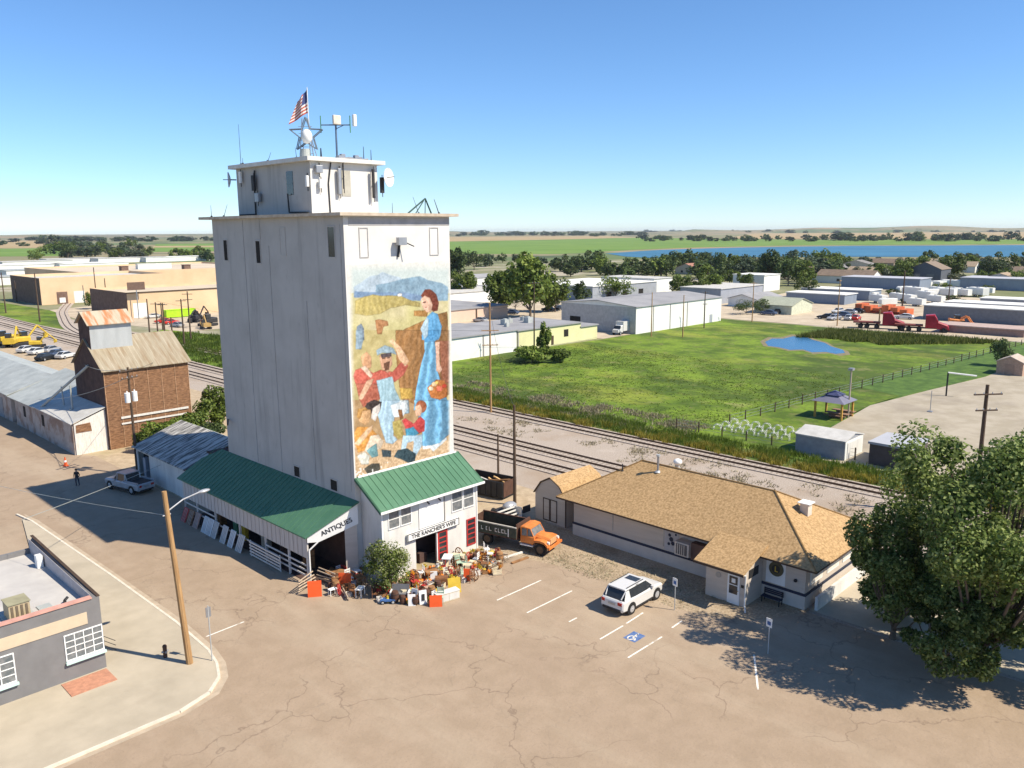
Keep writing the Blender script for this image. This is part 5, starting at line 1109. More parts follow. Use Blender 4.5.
for px, py, h, l in ((6, 313, 13, 'leftmost dark pole beside the tracks'), (40, 322, 14, 'dark pole in front of the brown brick end wall'), (97, 303, 13, 'dark pole left of the pair before the tan building'), (107, 305, 9.5, 'shorter dark pole of the pair before the tan building'), (17, 302, 8, 'small pole at the grassy corner by the brown building')):
    q = G(px, py); pole(l, q.x, q.y, h, darkpole, r=.22)
def wire(a, b, sag, label, r=.018, M=blackish, n=14):
    a, b = Vector(a), Vector(b); pts = [a.lerp(b, k / n) - _z * sag * 4 * (k / n) * (1 - k / n) for k in range(n + 1)]
    m_ = MB(); m_.path(pts, r, 4); tag(m_.build('overhead_wire', M), label, 'wire')
wire((17.6, 44.6, 9.3), (5, 90, 9.5), .9, 'thin wire running left from the bare corner pole', .012, galvroof)
wire((31.1, 79.2, 2.4), (13.9, 59.3, 6.3), .1, 'white wrapped cable from the garage shed across the shaded street', .022, galvroof)
wire((30.8, 85.5, 11.4), (33.0, 104, 9.5), .4, 'upper service wire from the transformer pole to the grain warehouse', .03, galvroof)
wire((30.8, 85.5, 10.4), (29.8, 112, 4.6), .6, 'lower service wire from the transformer pole to the patchwork shed', .03, galvroof)
wire((31.4, 85.6, 11.3), (51.5, 120, 10), 1.2, 'wire from the transformer pole towards the tracks', .02)
# signs in the parking lot
def psign(label, x, y, h, face, icon=None):
    t = thing('parking_sign', label, 'parking sign', (x, y, 0), radians(-10))
    b = MB(); b.tube((0, 0, 0), (0, 0, h), .035, n=6); b.build('post', galv, t, world=False)
    b = MB(); b.box(-.05, -.03, -.2, .2, h - .55, h); f = b.build('sign_face', face, t, world=False)
    b = MB(); b.box(-.056, -.051, -.12, .12, h - .42, h - .18); b.build('symbol', blue, f, world=False)
psign('accessible parking sign on a thin post right of the white SUV', 43.6, 27.5, 2.3, white); psign('parking sign in the tree shade by the depot corner', 42.6, 20.3, 2.3, white)
b = MB(); b.tube((19.1, 43.6, .12), (19.1, 43.6, 3.6), .035, n=6); t = tag(b.build('street_sign_post', galv), 'thin metal sign post beside the bare wooden corner pole', 'sign post')
b = MB(); b.box(18.95, 19.25, 43.58, 43.62, 2.9, 3.5); b.build('sign_back', steel, t)
t = thing('fire_hydrant', 'small dark hydrant on the corner sidewalk', 'hydrant', (17.35, 46.0, .12))
b = MB(); b.tube((17.35, 46, .12), (17.35, 46, .75), .12, n=10); b.ball((17.35, 46, .8), .14); b.build('barrel', mat('dark_brown_iron', (.07, .04, .03), .7), t)
b = MB(); b.tube((17.15, 46, .5), (17.55, 46, .5), .06); b.tube((17.35, 45.8, .5), (17.35, 46, .5), .07); b.build('nozzle', steel, t)
def cone(label, x, y):
    b = MB(); b.box(x - .25, x + .25, y - .25, y + .25, .02, .06, m=0); b.tube((x, y, .06), (x, y, 1.0), .2, .05, 12, m=0); b.tube((x, y, .45), (x, y, .65), .155, .12, 12, m=1)
    tag(b.build('traffic_cone', [brightorange, white]), label, 'traffic cone')
cone('orange barrier cone on the street before the patchwork shed', 27.1, 94.9)
b = MB(); b.box(48.5, 49.2, 25, 25, 0, 0) if False else None
# ---------------------------------------------------------------- person standing in the tower shade
def person(x, y, rz, label):
    me = bpy.data.meshes.new('person'); V = [(0, 0, .95), (0, 0, 1.2), (0, 0, 1.42), (0, .02, 1.52), (0, .03, 1.62), (0, .03, 1.74),
        (.1, 0, .9), (.12, .02, .5), (.12, -.02, .08), (.12, .12, .04), (-.1, 0, .9), (-.13, -.03, .5), (-.14, -.06, .08), (-.14, .08, .04),
        (.19, 0, 1.4), (.26, -.02, 1.12), (.24, .1, .9), (.24, .13, .82), (-.19, 0, 1.4), (-.26, -.03, 1.12), (-.22, .1, .92), (-.22, .14, .84)]
    Ed = [(0, 1), (1, 2), (2, 3), (3, 4), (4, 5), (0, 6), (6, 7), (7, 8), (8, 9), (0, 10), (10, 11), (11, 12), (12, 13), (2, 14), (14, 15), (15, 16), (16, 17), (2, 18), (18, 19), (19, 20), (20, 21)]
    Rr = [.15, .14, .15, .06, .09, .08, .10, .07, .05, .04, .10, .07, .05, .04, .07, .05, .035, .03, .07, .05, .035, .03]
    me.from_pydata(V, Ed, []); o = bpy.data.objects.new('person', me); C.objects.link(o)
    sk = o.modifiers.new('skin', 'SKIN'); me.skin_vertices[0].data[0].use_root = True
    for k, r in enumerate(Rr): me.skin_vertices[0].data[k].radius = (r, r * (.75 if k < 3 else 1))
    o.modifiers.new('sub', 'SUBSURF').levels = 2; bpy.context.view_layer.update()
    m2 = bpy.data.meshes.new_from_object(o.evaluated_get(bpy.context.evaluated_depsgraph_get())); bpy.data.objects.remove(o)
    m2.name = 'person'; m2.materials.clear(); [m2.materials.append(q) for q in (mat('dark_shirt', (.03, .03, .035), .9), mat('dark_trousers', (.04, .045, .06), .9), mat('skin', (.45, .28, .2), .6))]
    for p in m2.polygons:
        c = p.center; p.material_index = 2 if (c.z > 1.5 or (c.z < 1.0 and abs(c.x) > .2)) else (1 if c.z < .93 else 0); p.use_smooth = True
    o = bpy.data.objects.new('person', m2); C.objects.link(o); o.location = (x, y, .02); o.rotation_euler = (0, 0, rz); tag(o, label, 'person')
    b = MB(); b.ball((0, .02, 1.72), .115, 10, sz=.8); b.build('hair', mat('dark_hair', (.03, .02, .015), .8), o, world=False, smooth=True)
    return o
person(25.5, 86.2, radians(140), 'person in dark clothes standing in the shaded street')

# ---------------------------------------------------------------- mid-distance buildings
def bldg(name, label, x0, x1, y0, y1, h, wall, roof, parapet=0, gable=None, over=.3, cat='building'):
    t = thing(name, label, cat, ((x0 + x1) / 2, (y0 + y1) / 2, 0))
    b = MB()
    if parapet:
        b.box(x0, x1, y0, y0 + .3, 0, h); b.box(x0, x1, y1 - .3, y1, 0, h); b.box(x0, x0 + .3, y0 + .301, y1 - .301, 0, h); b.box(x1 - .3, x1, y0 + .301, y1 - .301, 0, h); b.build('wall', wall, t)
        b = MB(); b.box(x0 + .31, x1 - .31, y0 + .31, y1 - .31, h - parapet - .1, h - parapet); b.build('roof', roof, t)
    elif gable:
        b.box(x0, x1, y0, y1, 0, h); ax, rise = gable
        if ax == 'x':
            ym = (y0 + y1) / 2
            for x in (x0, x1 - .1): b.slab([(x, y0, h), (x, y1, h), (x, ym, h + rise)], (.1, 0, 0))
            b.build('wall', wall, t)
            for ya in (y0 - over, y1 + over): b = MB(); b.slab([(x0 - over, ya, h - .05), (x1 + over, ya, h - .05), (x1 + over, ym, h + rise + .05), (x0 - over, ym, h + rise + .05)], (0, 0, .15)); b.build('roof', roof, t)
        else:
            xm = (x0 + x1) / 2
            for y in (y0, y1 - .1): b.slab([(x0, y, h), (x1, y, h), (xm, y, h + rise)], (0, .1, 0))
            b.build('wall', wall, t)
            for xa in (x0 - over, x1 + over): b = MB(); b.slab([(xa, y0 - over, h - .05), (xa, y1 + over, h - .05), (xm, y1 + over, h + rise + .05), (xm, y0 - over, h + rise + .05)], (0, 0, .15)); b.build('roof', roof, t)
    else:
        b.box(x0, x1, y0, y1, 0, h); b.build('wall', wall, t)
        b = MB(); b.box(x0 - over, x1 + over, y0 - over, y1 + over, h + .002, h + .25); b.build('roof', roof, t)
    return t
def opening(t, x0, x1, z0, z1, y, M=dark, name='door', d=.05): b = MB(); b.box(x0, x1, y - d, y - .003, z0, z1); return b.build(name, M, t)
def openx(t, y0, y1, z0, z1, x, M=dark, name='door', d=.05): b = MB(); b.box(x - d, x - .003, y0, y1, z0, z1); return b.build(name, M, t)
# white and yellow row behind the field
t = bldg('block_building', 'long low white walled building at the back left edge of the green field', 92, 122.2, 117.8, 136, 4.4, offwhite, greyroof)
for x in (101, 112.3): opening(t, x, x + .35, 0, 4.3, 117.8, mat('grey_pier', (.25, .24, .24), .9), 'pier')
t = bldg('block_building', 'long low pale yellow building with a grey flat roof at the back of the field', 122.5, 143.4, 117.8, 135, 4.2, yellow, greyroof)
opening(t, 137.5, 139, 1.6, 3.2, 117.8, name='window'); opening(t, 133.2, 134, .2, 2.2, 117.8, brown); opening(t, 122.5, 122.8, 0, 4.1, 117.8, mat('grey_pier', (.25, .24, .24)), 'pier')
bldg('block_building', 'small lower pale yellow block at the right end of the yellow building', 143.45, 149.6, 117.9, 127, 3.2, yellow, greyroof)
for i, (x, y, s_) in enumerate(((128, 127, 1.4), (131.5, 129, 1.1), (134.5, 126, 1.5), (137, 130, .9), (125.5, 124, .8))):
    b = MB(); b.box(x - s_ / 2, x + s_ / 2, y - s_ / 2, y + s_ / 2, 4.4, 4.5 + s_ * .8); b.tube((x, y, 4.5 + s_ * .8), (x, y, 4.7 + s_ * .8), s_ * .3); tag(b.build('roof_unit', galvroof), ['large silver rooftop unit on the yellow building', 'second rooftop unit from the left on the yellow building', 'tall silver rooftop unit right of centre on the yellow building', 'small rooftop unit at the back of the yellow building', 'small rooftop unit at the left of the yellow building'][i], 'roof unit')
t = bldg('masonry_building', 'pinkish tan flat roofed building behind the white walled row', 140, 171, 168.5, 200, 3.4, pink, greyroof)
opening(t, 158, 158.6, 0, 3.2, 168.5, brown, 'pier')
# white warehouse
t = bldg('steel_warehouse', 'large white warehouse with a low grey gabled roof behind the field', 161.8, 202, 115.6, 139.5, 6.6, offwhite, greyroof, gable=('x', 1.0))
openx(t, 115.65, 139.4, 0.05, 6.5, 161.8, mat('shaded_end_grey', (.42, .41, .40), .9), 'end_wall', .04); openx(t, 133, 136.5, .05, 3.2, 161.75, dark)  # shadowed end of the white wall, shade put into a greyer panel
for x in (169, 176.5, 184.5, 193): opening(t, x, x + .35, 0, 6.4, 115.6, mat('grey_pier', (.25, .24, .24)), 'downpipe')
opening(t, 196, 197.4, .05, 2.2, 115.6, palegrey)
# grey/white complex behind
t = bldg('steel_warehouse', 'wide grey walled flat building with a white roof edge behind the white warehouse', 228, 268, 182, 216, 5.2, palegrey, offwhite)
for x in (236, 246, 256): opening(t, x, x + 3, .05, 3, 182)
bldg('steel_warehouse', 'smaller white block at the right of the flat grey walled building', 269, 282, 184, 210, 6.0, offwhite, whiteroof)
bldg('steel_warehouse', 'white roofed building left of the big tree beyond the pinkish building', 185, 215, 210, 240, 4, offwhite, whiteroof)
bldg('house', 'low white house between the trees left of the big tree', *(lambda q: (q.x - 8, q.x + 8, q.y - 5, q.y + 5))(G(476, 284)), 3.2, offwhite, greyroof, gable=('x', 1.4), cat='house')
bldg('house', 'grey roofed house half hidden below the low white house', *(lambda q: (q.x - 9, q.x + 9, q.y - 6, q.y + 6))(G(487, 296)), 3.0, pink, greyroof, gable=('x', 1.4), cat='house')
# middle right
def at(px, py, lx, ly): q = G(px, py); return (q.x - lx / 2, q.x + lx / 2, q.y - ly / 2, q.y + ly / 2)
t = bldg('steel_warehouse', 'dark grey walled building with a white roof edge left of the pond road', *at(722, 300, 30, 16), 5.0, palegrey, whiteroof)
t = bldg('steel_warehouse', 'white upright block with two doors in the trees beyond the pond', *at(756, 290, 14, 14), 6.5, offwhite, offwhite)
bldg('house', 'pale green roofed cottage beside the parked cars beyond the pond', *at(783, 312, 14, 12), 2.6, mat('pale_sage', (.5, .52, .4), .9), mat('sage_roof', (.34, .36, .28), .9), gable=('y', 1.8), cat='house')
bldg('house', 'low grey roofed house behind the round dark bushes', *at(755, 305, 18, 10), 2.6, offwhite, greyroof, gable=('x', 1.4), cat='house')
bldg('storage_row', 'blue grey storage row with a white roof directly behind the parked cars', 271.3, 281.5, 109.5, 130, 3.2, steelwall, offwhite)
bldg('storage_row', 'second pale grey storage row behind the blue grey one', 291.9, 303, 109.2, 134, 3.4, steelwall, offwhite)
bldg('storage_row', 'wide pale roofed storage hall behind the two storage rows', *at(885, 288, 14, 32), 4.5, steelwall, mat('lilac_roof', (.42, .43, .47), .8, .06, .2))
t = bldg('storage_row', 'long dark grey storage row with a white roof at the right edge', 242.5, 252, 50.5, 75.6, 3.8, mat('slate_siding', (.17, .18, .20), .8, .1, 1.5), offwhite)
bldg('storage_row', 'second white roofed storage row behind the long dark grey one', 262, 271, 40, 76, 3.4, steelwall, offwhite)
bldg('storage_row', 'third storage row at the right edge with a pale roof', 283, 292, 30, 72, 3.4, palegrey, offwhite)
bldg('storage_row', 'lilac roofed hall at the far right behind the storage rows', *at(1006, 289, 18, 30), 4.5, palegrey, mat('lilac_roof', (.42, .43, .47)))
t = bldg('flat_deck_building', 'reddish grey low deck with a dark open front beyond the right of the field', *at(985, 333, 8, 18), 1.6, mat('reddish_wall', (.3, .2, .17), .9), mat('deck_roof', (.42, .32, .28), .9))
hq = G(928, 283); t = bldg('house', 'dark two storey house with a steep roof beyond the storage yard', hq.x - 6, hq.x + 8, hq.y - 7, hq.y + 7, 6.5, mat('dark_siding', (.10, .11, .13), .8), mat('brown_shingle', (.22, .17, .13), .9), gable=('x', 3.2), cat='house')
openx(t, hq.y - 4, hq.y - 1, 1, 4.5, hq.x - 6, glassl, 'window'); openx(t, hq.y + 2, hq.y + 5, 1, 4.5, hq.x - 6, glassl, 'window')
HS = [(1002, 287, 16, 12, 'tan gabled house at the right edge among green trees'), (1018, 279, 16, 12, 'brown roofed house at the far right edge'), (848, 283, 26, 12, 'long brown roofed house in front of the lake'), (836, 275, 20, 10, 'grey roofed house left of the long brown roofed one'), (868, 279, 18, 12, 'tan house at the right of the long brown roofed one'), (819, 279, 14, 10, 'small tan house at the left end of the lakeside group'),
      (858, 270, 20, 10, 'grey house behind the long brown roofed one near the lake'), (828, 268, 20, 10, 'pale roofed house nearest the lake shore'), (918, 268, 22, 12, 'orange tan roofed house beyond the dark two storey house'), (730, 272, 18, 10, 'red roofed house among the trees near the lake'), (748, 270, 18, 10, 'second red roofed house right of the first near the lake'), (765, 268, 18, 10, 'pinkish roofed house near the lake behind the tall trees'), (690, 274, 14, 10, 'white walled house among the trees left of the red roofs'), (880, 268, 20, 10, 'low pale house at the lakeside right of the long brown roofed one'),
      (960, 272, 18, 10, 'pale house among the trees right of the orange tan roof'), (985, 268, 18, 10, 'small pale house near the lake at right')]
RM = [mat('roof_brown', (.20, .15, .11), .9, .15, .8), mat('roof_grey', (.22, .21, .2), .9, .15, .8), mat('roof_redtan', (.34, .17, .12), .9, .15, .8), mat('roof_tan', (.34, .26, .18), .9, .15, .8)]
WM = [mat('wall_cream', (.50, .45, .36), .9), mat('wall_tan', (.40, .33, .25), .9), offwhite]
for i, (px, py, lx, ly, lab) in enumerate(HS):
    rm_ = RM[2] if 'red' in lab or 'pink' in lab else RM[3] if 'orange' in lab or 'tan ' in lab[:4] else RM[1] if 'grey' in lab else RM[0]
    t = bldg('house', lab, *at(px, py, ly, lx), 3.4, WM[i % 3], rm_, gable=('y' if i % 3 else 'x', 2.6), cat='house')
    q = G(px, py); openx(t, q.y - 3, q.y - 1.6, 1, 2.2, q.x - ly / 2, glass, 'window'); openx(t, q.y + 1.6, q.y + 3, 1, 2.2, q.x - ly / 2, glass, 'window')
# left background
t = bldg('brick_building', 'tan building with a dark brown brick end wall and two garage doors', 90.3, 135, 322.5, 358, 9.6, tanwall, whiteroof, parapet=1)
openx(t, 322.55, 357.9, .05, 9.5, 90.3, brickw, 'end_wall', .06)
for x, M in ((95.4, brickw), (101.2, offwhite)): opening(t, x, x + 3.6, .1, 4.4, 322.5, M, 'garage_door'); opening(t, x + .8, x + 2.8, .5, 2.3, 322.44, offwhite, 'panel')
t = bldg('brick_building', 'wide tan warehouse with a white garage door behind the parked red trucks', 92.7, 150, 249.6, 280, 7.8, tanwall, mat('tan_membrane', (.55, .46, .34), .9, .08, .1), parapet=.8)
openx(t, 249.65, 279.9, .05, 7.7, 92.7, brickw, 'end_wall', .06); opening(t, 94.2, 98.4, .1, 4.5, 249.6, offwhite, 'garage_door')
b = MB(); b.box(92.6, 150.1, 249.4, 249.58, 7.5, 7.82); b.build('coping', brown, t)
t = bldg('brick_building', 'huge pale tan flat roofed plant behind the wide tan warehouse', 120, 210, 365, 450, 9.0, tanwall, mat('pale_tan_roof', (.56, .47, .36), .9, .08, .05), parapet=.8)
for i, (x, y, lab) in enumerate(((140, 380, 'dark hatch on the left of the huge pale tan roof'), (165, 372, 'dark hatch at the right of the huge pale tan roof'), (155, 400, 'white box in the middle of the huge pale tan roof'))):
    b = MB(); b.box(x, x + (3 if i < 2 else 16), y, y + 3, 8.2, 10.5); b.box(x - .2, x + (3.2 if i < 2 else 16.2), y - .2, y + 3.2, 10.501, 10.7); tag(b.build('roof_hatch', brickw if i < 2 else offwhite), lab, 'roof hatch')
b = MB(); b.box(118, 160, 284, 292, 0, 5.2); tag(b.build('low_annex', mat('annex_roof', (.45, .42, .38), .9, .1, .3)), 'long low pale annex behind the wide tan warehouse', 'annex')
for i, (px, py, lx, ly, h, M, lab) in enumerate(((60, 277, 60, 20, 5, galvroof, 'long pale grey roofed shed behind the brown brick building'), (20, 272, 50, 22, 5, offwhite, 'white roofed shed at the far left behind the brick building'), (90, 270, 45, 22, 5, offwhite, 'white shed right of the pale grey roofed one'), (35, 266, 50, 20, 4, whiteroof, 'farther white shed at the far left'),
        (75, 263, 50, 20, 4, whiteroof, 'farther white shed left of the green trees'), (130, 262, 60, 20, 4, whiteroof, 'pale shed below the striped fields'), (175, 261, 60, 20, 4, offwhite, 'white shed left of the tower top near the fields'), (8, 284, 30, 20, 4, galvroof, 'pale low shed at the far left edge beside the brick building'))):
    bldg('shed_row', lab, *at(px, py, lx, ly), h, offwhite, M, cat='shed')
# billboard
q = G(139, 319); t = thing('billboard', 'brown backed billboard on a single pole before the tan warehouse', 'billboard', (q.x, q.y, 0))
b = MB(); b.tube((q.x, q.y, 0), (q.x, q.y, 8.6), .15); b.build('pole', steel, t)
b = MB(); b.box(q.x - 2.5, q.x + 2.5, q.y - .15, q.y + .15, 8.6, 10.9); b.build('panel', mat('billboard_back', (.14, .09, .07), .9), t)
# lot at right: sheds, pavilion, frames, fence
t = bldg('metal_shed', 'small white metal shed beside the tracks at the edge of the mown lawn', 86.6, 91.6, 33.8, 39.4, 2.1, mat('shed_grey', (.30, .31, .33), .8), whiteroof, gable=('y', .5), over=.1, cat='shed')
opening(t, 86.65, 91.55, .05, 2.1, 33.8, offwhite, 'front_wall'); opening(t, 87.2, 90.9, .1, 1.9, 33.74, whiteside)
bldg('metal_shed', 'dark brown shed with a pale lilac flat roof right of the white shed', 87.2, 92.5, 27.2, 31.4, 2.3, mat('dark_brown_wall', (.10, .08, .075), .9), mat('lilac_shed_roof', (.40, .41, .44), .7, .05, 1), over=.15, cat='shed')
q = G(1011, 374); t = bldg('garden_shed', 'tan gabled garden shed at the far corner of the concrete lot', q.x - 1.5, q.x + 3, q.y - 2, q.y + 2, 2.2, mat('tan_boards', (.40, .27, .2), .9, .15, 3), mat('pale_gable_roof', (.44, .36, .30), .9), gable=('x', .9), over=.15, cat='shed')
openx(t, q.y - .7, q.y + .7, .1, 1.9, q.x - 1.5, mat('tan_door', (.34, .23, .17), .9))
q = G(1022, 368); bldg('white_shed', 'white walled shed cut off by the right edge above the garden shed', q.x + 6, q.x + 16, q.y - 7, q.y - 1, 3.2, offwhite, offwhite, cat='shed')
pv = thing('pavilion', 'blue roofed picnic pavilion on yellow posts near the field fence', 'pavilion', (107.2, 43.2, 0)); cx_, cy_ = 107.0, 43.6
for i, (dx, dy) in enumerate(((-1.8, -1.8), (1.8, -1.8), (-1.8, 1.8), (1.8, 1.8))): b = MB(); b.box(cx_ + dx - .12, cx_ + dx + .12, cy_ + dy - .12, cy_ + dy + .12, 0, 2.3); b.build('post', mat('ochre_post', (.48, .28, .06), .8), pv)
nav = mat('navy_canopy', (.05, .06, .13), .7, .2, 1)
def hip(cx, cy, r0, r1, z0, z1, name, par, M):
    b = MB(); a = [(cx - r0, cy - r0, z0), (cx + r0, cy - r0, z0), (cx + r0, cy + r0, z0), (cx - r0, cy + r0, z0)]; c = [(cx - r1, cy - r1, z1), (cx + r1, cy - r1, z1), (cx + r1, cy + r1, z1), (cx - r1, cy + r1, z1)]
    b.loft([a, c]); return b.build(name, M, par)
hip(cx_, cy_, 2.25, .95, 2.3, 3.0, 'canopy', pv, mat('lilac_canopy', (.16, .16, .22), .7, .1, 1)); hip(cx_, cy_, 1.1, .12, 3.1, 3.6, 'upper_canopy', pv, nav)
for k in range(2): b = MB(); b.box(106.2 + k * 2.2, 107.2 + k * 2.2, 41.5, 44.5, .6, .68); b.box(106.6 + k * 2.2, 106.8 + k * 2.2, 42, 44, 0, .6); b.box(105.7 + k * 2.2, 106.0 + k * 2.2, 41.5, 44.5, .4, .45); tag(b.build('picnic_table', mat('picnic_wood', (.25, .15, .1), .9)), ['dark picnic table under the left of the pavilion', 'dark picnic table under the right of the pavilion'][k], 'picnic table')
def wire_frame_rack(x, y, lab=None, first=[]):
    if first: return dup(first[0], (x, y, 0), radians(10), lab)
    t = thing('hoop_stand', lab, 'hoop stand', (0, 0, 0), 0, 'rows of white metal frames by the tracks')
    b = MB(); b.path([(0, -.75, 0), (0, -.75, .75), (0, -.4, 1.15), (0, .4, 1.15), (0, .75, .75), (0, .75, 0)], .06, 5); b.path([(.7, -.75, 0), (.7, -.75, .75), (.7, -.4, 1.15), (.7, .4, 1.15), (.7, .75, .75), (.7, .75, 0)], .06, 5)
    b.build('hoop', offwhite, t, world=False); b = MB(); [b.tube((0, y_, z_), (.7, y_, z_), .05, n=5) for y_, z_ in ((-.75, .5), (.75, .5), (0, 1.15))]; b.build('crossbar', offwhite, t, world=False)
    t.scale = (.62,) * 3; t.location = (x, y, 0); t.rotation_euler = (0, 0, radians(10)); first.append(t); return t
for r in range(3):
    for c in range(7):
        wire_frame_rack(89.6 + r * 2.1 + c * .15, 51.2 - c * 1.45, 'white metal frame in the %s row, %s' % (['front', 'middle', 'back'][r], ['at its left end', 'second from its left end', 'third from its left end', 'in its middle', 'third from its right end', 'second from its right end', 'at its right end'][c]))
FP = None
for i in range(40):
    if i < 8: q = Vector((86.5 + i * .2, 60 - i * 0 - (i - 0) * 3.1, 0)); q = Vector((87.0 + i * .12, 55.5 - i * 3.2, 0))
    else: k = i - 8; q = Vector((93.5 + k * 3.6, 51.6 - k * 3.6 * .085, 0))
    if FP is None:
        FP = thing('fence_post', 'dark wooden fence post nearest the left end by the tracks', 'fence post', q, 0, 'fence posts round the green field')
        b = MB(); b.tube((0, 0, 0), (0, 0, 1.3), .09, .08, 8); b.build('post', darkpole, FP, world=False)
    else: dup(FP, q, random.uniform(0, 3), 'dark wooden fence post ' + ('between the tracks and the rows of white frames' if i < 8 else 'behind the rows of white frames' if i < 11 else 'near the blue roofed pavilion' if i < 16 else 'on the long fence between pond field and mown lawn' if i < 32 else 'at the far end of the long field fence'), scale=(1, 1, random.uniform(.85, 1.2)))
b = MB()
for z in (.4, .8, 1.2): b.tube((93.5, 51.6, z), (205, 51.6 - 111.5 * .085, z), .02, n=4); b.tube((87, 55.5, z), (88, 33, z), .02, n=4)
tag(b.build('wire_strand', steel), 'thin wire strands strung along the field fence posts', 'fence wire')
for px, py, h, lab in ((852, 400, 7, 'tall lamp pole beside the pavilion'),):
    q = G(848, 418); t = thing('lamp_post', lab, 'lamp post', (q.x, q.y, 0)); b = MB(); b.tube((q.x, q.y, 0), (q.x, q.y, 6.5), .12); b.build('pole', concrete, t); b = MB(); b.box(q.x - .4, q.x + .4, q.y - .3, q.y + .3, 6.5, 6.8); b.build('lamp_head', steel, t)
q = G(946, 396); t = thing('lamp_post', 'low dark lamp post with a white arm at the edge of the concrete lot', 'lamp post', (q.x, q.y, 0)); b = MB(); b.tube((q.x, q.y, 0), (q.x, q.y, 3.6), .12); b.build('pole', blackish, t); b = MB(); b.tube((q.x, q.y, 3.6), (q.x + 1.5, q.y - 3.5, 3.3), .12); b.build('arm', white, t)
q = G(930, 412); b = MB(); b.tube((q.x, q.y, 0), (q.x, q.y, 3.0), .05); b.box(q.x - .3, q.x + .3, q.y - .3, q.y + .3, 0, .15); tag(b.build('marker_post', steel), 'thin grey post standing in the concrete lot', 'post')
# ---------------------------------------------------------------- red semi trucks and yard machines
def semi(label, px, py, rz, M):
    q = G(px, py); t = thing('semi_truck', label, 'truck', q, rz)
    W = lambda b, n, m_: b.build(n, m_, t, world=False)
    b = MB(); b.box(-7, 2.6, -.5, .5, .7, .95); W(b, 'chassis', blackish)
    b = MB(); b.loft([ringx(-1.6, 1.15, .9, 3.6, .05, .1), ringx(.1, 1.15, .9, 3.8, .05, .3), ringx(.8, 1.12, .9, 2.5, .05, .2)]); W(b, 'cab', M)
    b = MB(); b.loft([ringx(.7, 1.0, .7, 2.3, .05, .2), ringx(2.6, .8, .7, 1.7, .1, .3), ringx(2.9, .7, .6, 1.3, .1, .3)]); W(b, 'hood', M)
    b = MB(); b.slab([(.28, -1.0, 3.2), (.28, 1.0, 3.2), (.86, 1.0, 2.4), (.86, -1.0, 2.4)], (.05, 0, .03)); W(b, 'windscreen', glassl)
    b = MB(); b.box(2.85, 3.0, -1.1, 1.1, .45, .8); W(b, 'bumper', M)
    b = MB(); b.box(-7.5, -2, -1.25, 1.25, 1.2, 1.5); W(b, 'flatbed', mat('dark_red_bed', (.16, .04, .03), .8))
    wheels(t, (-6.0, -4.7, -2.7, 2.0), 1.15, .5, .35, blackish); t.scale = (1.15,) * 3; return t
semi('deep red semi truck without load at the left of the two on the gravel road', 890, 329, radians(-72), redtruck)
semi('deep red semi truck with an empty flatbed at the right of the two', 933, 332, radians(-72), redtruck)
q = G(957, 326); t = thing('wheel_loader', 'orange loader machine right of the second red semi truck', 'loader', q, radians(-60))
b = MB(); b.loft([ringx(-2, 1, .8, 2, .1, .2), ringx(1.5, .9, .8, 1.7, .1, .3)]); b.build('body', orange, t, world=False); b = MB(); b.box(-.8, .5, -.7, .7, 1.8, 2.9); b.build('cab', glass, t, world=False)
b = MB(); b.path([(0, 1, 1.4), (2.2, 1, 2.6), (3.6, 1, .6)], .15); b.path([(0, -1, 1.4), (2.2, -1, 2.6), (3.6, -1, .6)], .15); b.box(3.3, 4.1, -1.3, 1.3, .1, .9); b.build('bucket_arm', orange, t, world=False); wheels(t, (-1.3, 1.2), 1.2, .7, .4, blackish)
q = G(882, 313); b = MB(); [b.box(q.x - 3, q.x + 3, q.y - 8 + k * 2.6, q.y - 6 + k * 2.6, .3 + (k % 2) * .5, 1.6 + (k % 3) * .5) for k in range(6)]; b.box(q.x - 3, q.x + 3, q.y - 8, q.y + 8, 0, .299)
tag(b.build('machine_attachments', mat('rusty_orange', (.5, .13, .05), .8, .3, .5)), 'rusty orange steel attachments piled behind the left red semi truck', 'machinery')
random.seed(21)
COL = [(bluev, 'dark blue'), (silver, 'silver'), (blackv, 'black'), (carwhite, 'white'), (redv, 'red')]
base = {k: car('car', 'x', (-40, 20 + 8 * i, 0), 0, 'car', k_, detail=False) for i, (k_, k) in enumerate(COL)}
def park(c, px, py, rz, lab, group=None, sc=1.): q = G(px, py, .03); return dup(base[c], q, rz, lab, group, (sc, sc, sc))
PK = [('dark blue', 768, 315, 'dark blue car leftmost of the parked row beyond the pond'), ('black', 778, 314, 'black car second in the parked row beyond the pond'), ('white', 797, 313, 'white car before the pale green cottage'), ('black', 826, 319, 'black car at the left of the dense cars before the storage row'), ('silver', 834, 320, 'silver car second of the dense cars before the storage row'),
      ('dark blue', 842, 317, 'dark blue car in the middle of the dense cars'), ('white', 838, 313, 'white car in the back row of the dense cars'), ('silver', 848, 314, 'silver car in the back row of the dense cars'), ('black', 856, 313, 'black car at the right of the back row of cars'), ('silver', 849, 320, 'silver car at the front right of the dense cars'), ('red', 856, 320, 'reddish car at the right end of the dense cars'),
      ('white', 904, 319, 'white car between the two red semi trucks'), ('red', 510, 289, 'red car under the trees left of the white warehouse'), ('white', 514, 285, 'white car behind the red one under the trees'), ('dark blue', 512, 314, 'dark car parked in front of the pinkish building'), ('silver', 480, 322, 'silver car in the row behind the white walled building'), ('black', 548, 311, 'black car behind the yellow building left of the brown wall'), ('black', 560, 310, 'second black car behind the yellow building'),
      ('white', 153, 318, 'white car left of the red ones in the equipment yard'), ('red', 147, 315, 'red car at the left of the equipment yard'), ('red', 163, 323, 'red car in the middle of the equipment yard'), ('red', 171, 324, 'red car at the right of the equipment yard'), ('silver', 177, 327, 'silver car right of the red cars in the equipment yard')]
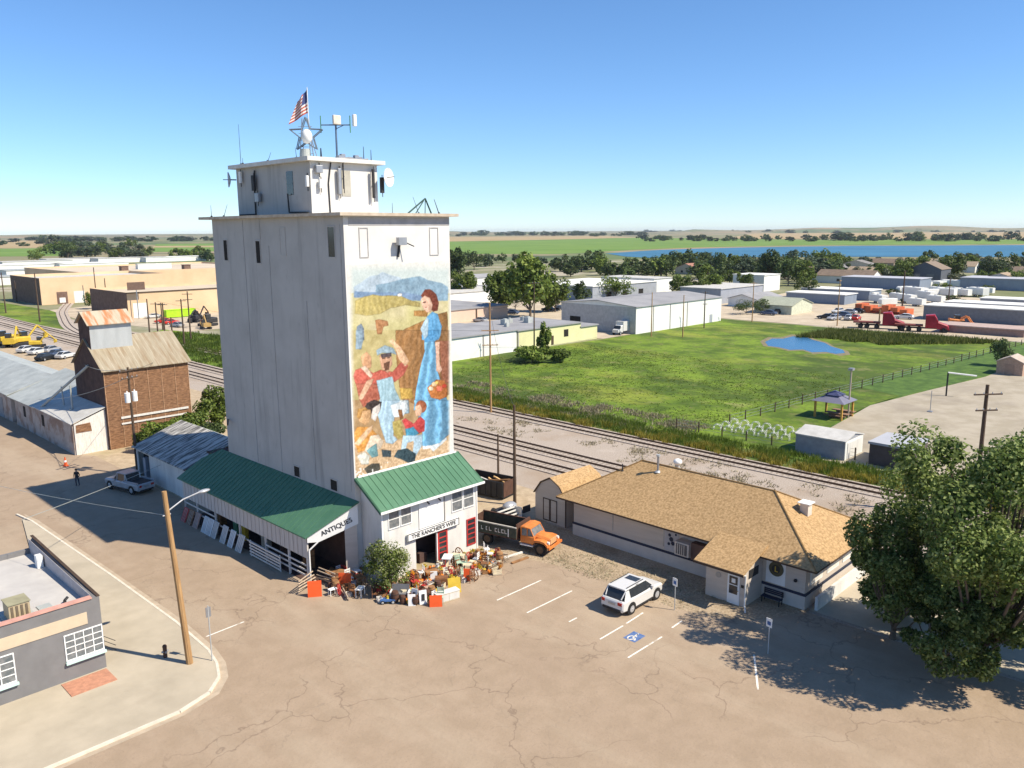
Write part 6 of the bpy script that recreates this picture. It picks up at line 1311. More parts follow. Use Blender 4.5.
for c, px, py, lab in PK: park(c, px, py, radians(random.choice((10, 95, 100, 170))), lab, sc=1.08 if px > 600 else 1.)
for i, (px, py, c) in enumerate(((27, 352, 'white'), (38, 354, 'white'), (52, 352, 'silver'), (66, 358, 'white'), (46, 360, 'black'), (58, 356, 'dark blue'))): park(c, px, py, radians(35), ['white car leftmost of the row beside the left tracks', 'white car second in the row beside the left tracks', 'silver car third in the row beside the left tracks', 'white car with dark windows nearest the grain warehouse', 'black car at the front of the row beside the left tracks', 'dark blue car between the silver and the front white one'][i], 'cars parked beside the tracks at the left')
for b0 in base.values():
    for ch in kids(b0):
        for g in kids(ch): bpy.data.objects.remove(g)
        bpy.data.objects.remove(ch)
    bpy.data.objects.remove(b0)
# parked white truck by the warehouse
t = thing('box_truck', 'white box truck parked at the corner of the white warehouse', 'truck', G(622, 334), radians(185))
b = MB(); b.box(-3, 1.2, -1.1, 1.1, .9, 3.2); b.build('cargo_box', carwhite, t, world=False); b = MB(); b.loft([ringx(1.25, 1.0, .6, 2.4, .05, .1), ringx(2.0, 1.0, .6, 2.3, .05, .3), ringx(2.3, .95, .6, 1.5), ringx(3.1, .85, .6, 1.3)]); b.build('cab', carwhite, t, world=False)
b = MB(); b.slab([(2.02, -.9, 2.2), (2.02, .9, 2.2), (2.4, .9, 1.5), (2.4, -.9, 1.5)], (.05, 0, .02)); b.build('windscreen', glass, t, world=False); wheels(t, (-2, 2.3), 1.0, .45)
# yard machines at left
q = G(180, 317); t = thing('skip_container', 'bright lime green container in the equipment yard', 'container', (q.x, q.y, 0))
b = MB(); b.box(q.x - 4.5, q.x + 4.5, q.y - 1.2, q.y + 1.2, .2, 2.3); b.build('body', lime, t); b = MB(); b.box(q.x - 4.6, q.x + 4.6, q.y - 1.3, q.y + 1.3, 2.301, 2.4); b.build('rim', lime, t)
def machine(label, px, py, M, rz, sc=1., boom=True):
    t = thing('excavator', label, 'excavator', G(px, py), radians(rz)); t.scale = (sc, sc, sc); W = lambda b, n, m_: b.build(n, m_, t, world=False)
    for s in (-1, 1): b = MB(); b.loft([ringx(-1.8, .3, .1, .7, .1, .1), ringx(1.8, .3, .1, .7, .1, .1)]); o = W(b, 'track', blackish); o.location.y = s * 1.0
    b = MB(); b.loft([ringx(-1.9, 1.1, .8, 1.9, .1, .2), ringx(1.0, 1.1, .8, 1.8, .1, .2)]); W(b, 'body', M)
    b = MB(); b.box(-.2, 1.0, .1, 1.05, 1.8, 2.8); W(b, 'cab', glass)
    b = MB(); b.tube((.8, -.4, 1.6), (2.8, -.4, 3.9), .2, n=6); b.tube((2.8, -.4, 3.9), (4.6, -.4, 2.1), .16, n=6); W(b, 'boom', M)
    b = MB(); b.loft([ringx(4.2, .4, 1.0, 2.2), ringx(4.9, .4, 1.2, 2.0)]); o = W(b, 'bucket', M)
for a in (('yellow excavator leftmost of the machines beside the left tracks', 3, 345, yellowp, 200, 1.2), ('yellow excavator second of the machines beside the left tracks', 12, 347, yellowp, 60, 1.1), ('yellow excavator at the right of the machines beside the left tracks', 24, 345, yellowp, 10, 1.1), ('small yellow digger farthest right among the yellow machines', 38, 347, yellowp, -30, .8),
          ('black excavator at the left of the dark machines near the tower', 197, 322, blackish, 30, 1.1), ('dark excavator touching the tower outline', 208, 326, blackish, 190, 1.2), ('ochre excavator in front of the dark machines near the tower', 206, 329, mat('ochre_paint', (.42, .27, .10), .7), 80, .9)): machine(*a)

# ---------------------------------------------------------------- vegetation
bark = mat('bark', (.13, .10, .075), .95, .25, 3)
LG = leafmat('leaves_mid', (.055, .09, .012), (.11, .155, .024), (.20, .25, .05))
LD = leafmat('leaves_dark', (.042, .072, .022), (.075, .115, .034), (.13, .17, .05))
LY = leafmat('leaves_light', (.05, .085, .012), (.10, .15, .022), (.18, .22, .05))
LF = leafmat('leaves_far', (.045, .07, .035), (.065, .095, .05), (.10, .135, .065))
LS_ = leafmat('leaves_silver', (.05, .06, .035), (.09, .11, .06), (.15, .17, .10))
def crown_geo(rng, nblob, nleaf, leaf, flat=.8, low=.0, shape='round', ctr=None):
    "unit crown: x,y within -1..1, z 0..1; returns verts (n*4,3) and blob centres"
    bl = []
    while len(bl) < nblob:
        p = rng.uniform(-1, 1, 3); z = p[2] * .5 + .5
        if shape == 'round': ok = p[0] ** 2 + p[1] ** 2 + (p[2]) ** 2 < .80
        elif shape == 'tall': ok = p[0] ** 2 + p[1] ** 2 < (1 - abs(p[2]) ** 2.2) * .6
        else: ok = hypot(p[0], p[1]) < (1 - z) * .85 + .05
        if ok: bl.append((p[0] * .86, p[1] * .86, z * .86 + .07, rng.uniform(.16, .36) * (1.0 if nblob < 40 else .50) * (1.1 if shape == 'round' else .8)))
    bl = np.array(bl)
    k = rng.randint(0, nblob, nleaf); d = rng.normal(size=(nleaf, 3)); d /= np.linalg.norm(d, axis=1)[:, None]
    r = bl[k, 3] * rng.uniform(.45, 1.05, nleaf) ** .6
    c = bl[k, :3] + d * r[:, None] * np.array([1, 1, .62])
    c[:, 2] = np.clip(c[:, 2], .0, 1.02)
    nrm = d + rng.normal(size=(nleaf, 3)) * .7 + np.array([0, 0, .5]); nrm /= np.linalg.norm(nrm, axis=1)[:, None]
    a = np.cross(nrm, rng.normal(size=(nleaf, 3))); a /= np.linalg.norm(a, axis=1)[:, None]; b = np.cross(nrm, a)
    s = (leaf * rng.uniform(.6, 1.35, nleaf))[:, None]
    return c, a * s, b * s, bl
def leaf_mesh(name, c, a, b, zs, M, xy=1.):
    n = len(c); V = np.empty((n, 4, 3)); sc = np.array([xy, xy, zs])
    cc = c * sc
    V[:, 0] = cc - a * 1.0; V[:, 1] = cc - b * .62; V[:, 2] = cc + a * 1.0; V[:, 3] = cc + b * .62
    me = bpy.data.meshes.new(name); me.vertices.add(n * 4); me.vertices.foreach_set('co', V.reshape(-1).astype(np.float32))
    me.loops.add(n * 4); me.loops.foreach_set('vertex_index', np.arange(n * 4, dtype=np.int32)); me.polygons.add(n)
    me.polygons.foreach_set('loop_start', np.arange(0, n * 4, 4, dtype=np.int32)); me.polygons.foreach_set('loop_total', np.full(n, 4, np.int32))
    me.materials.append(M); me.update(); me.validate(); return me
def trunk_mb(bl, zs, xy, h0, r, limbs=6):
    b = MB(); top = Vector((0, 0, h0 + zs * .35)); b.tube((0, 0, -.1), (0.02 * xy, 0, h0 * .6), r * 1.15, r * .8, 8); b.tube((.02 * xy, 0, h0 * .6), top, r * .8, r * .45, 8)
    for p in bl[:limbs]:
        s = Vector((0.01, 0, h0 * random.uniform(.7, 1.05))); e = Vector((p[0] * xy, p[1] * xy, h0 + p[2] * zs)); m_ = s.lerp(e, .5) + Vector((0, 0, -zs * .06))
        b.tube(s, m_, r * .42, r * .26, 6); b.tube(m_, e, r * .26, r * .08, 6)
    return b
PROTO = {}
def protos():
    rng = np.random.RandomState(11)
    for nm, M, shp in (('mid', LG, 'round'), ('dark', LD, 'round'), ('light', LY, 'round'), ('far', LF, 'round'), ('silver', LS_, 'round'), ('conifer', LD, 'cone'), ('tallt', LG, 'tall')):
        PROTO[nm] = []
        for v in range(3):
            nb, nl, lf = (16, 950, .085)
            c, a, b, bl = crown_geo(rng, nb, nl, lf, shape=shp)
            # far trees: unit tree 1 high, crown from .12 to 1, radius .5
            me = leaf_mesh('tree', c * np.array([.5, .5, .88]) + np.array([0, 0, .10]), a * .62, b * .62, 1., M)
            tm = MB(); tm.tube((0, 0, 0), (0, 0, .55), .035, .015, 5)
            t2 = bpy.data.meshes.new('t'); t2.from_pydata(tm.v, [], tm.f)
            bm = bmesh.new(); bm.from_mesh(me); n0 = len(bm.faces); bm.from_mesh(t2); bm.faces.ensure_lookup_table()
            for f in bm.faces[n0:]: f.material_index = 1
            bm.to_mesh(me); bm.free(); me.materials.append(bark); PROTO[nm].append(me)
protos()
def far_tree(kind, loc, h, wd, label, group=None, name='tree'):
    me = random.choice(PROTO[kind]); o = bpy.data.objects.new(name, me); C.objects.link(o); o.location = loc; o.scale = (wd, wd * random.uniform(.9, 1.1), h); o.rotation_euler = (0, 0, random.uniform(0, 6.28))
    return tag(o, label, 'tree' if name != 'bush' else 'bush', group)
def tpx(kind, px, by, hpx, wpx, label, group=None, name='tree'):
    q = G(px, by); d = hypot(q.x, q.y); return far_tree(kind, q, hpx * d / 815, wpx * d / 815, label, group, name)
def big_tree(label, x, y, h, wd, M, h0=None, nleaf=5000, leaf=.2, nblob=30, seed=1, shape='round', r=None, cat='tree', name='tree', limbs=7, ctr=(0, 0)):
    rng = np.random.RandomState(seed); h0 = h * .2 if h0 is None else h0
    t = thing(name, label, cat, (x, y, 0)); c, a, b, bl = crown_geo(rng, nblob, nleaf, leaf, shape=shape)
    c = c * np.array([wd / 2, wd / 2, h - h0]) + np.array([ctr[0], ctr[1], h0]); me = leaf_mesh('crown', c, a, b, 1., M)
    o = bpy.data.objects.new('crown', me); C.objects.link(o); o.parent = t
    bb_ = bl.copy(); bb_[:, 0] += ctr[0] / (wd / 2); bb_[:, 1] += ctr[1] / (wd / 2)
    trunk_mb(bb_, h - h0, wd / 2, h0, r or h * .022, limbs).build('trunk', bark, t, world=False); return t
random.seed(5)
# the large near tree at the right, its lower crown reaching out of the frame
NL = leafmat('near_leaves', (.045, .08, .016), (.13, .185, .04), (.36, .42, .15), .42)
big_tree('large leafy tree at the lower right shading the parking lot', 50.4, 11.0, 16.8, 17.0, NL, h0=1.2, nleaf=56000, leaf=.12, nblob=72, seed=14, r=.36, limbs=60)
big_tree('second leafy tree cut off by the right edge beside the large one', 54.5, 3.5, 14.0, 13, NL, h0=1.5, nleaf=34000, leaf=.13, nblob=44, seed=9, r=.3, limbs=16)
big_tree('smaller leafy tree between the depot corner and the large tree', 49.6, 15.6, 9.6, 8.0, NL, h0=.8, nleaf=17000, leaf=.115, nblob=42, seed=27, r=.2, limbs=20)
big_tree('low leafy tree under the front of the large one at the right edge', 46.9, 12.0, 6.4, 9.0, NL, h0=.4, nleaf=15000, leaf=.11, nblob=40, seed=17, r=.14, limbs=16)
big_tree('leafy shrub by the depot end wall under the large tree', 52.5, 16.3, 3.6, 5.0, NL, h0=.2, nleaf=4500, leaf=.14, nblob=22, seed=5, r=.08, name='shrub', cat='shrub')
# shrub in front of the store
big_tree('feathery green shrub with pale flowers in front of the antique store', 32.2, 43.7, 3.9, 3.9, leafmat('feather_leaves', (.07, .11, .012), (.15, .20, .03), (.42, .44, .22)), h0=.1, nleaf=6500, leaf=.08, nblob=34, seed=6, r=.05, limbs=14, name='shrub', cat='shrub')
for i, (px, py, h, wd, M, lab) in enumerate(((168, 450, 3.6, 6.5, LG, 'dense green bush in front of the rust coloured grain warehouse'), (190, 438, 3.2, 6.0, LY, 'pale green bush to the right in front of the grain warehouse'), (212, 428, 6.0, 5.5, LG, 'taller green tree against the left side of the tower'), (148, 452, 2.6, 3.2, LY, 'small bush behind the transformer pole'), (205, 446, 2.8, 5.0, LD, 'dark bush between the board roofed shed and the tower'))):
    q = G(px, py); big_tree(lab, q.x, q.y, h, wd, M, h0=.25, nleaf=3200, leaf=.2, nblob=20, seed=20 + i, r=.09, name='bush', cat='bush')
q = G(86, 582); big_tree('small yellowish shrub beside the white roofed shop', 16.0, 58.6, 1.9, 1.9, LY, h0=.1, nleaf=800, leaf=.1, nblob=10, seed=33, r=.03, name='shrub', cat='shrub')
for i, (px, py, h, wd, M, lab, sh) in enumerate(((545, 360, 7.5, 4.0, LG, 'upright dark green tree before the pale yellow wall', 'tall'), (532, 362, 3.2, 9, LG, 'low bush at the foot of the upright tree before the yellow wall', 'round'), (560, 362, 2.6, 6, LY, 'pale low bush right of the upright tree before the yellow wall', 'round'))):
    q = G(px, py); big_tree(lab, q.x, q.y, h, wd, M, h0=.3, nleaf=2200, leaf=.28, nblob=18, seed=40 + i, shape=sh, r=.12, name='tree' if sh == 'tall' else 'bush', cat='tree' if sh == 'tall' else 'bush')
BT = [(530, 318, 66, 66, LG, 'largest green tree rising behind the yellow building'), (500, 312, 42, 36, LG, 'broad tree joined to the left of the largest tree'), (555, 312, 40, 36, LG, 'green tree joined to the right of the largest tree'), (515, 310, 24, 40, LD, 'dark tree in front of the largest tree'), (548, 312, 26, 22, LG, 'small tree with a bare trunk beside the red car'),
      (581, 306, 28, 22, LD, 'dark green tree left of the white warehouse roof'), (616, 300, 27, 42, LG, 'round green tree before the flat grey walled building'), (463, 300, 32, 34, LG, 'green tree beside the tower above the pinkish building'), (456, 282, 34, 26, LD, 'dark tall tree touching the tower edge'), (474, 270, 22, 28, LD, 'dark tree behind the low white house'),
      (697, 299, 26, 30, LY, 'pale green tree behind the white warehouse roof ridge'), (680, 297, 24, 26, LY, 'light green tree left of the pale green one'), (712, 298, 26, 22, LG, 'green tree at the right end of the warehouse roof'), (744, 292, 22, 22, LG, 'green tree before the white upright block'),
      (770, 284, 32, 30, LD, 'tall dark tree right of the white upright block'), (788, 286, 30, 30, LD, 'second tall dark tree right of the white upright block'), (803, 286, 26, 26, LG, 'tree between the dark trees and the lakeside houses'), (808, 297, 20, 28, LY, 'yellowish willow behind the storage rows'), (720, 278, 24, 24, LD, 'dark conifer-like tree above the dark grey walled building'), (735, 276, 20, 18, LG, 'bright tree behind the dark grey walled building'),
      (746, 314, 14, 30, LD, 'round dark bush left of the pale green cottage'), (762, 313, 14, 24, LD, 'second round dark bush left of the pale green cottage'), (1002, 366, 25, 22, LD, 'dark tree beside the tan garden shed'), (990, 282, 22, 24, LD, 'dark tree right of the dark two storey house'), (954, 280, 26, 30, LG, 'big green tree just right of the dark two storey house'), (1003, 276, 22, 26, LY, 'yellow green tree at the right among the houses'),
      (905, 283, 22, 26, LG, 'green tree just left of the dark two storey house'), (880, 282, 18, 26, LG, 'green tree right of the long brown roofed house'), (93, 309, 18, 16, LG, 'round green tree before the tan garage doors'), (38, 262, 12, 18, LG, 'round green tree among the white sheds at left'), (68, 259, 16, 18, LD, 'dark tree at the left below the tan fields'), (1018, 288, 16, 18, LG, 'small tree at the far right beside the lilac roofed hall')]
for i, (px, by, hp_, wp, M, lab) in enumerate(BT):
    q = G(px, by); d = hypot(q.x, q.y); h, wd = hp_ * d / 815, wp * d / 815
    big_tree(lab, q.x, q.y, h, wd, M, h0=h * .14, nleaf=3800 if hp_ > 30 else 2000, leaf=h * .035, nblob=26 if hp_ > 30 else 16, seed=60 + i, r=h * .02)
def belt(kinds, x0, x1, y0, y1, n, h0, h1, label, group, asp=(.8, 1.3)):
    for k in range(n):
        u = (k + random.uniform(.1, .9)) / n; px = x0 + (x1 - x0) * u; by = random.uniform(y0(px) if callable(y0) else y0, y1(px) if callable(y1) else y1); h = random.uniform(h0, h1)
        if h1 <= 11: h *= random.choice((.7, .9, 1.1)); px += random.gauss(0, 6)
        o = tpx(random.choice(kinds), px, by, h, h * random.uniform(*asp) * (1.7 if h1 <= 11 else 1.15), label, group)
        o.location.z -= o.scale.z * (.2 if h1 <= 11 else .08)
belt(('dark', 'dark', 'mid'), 562, 700, 268, 279, 26, 14, 23, 'dark green tree in the belt between the flat grey walled building and the lake', 'trees between the grey building and the lake')
belt(('dark', 'mid', 'far'), 680, 835, 266, 284, 38, 12, 22, 'green tree among the houses by the lake, right of the white upright block', 'trees among the lakeside houses')
belt(('mid', 'dark', 'light', 'silver'), 830, 1030, 266, 288, 62, 9, 18, 'mixed green tree round the houses beyond the storage rows', 'trees beyond the storage rows')
belt(('dark', 'far'), 450, 600, 262, 270, 12, 9, 15, 'low dark tree in the row behind the largest tree and the lake edge', 'low trees left of the lake')
belt(('far', 'dark'), 640, 780, 239, 241.5, 26, 5, 8, 'distant dark tree on the far shore left of the hills', 'trees on the far shore, left part')
belt(('far', 'dark'), 780, 1024, 239.5, 241.5, 34, 6, 11, 'distant dark tree on the far shore below the tan hills', 'trees on the far shore, right part')
belt(('far', 'dark'), 452, 640, 235.0, 236.5, 34, 3.5, 6, 'tiny distant tree on the horizon beyond the tan field', 'horizon trees beyond the tan field', (.9, 1.8))
belt(('far', 'dark'), 640, 1024, 231.4, 233.2, 34, 2.5, 5, 'tiny distant tree along the hill line beyond the lake', 'horizon trees beyond the lake', (1, 2))
belt(('far', 'dark'), 20, 215, 240, 241.5, 40, 3.5, 6.5, 'tiny distant tree on the horizon left of the tower', 'horizon trees left of the tower', (.9, 1.8))
belt(('far', 'mid', 'silver', 'light'), 48, 150, 247, 259, 30, 7, 13, 'small tree in the grove below the left horizon', 'grove left of the tower', (.9, 1.6))
belt(('mid', 'dark'), 172, 216, 257, 262, 7, 9, 13, 'green tree in the row between the white sheds and the striped field', 'row of trees left of the tower top')
belt(('far', 'dark'), 0, 46, 242, 250, 7, 4, 7, 'small tree on the tan field at the far left', 'trees on the far left fields', (1, 1.6))
belt(('mid', 'dark', 'light'), 890, 1000, 288, 306, 8, 6, 10, 'low green tree between the storage rows and trailers', 'trees among the storage yard')
# grass and weeds as real blades
def tufts(name, label, fn, n, h0, h1, M, blades=4, wd=.35):
    rng = np.random.RandomState(len(name) + n); P_ = fn(rng, n); n = len(P_); N = n * blades
    p = np.repeat(P_, blades, 0); a = rng.uniform(0, 2 * pi, N); h = rng.uniform(h0, h1, N); off = rng.normal(size=(N, 2)) * wd * .4
    V = np.zeros((N, 3, 3)); bw = wd * .16
    V[:, 0, :2] = p + off + np.stack([np.cos(a), np.sin(a)], 1) * bw; V[:, 1, :2] = p + off - np.stack([np.cos(a), np.sin(a)], 1) * bw
    V[:, 2, :2] = p + off * 1.8 + rng.normal(size=(N, 2)) * .12; V[:, 2, 2] = h; V[:, :2, 2] = .0
    me = bpy.data.meshes.new(name); me.vertices.add(N * 3); me.vertices.foreach_set('co', V.reshape(-1).astype(np.float32)); me.loops.add(N * 3); me.loops.foreach_set('vertex_index', np.arange(N * 3, dtype=np.int32)); me.polygons.add(N)
    me.polygons.foreach_set('loop_start', np.arange(0, N * 3, 3, dtype=np.int32)); me.polygons.foreach_set('loop_total', np.full(N, 3, np.int32)); me.materials.append(M); me.update(); me.validate()
    o = bpy.data.objects.new(name, me); C.objects.link(o); o['kind'] = 'stuff'; o['label'] = label; o['category'] = name.replace('_', ' '); return o
def clumpy(x0, x1, y0, y1, k, s, cond=None):
    def fn(rng, n):
        c = np.stack([rng.uniform(x0, x1, k), rng.uniform(y0, y1, k)], 1); p = c[rng.randint(0, k, n)] + rng.normal(size=(n, 2)) * s
        m_ = (p[:, 0] > x0) & (p[:, 0] < x1) & (p[:, 1] > y0) & (p[:, 1] < y1)
        if cond is not None: m_ &= cond(p)
        return p[m_]
    return fn
GY = leafmat('weed_yellow', (.16, .14, .02), (.26, .22, .03), (.34, .28, .06), .3); GG = leafmat('weed_green', (.06, .11, .012), (.12, .185, .022), (.22, .27, .05), .45); GB = leafmat('weed_pale', (.20, .17, .10), (.30, .26, .16), (.42, .37, .25), .2)
inpond = lambda p: ((p[:, 0] - 170) / 14) ** 2 + ((p[:, 1] - 77) / 13) ** 2 > 1
fieldok = lambda p: (p[:, 1] > 53 - (p[:, 0] - 93) * .085) & inpond(p) & ((p[:, 0] > 107) | (p[:, 1] < 110))
tufts('field_grass_blades', 'uneven green grass of the wide field', clumpy(85, 140, 36, 116, 500, 2.6, fieldok), 9000, .05, .2, GG, 3, .6)
tufts('weeds', 'tall green weeds between the siding and the fence', clumpy(80.3, 85.8, 14, 104, 420, .6), 9000, .2, .75, GG, 4, .35)
tufts('weeds', 'yellow flowering weeds along the siding', clumpy(79.6, 82.6, 14, 100, 130, .35), 3600, .2, .8, GY, 4, .35)
tufts('dry_grass', 'pale dry grass patches at the near edge of the field', clumpy(82, 92, 52, 100, 60, .9), 2600, .2, .5, GB, 4, .4)
tufts('weeds', 'green weeds of the strip between the tracks at left', clumpy(69.5, 92, 130, 205, 260, 1.8), 6000, .3, .9, GG, 4, .5)
tufts('reeds', 'dark reeds along the pond and the field edge', clumpy(172, 203, 43, 84, 170, 1.6, lambda p: inpond(p) & (p[:, 0] > 176 + 9 * np.sin(p[:, 1] * .3)) & (p[:, 0] > 250 - p[:, 1] * 1.05)), 6500, .25, 1.3, leafmat('reed', (.08, .11, .02), (.14, .175, .03), (.28, .29, .09), .45), 4, .9)
tufts('dry_grass', 'sparse dry weeds on the rail gravel', clumpy(69.5, 77, 20, 110, 45, .7), 900, .1, .35, GB, 4, .35)
tufts('dry_grass', 'sparse dry weeds in the gravel before the depot', clumpy(43.6, 48.8, 25, 44, 40, .6), 900, .04, .16, GB, 3, .25)

# ---------------------------------------------------------------- goods laid out in front of the store
random.seed(12)
def P_pumpkin(M):
    b = MB()
    for k in range(8):
        a = k * pi / 4; b.ball((.11 * cos(a), .11 * sin(a), .17), .15, 8, sz=1.05)
    t = thing('pumpkin', 'x', 'pumpkin'); b.build('flesh', M, t, world=False, smooth=True); b = MB(); b.tube((0, 0, .28), (.03, 0, .4), .03, .02, 5); b.build('stem', greenp, t, world=False); return t
def P_crate(M):
    t = thing('crate', 'x', 'crate'); b = MB()
    for z in (.04, .17, .30):
        b.box(-.3, .3, -.22, -.2, z, z + .1); b.box(-.3, .3, .2, .22, z, z + .1); b.box(-.32, -.3, -.22, .22, z, z + .1); b.box(.3, .32, -.22, .22, z, z + .1)
    b.box(-.3, .3, -.2, .2, 0, .03); b.build('slats', M, t, world=False)
    return t
def P_chair(M):
    t = thing('wooden_chair', 'x', 'chair'); b = MB(); b.box(-.22, .22, -.22, .22, .43, .47); b.build('seat', M, t, world=False)
    for sx in (-.2, .2):
        b = MB(); b.box(sx - .02, sx + .02, -.22, -.18, 0, .43); b.build('leg', M, t, world=False); b = MB(); b.box(sx - .02, sx + .02, .18, .22, 0, .43); b.build('leg', M, t, world=False)
    b = MB(); b.box(-.22, -.18, .18, .22, .471, 1.0); b.box(.18, .22, .18, .22, .471, 1.0); [b.box(-.18, .18, .19, .21, z, z + .09) for z in (.6, .75, .9)]; b.build('backrest', M, t, world=False); return t
def P_barrel(M):
    t = thing('barrel', 'x', 'barrel'); b = MB(); rs = [.2, .26, .28, .26, .2]; b.loft([[(r * cos(k * pi / 7), r * sin(k * pi / 7), i * .18) for k in range(14)] for i, r in enumerate(rs)]); b.build('staves', M, t, world=False)
    [MB().tube((0, 0, z_), (0, 0, z_ + .05), .262, n=14).build('hoop', blackish, t, world=False) for z_ in (.15, .52)]; return t
def P_wheel(M):
    t = thing('wagon_wheel', 'x', 'wagon wheel'); b = MB()
    pts = [(0.12 * k_ * 0, .42 * cos(k * pi / 8), .42 + .42 * sin(k * pi / 8)) for k_, k in enumerate(range(17))]; b.path(pts, .04, 5); b.build('rim', M, t, world=False)
    b = MB(); [b.tube((0, 0, .42), (0, .4 * cos(k * pi / 4), .42 + .4 * sin(k * pi / 4)), .02, n=4) for k in range(8)]; b.tube((-.06, 0, .42), (.06, 0, .42), .07, n=8); b.build('spokes', M, t, world=False); return t
def P_sign(M):
    t = thing('standing_sign', 'x', 'sign'); b = MB(); b.slab([(-.03, -.28, 0), (-.03, .28, 0), (.12, .28, 1.0), (.12, -.28, 1.0)], (-.03, 0, 0)); b.build('board', M, t, world=False)
    b = MB(); b.slab([(-.03 + .005, -.1, .3), (-.025, .12, .3), (.06, .1, .75), (.06, -.12, .75)], (-.05, 0, 0)); b.build('dark_mark', blackish, t, world=False)
    b = MB(); b.slab([(.35, -.28, 0), (.35, .28, 0), (.15, .28, 1.0), (.15, -.28, 1.0)], (.03, 0, 0)); b.build('back_board', M, t, world=False); return t
def P_pot(M):
    t = thing('flower_pot', 'x', 'flower pot'); b = MB(); b.tube((0, 0, 0), (0, 0, .28), .13, .19, 12); b.build('pot', mat('terracotta', (.40, .16, .08), .8), t, world=False)
    rng = np.random.RandomState(random.randint(0, 999)); c, a, bb, _ = crown_geo(rng, 8, 160, .045); me = leaf_mesh('flowers', c * np.array([.26, .26, .42]) + np.array([0, 0, .26]), a, bb, 1., M); o = bpy.data.objects.new('flowers', me); C.objects.link(o); o.parent = t; return t
def P_chest(M):
    t = thing('chest', 'x', 'chest'); b = MB(); b.box(-.42, .42, -.24, .24, .04, .45); b.build('box', M, t, world=False)
    b = MB(); b.loft([[(-.43, -.25, .452), (-.43, .25, .452), (-.43, .2, .56), (-.43, -.2, .56)], [(.43, -.25, .452), (.43, .25, .452), (.43, .2, .56), (.43, -.2, .56)]]); b.build('lid', M, t, world=False)
    b = MB(); b.box(-.3, -.24, -.262, -.25, .05, .55); b.box(.24, .3, -.262, -.25, .05, .55); b.build('strap', blackish, t, world=False); return t
def P_table(M):
    t = thing('small_table', 'x', 'table'); b = MB(); b.box(-.45, .45, -.3, .3, .68, .73); b.build('top', M, t, world=False)
    for sx in (-.38, .38):
        for sy in (-.24, .24): b = MB(); b.box(sx - .03, sx + .03, sy - .03, sy + .03, 0, .68); b.build('leg', M, t, world=False)
    return t
def P_can(M):
    t = thing('milk_can', 'x', 'milk can'); b = MB(); b.loft([[(r * cos(k * pi / 6), r * sin(k * pi / 6), z) for k in range(12)] for r, z in ((.16, 0), (.17, .4), (.10, .52), (.10, .6), (.13, .62))]); b.build('body', M, t, world=False)
    for s in (-1, 1): b = MB(); b.path([(s * .15, 0, .45), (s * .22, 0, .48), (s * .12, 0, .58)], .015, 5); b.build('handle', M, t, world=False)
    return t
cream = mat('cream_paint', (.62, .54, .38), .8, .12, 3); brownp = mat('brown_paint', (.20, .09, .04), .8, .2, 3); pinkp = mat('pale_pink_paint', (.42, .27, .20), .8, .1, 3); pump = mat('pumpkin_orange', (.62, .18, .02), .6, .15, 6); turq = mat('pale_green_paint', (.36, .48, .36), .8, .1, 3)
FLO = leafmat('flower_orange', (.5, .14, .01), (.62, .28, .02), (.7, .42, .03), .2); FLY = leafmat('flower_yellow', (.12, .2, .02), (.62, .42, .03), (.75, .55, .04), .2)
KM = {'pumpkin': (P_pumpkin, [('orange', pump), ('yellow', yellowp)]), 'crate': (P_crate, [('weathered', wood), ('cream', cream), ('grey', peel)]), 'chair': (P_chair, [('white', white), ('brown', brownp), ('red', red), ('pale green', turq)]), 'barrel': (P_barrel, [('brown', wood), ('rusty', rin)]),
      'wagon wheel': (P_wheel, [('brown', brownp), ('red', red)]), 'standing sign': (P_sign, [('white', white)]), 'flower pot': (P_pot, [('orange flowered', FLO), ('yellow flowered', FLY)]), 'chest': (P_chest, [('cream', cream), ('brown', brownp), ('pale pink', pinkp)]), 'table': (P_table, [('white', white), ('brown', wood)]), 'milk can': (P_can, [('brown', brownp), ('silver', galv), ('yellow', yellowp)])}
protoc = {}
ZN = [('beside the near shed post', 330, 363, 574, 597, 34, ('crate', 'barrel', 'chair', 'wagon wheel', 'milk can', 'chest', 'table')), ('at the foot of the feathery shrub', 372, 398, 586, 603, 14, ('milk can', 'crate', 'barrel', 'chair')),
      ('at the front edge of the display right of the shrub', 402, 442, 587, 606, 44, ('standing sign', 'flower pot', 'chest', 'crate', 'pumpkin', 'chair', 'barrel')), ('before the store doorway', 405, 448, 566, 588, 50, ('flower pot', 'pumpkin', 'table', 'chair', 'chest', 'milk can', 'crate')),
      ('below the wall between the doorway and the red window', 446, 476, 558, 583, 50, ('pumpkin', 'flower pot', 'crate', 'chair', 'chest', 'wagon wheel')), ('at the right end of the display near the orange truck', 474, 500, 554, 575, 40, ('flower pot', 'pumpkin', 'milk can', 'chair', 'crate', 'barrel'))]
ADJ = ['', 'second ', 'third ', 'fourth ', 'fifth ', 'sixth ', 'seventh ']; seen = {}; used = []
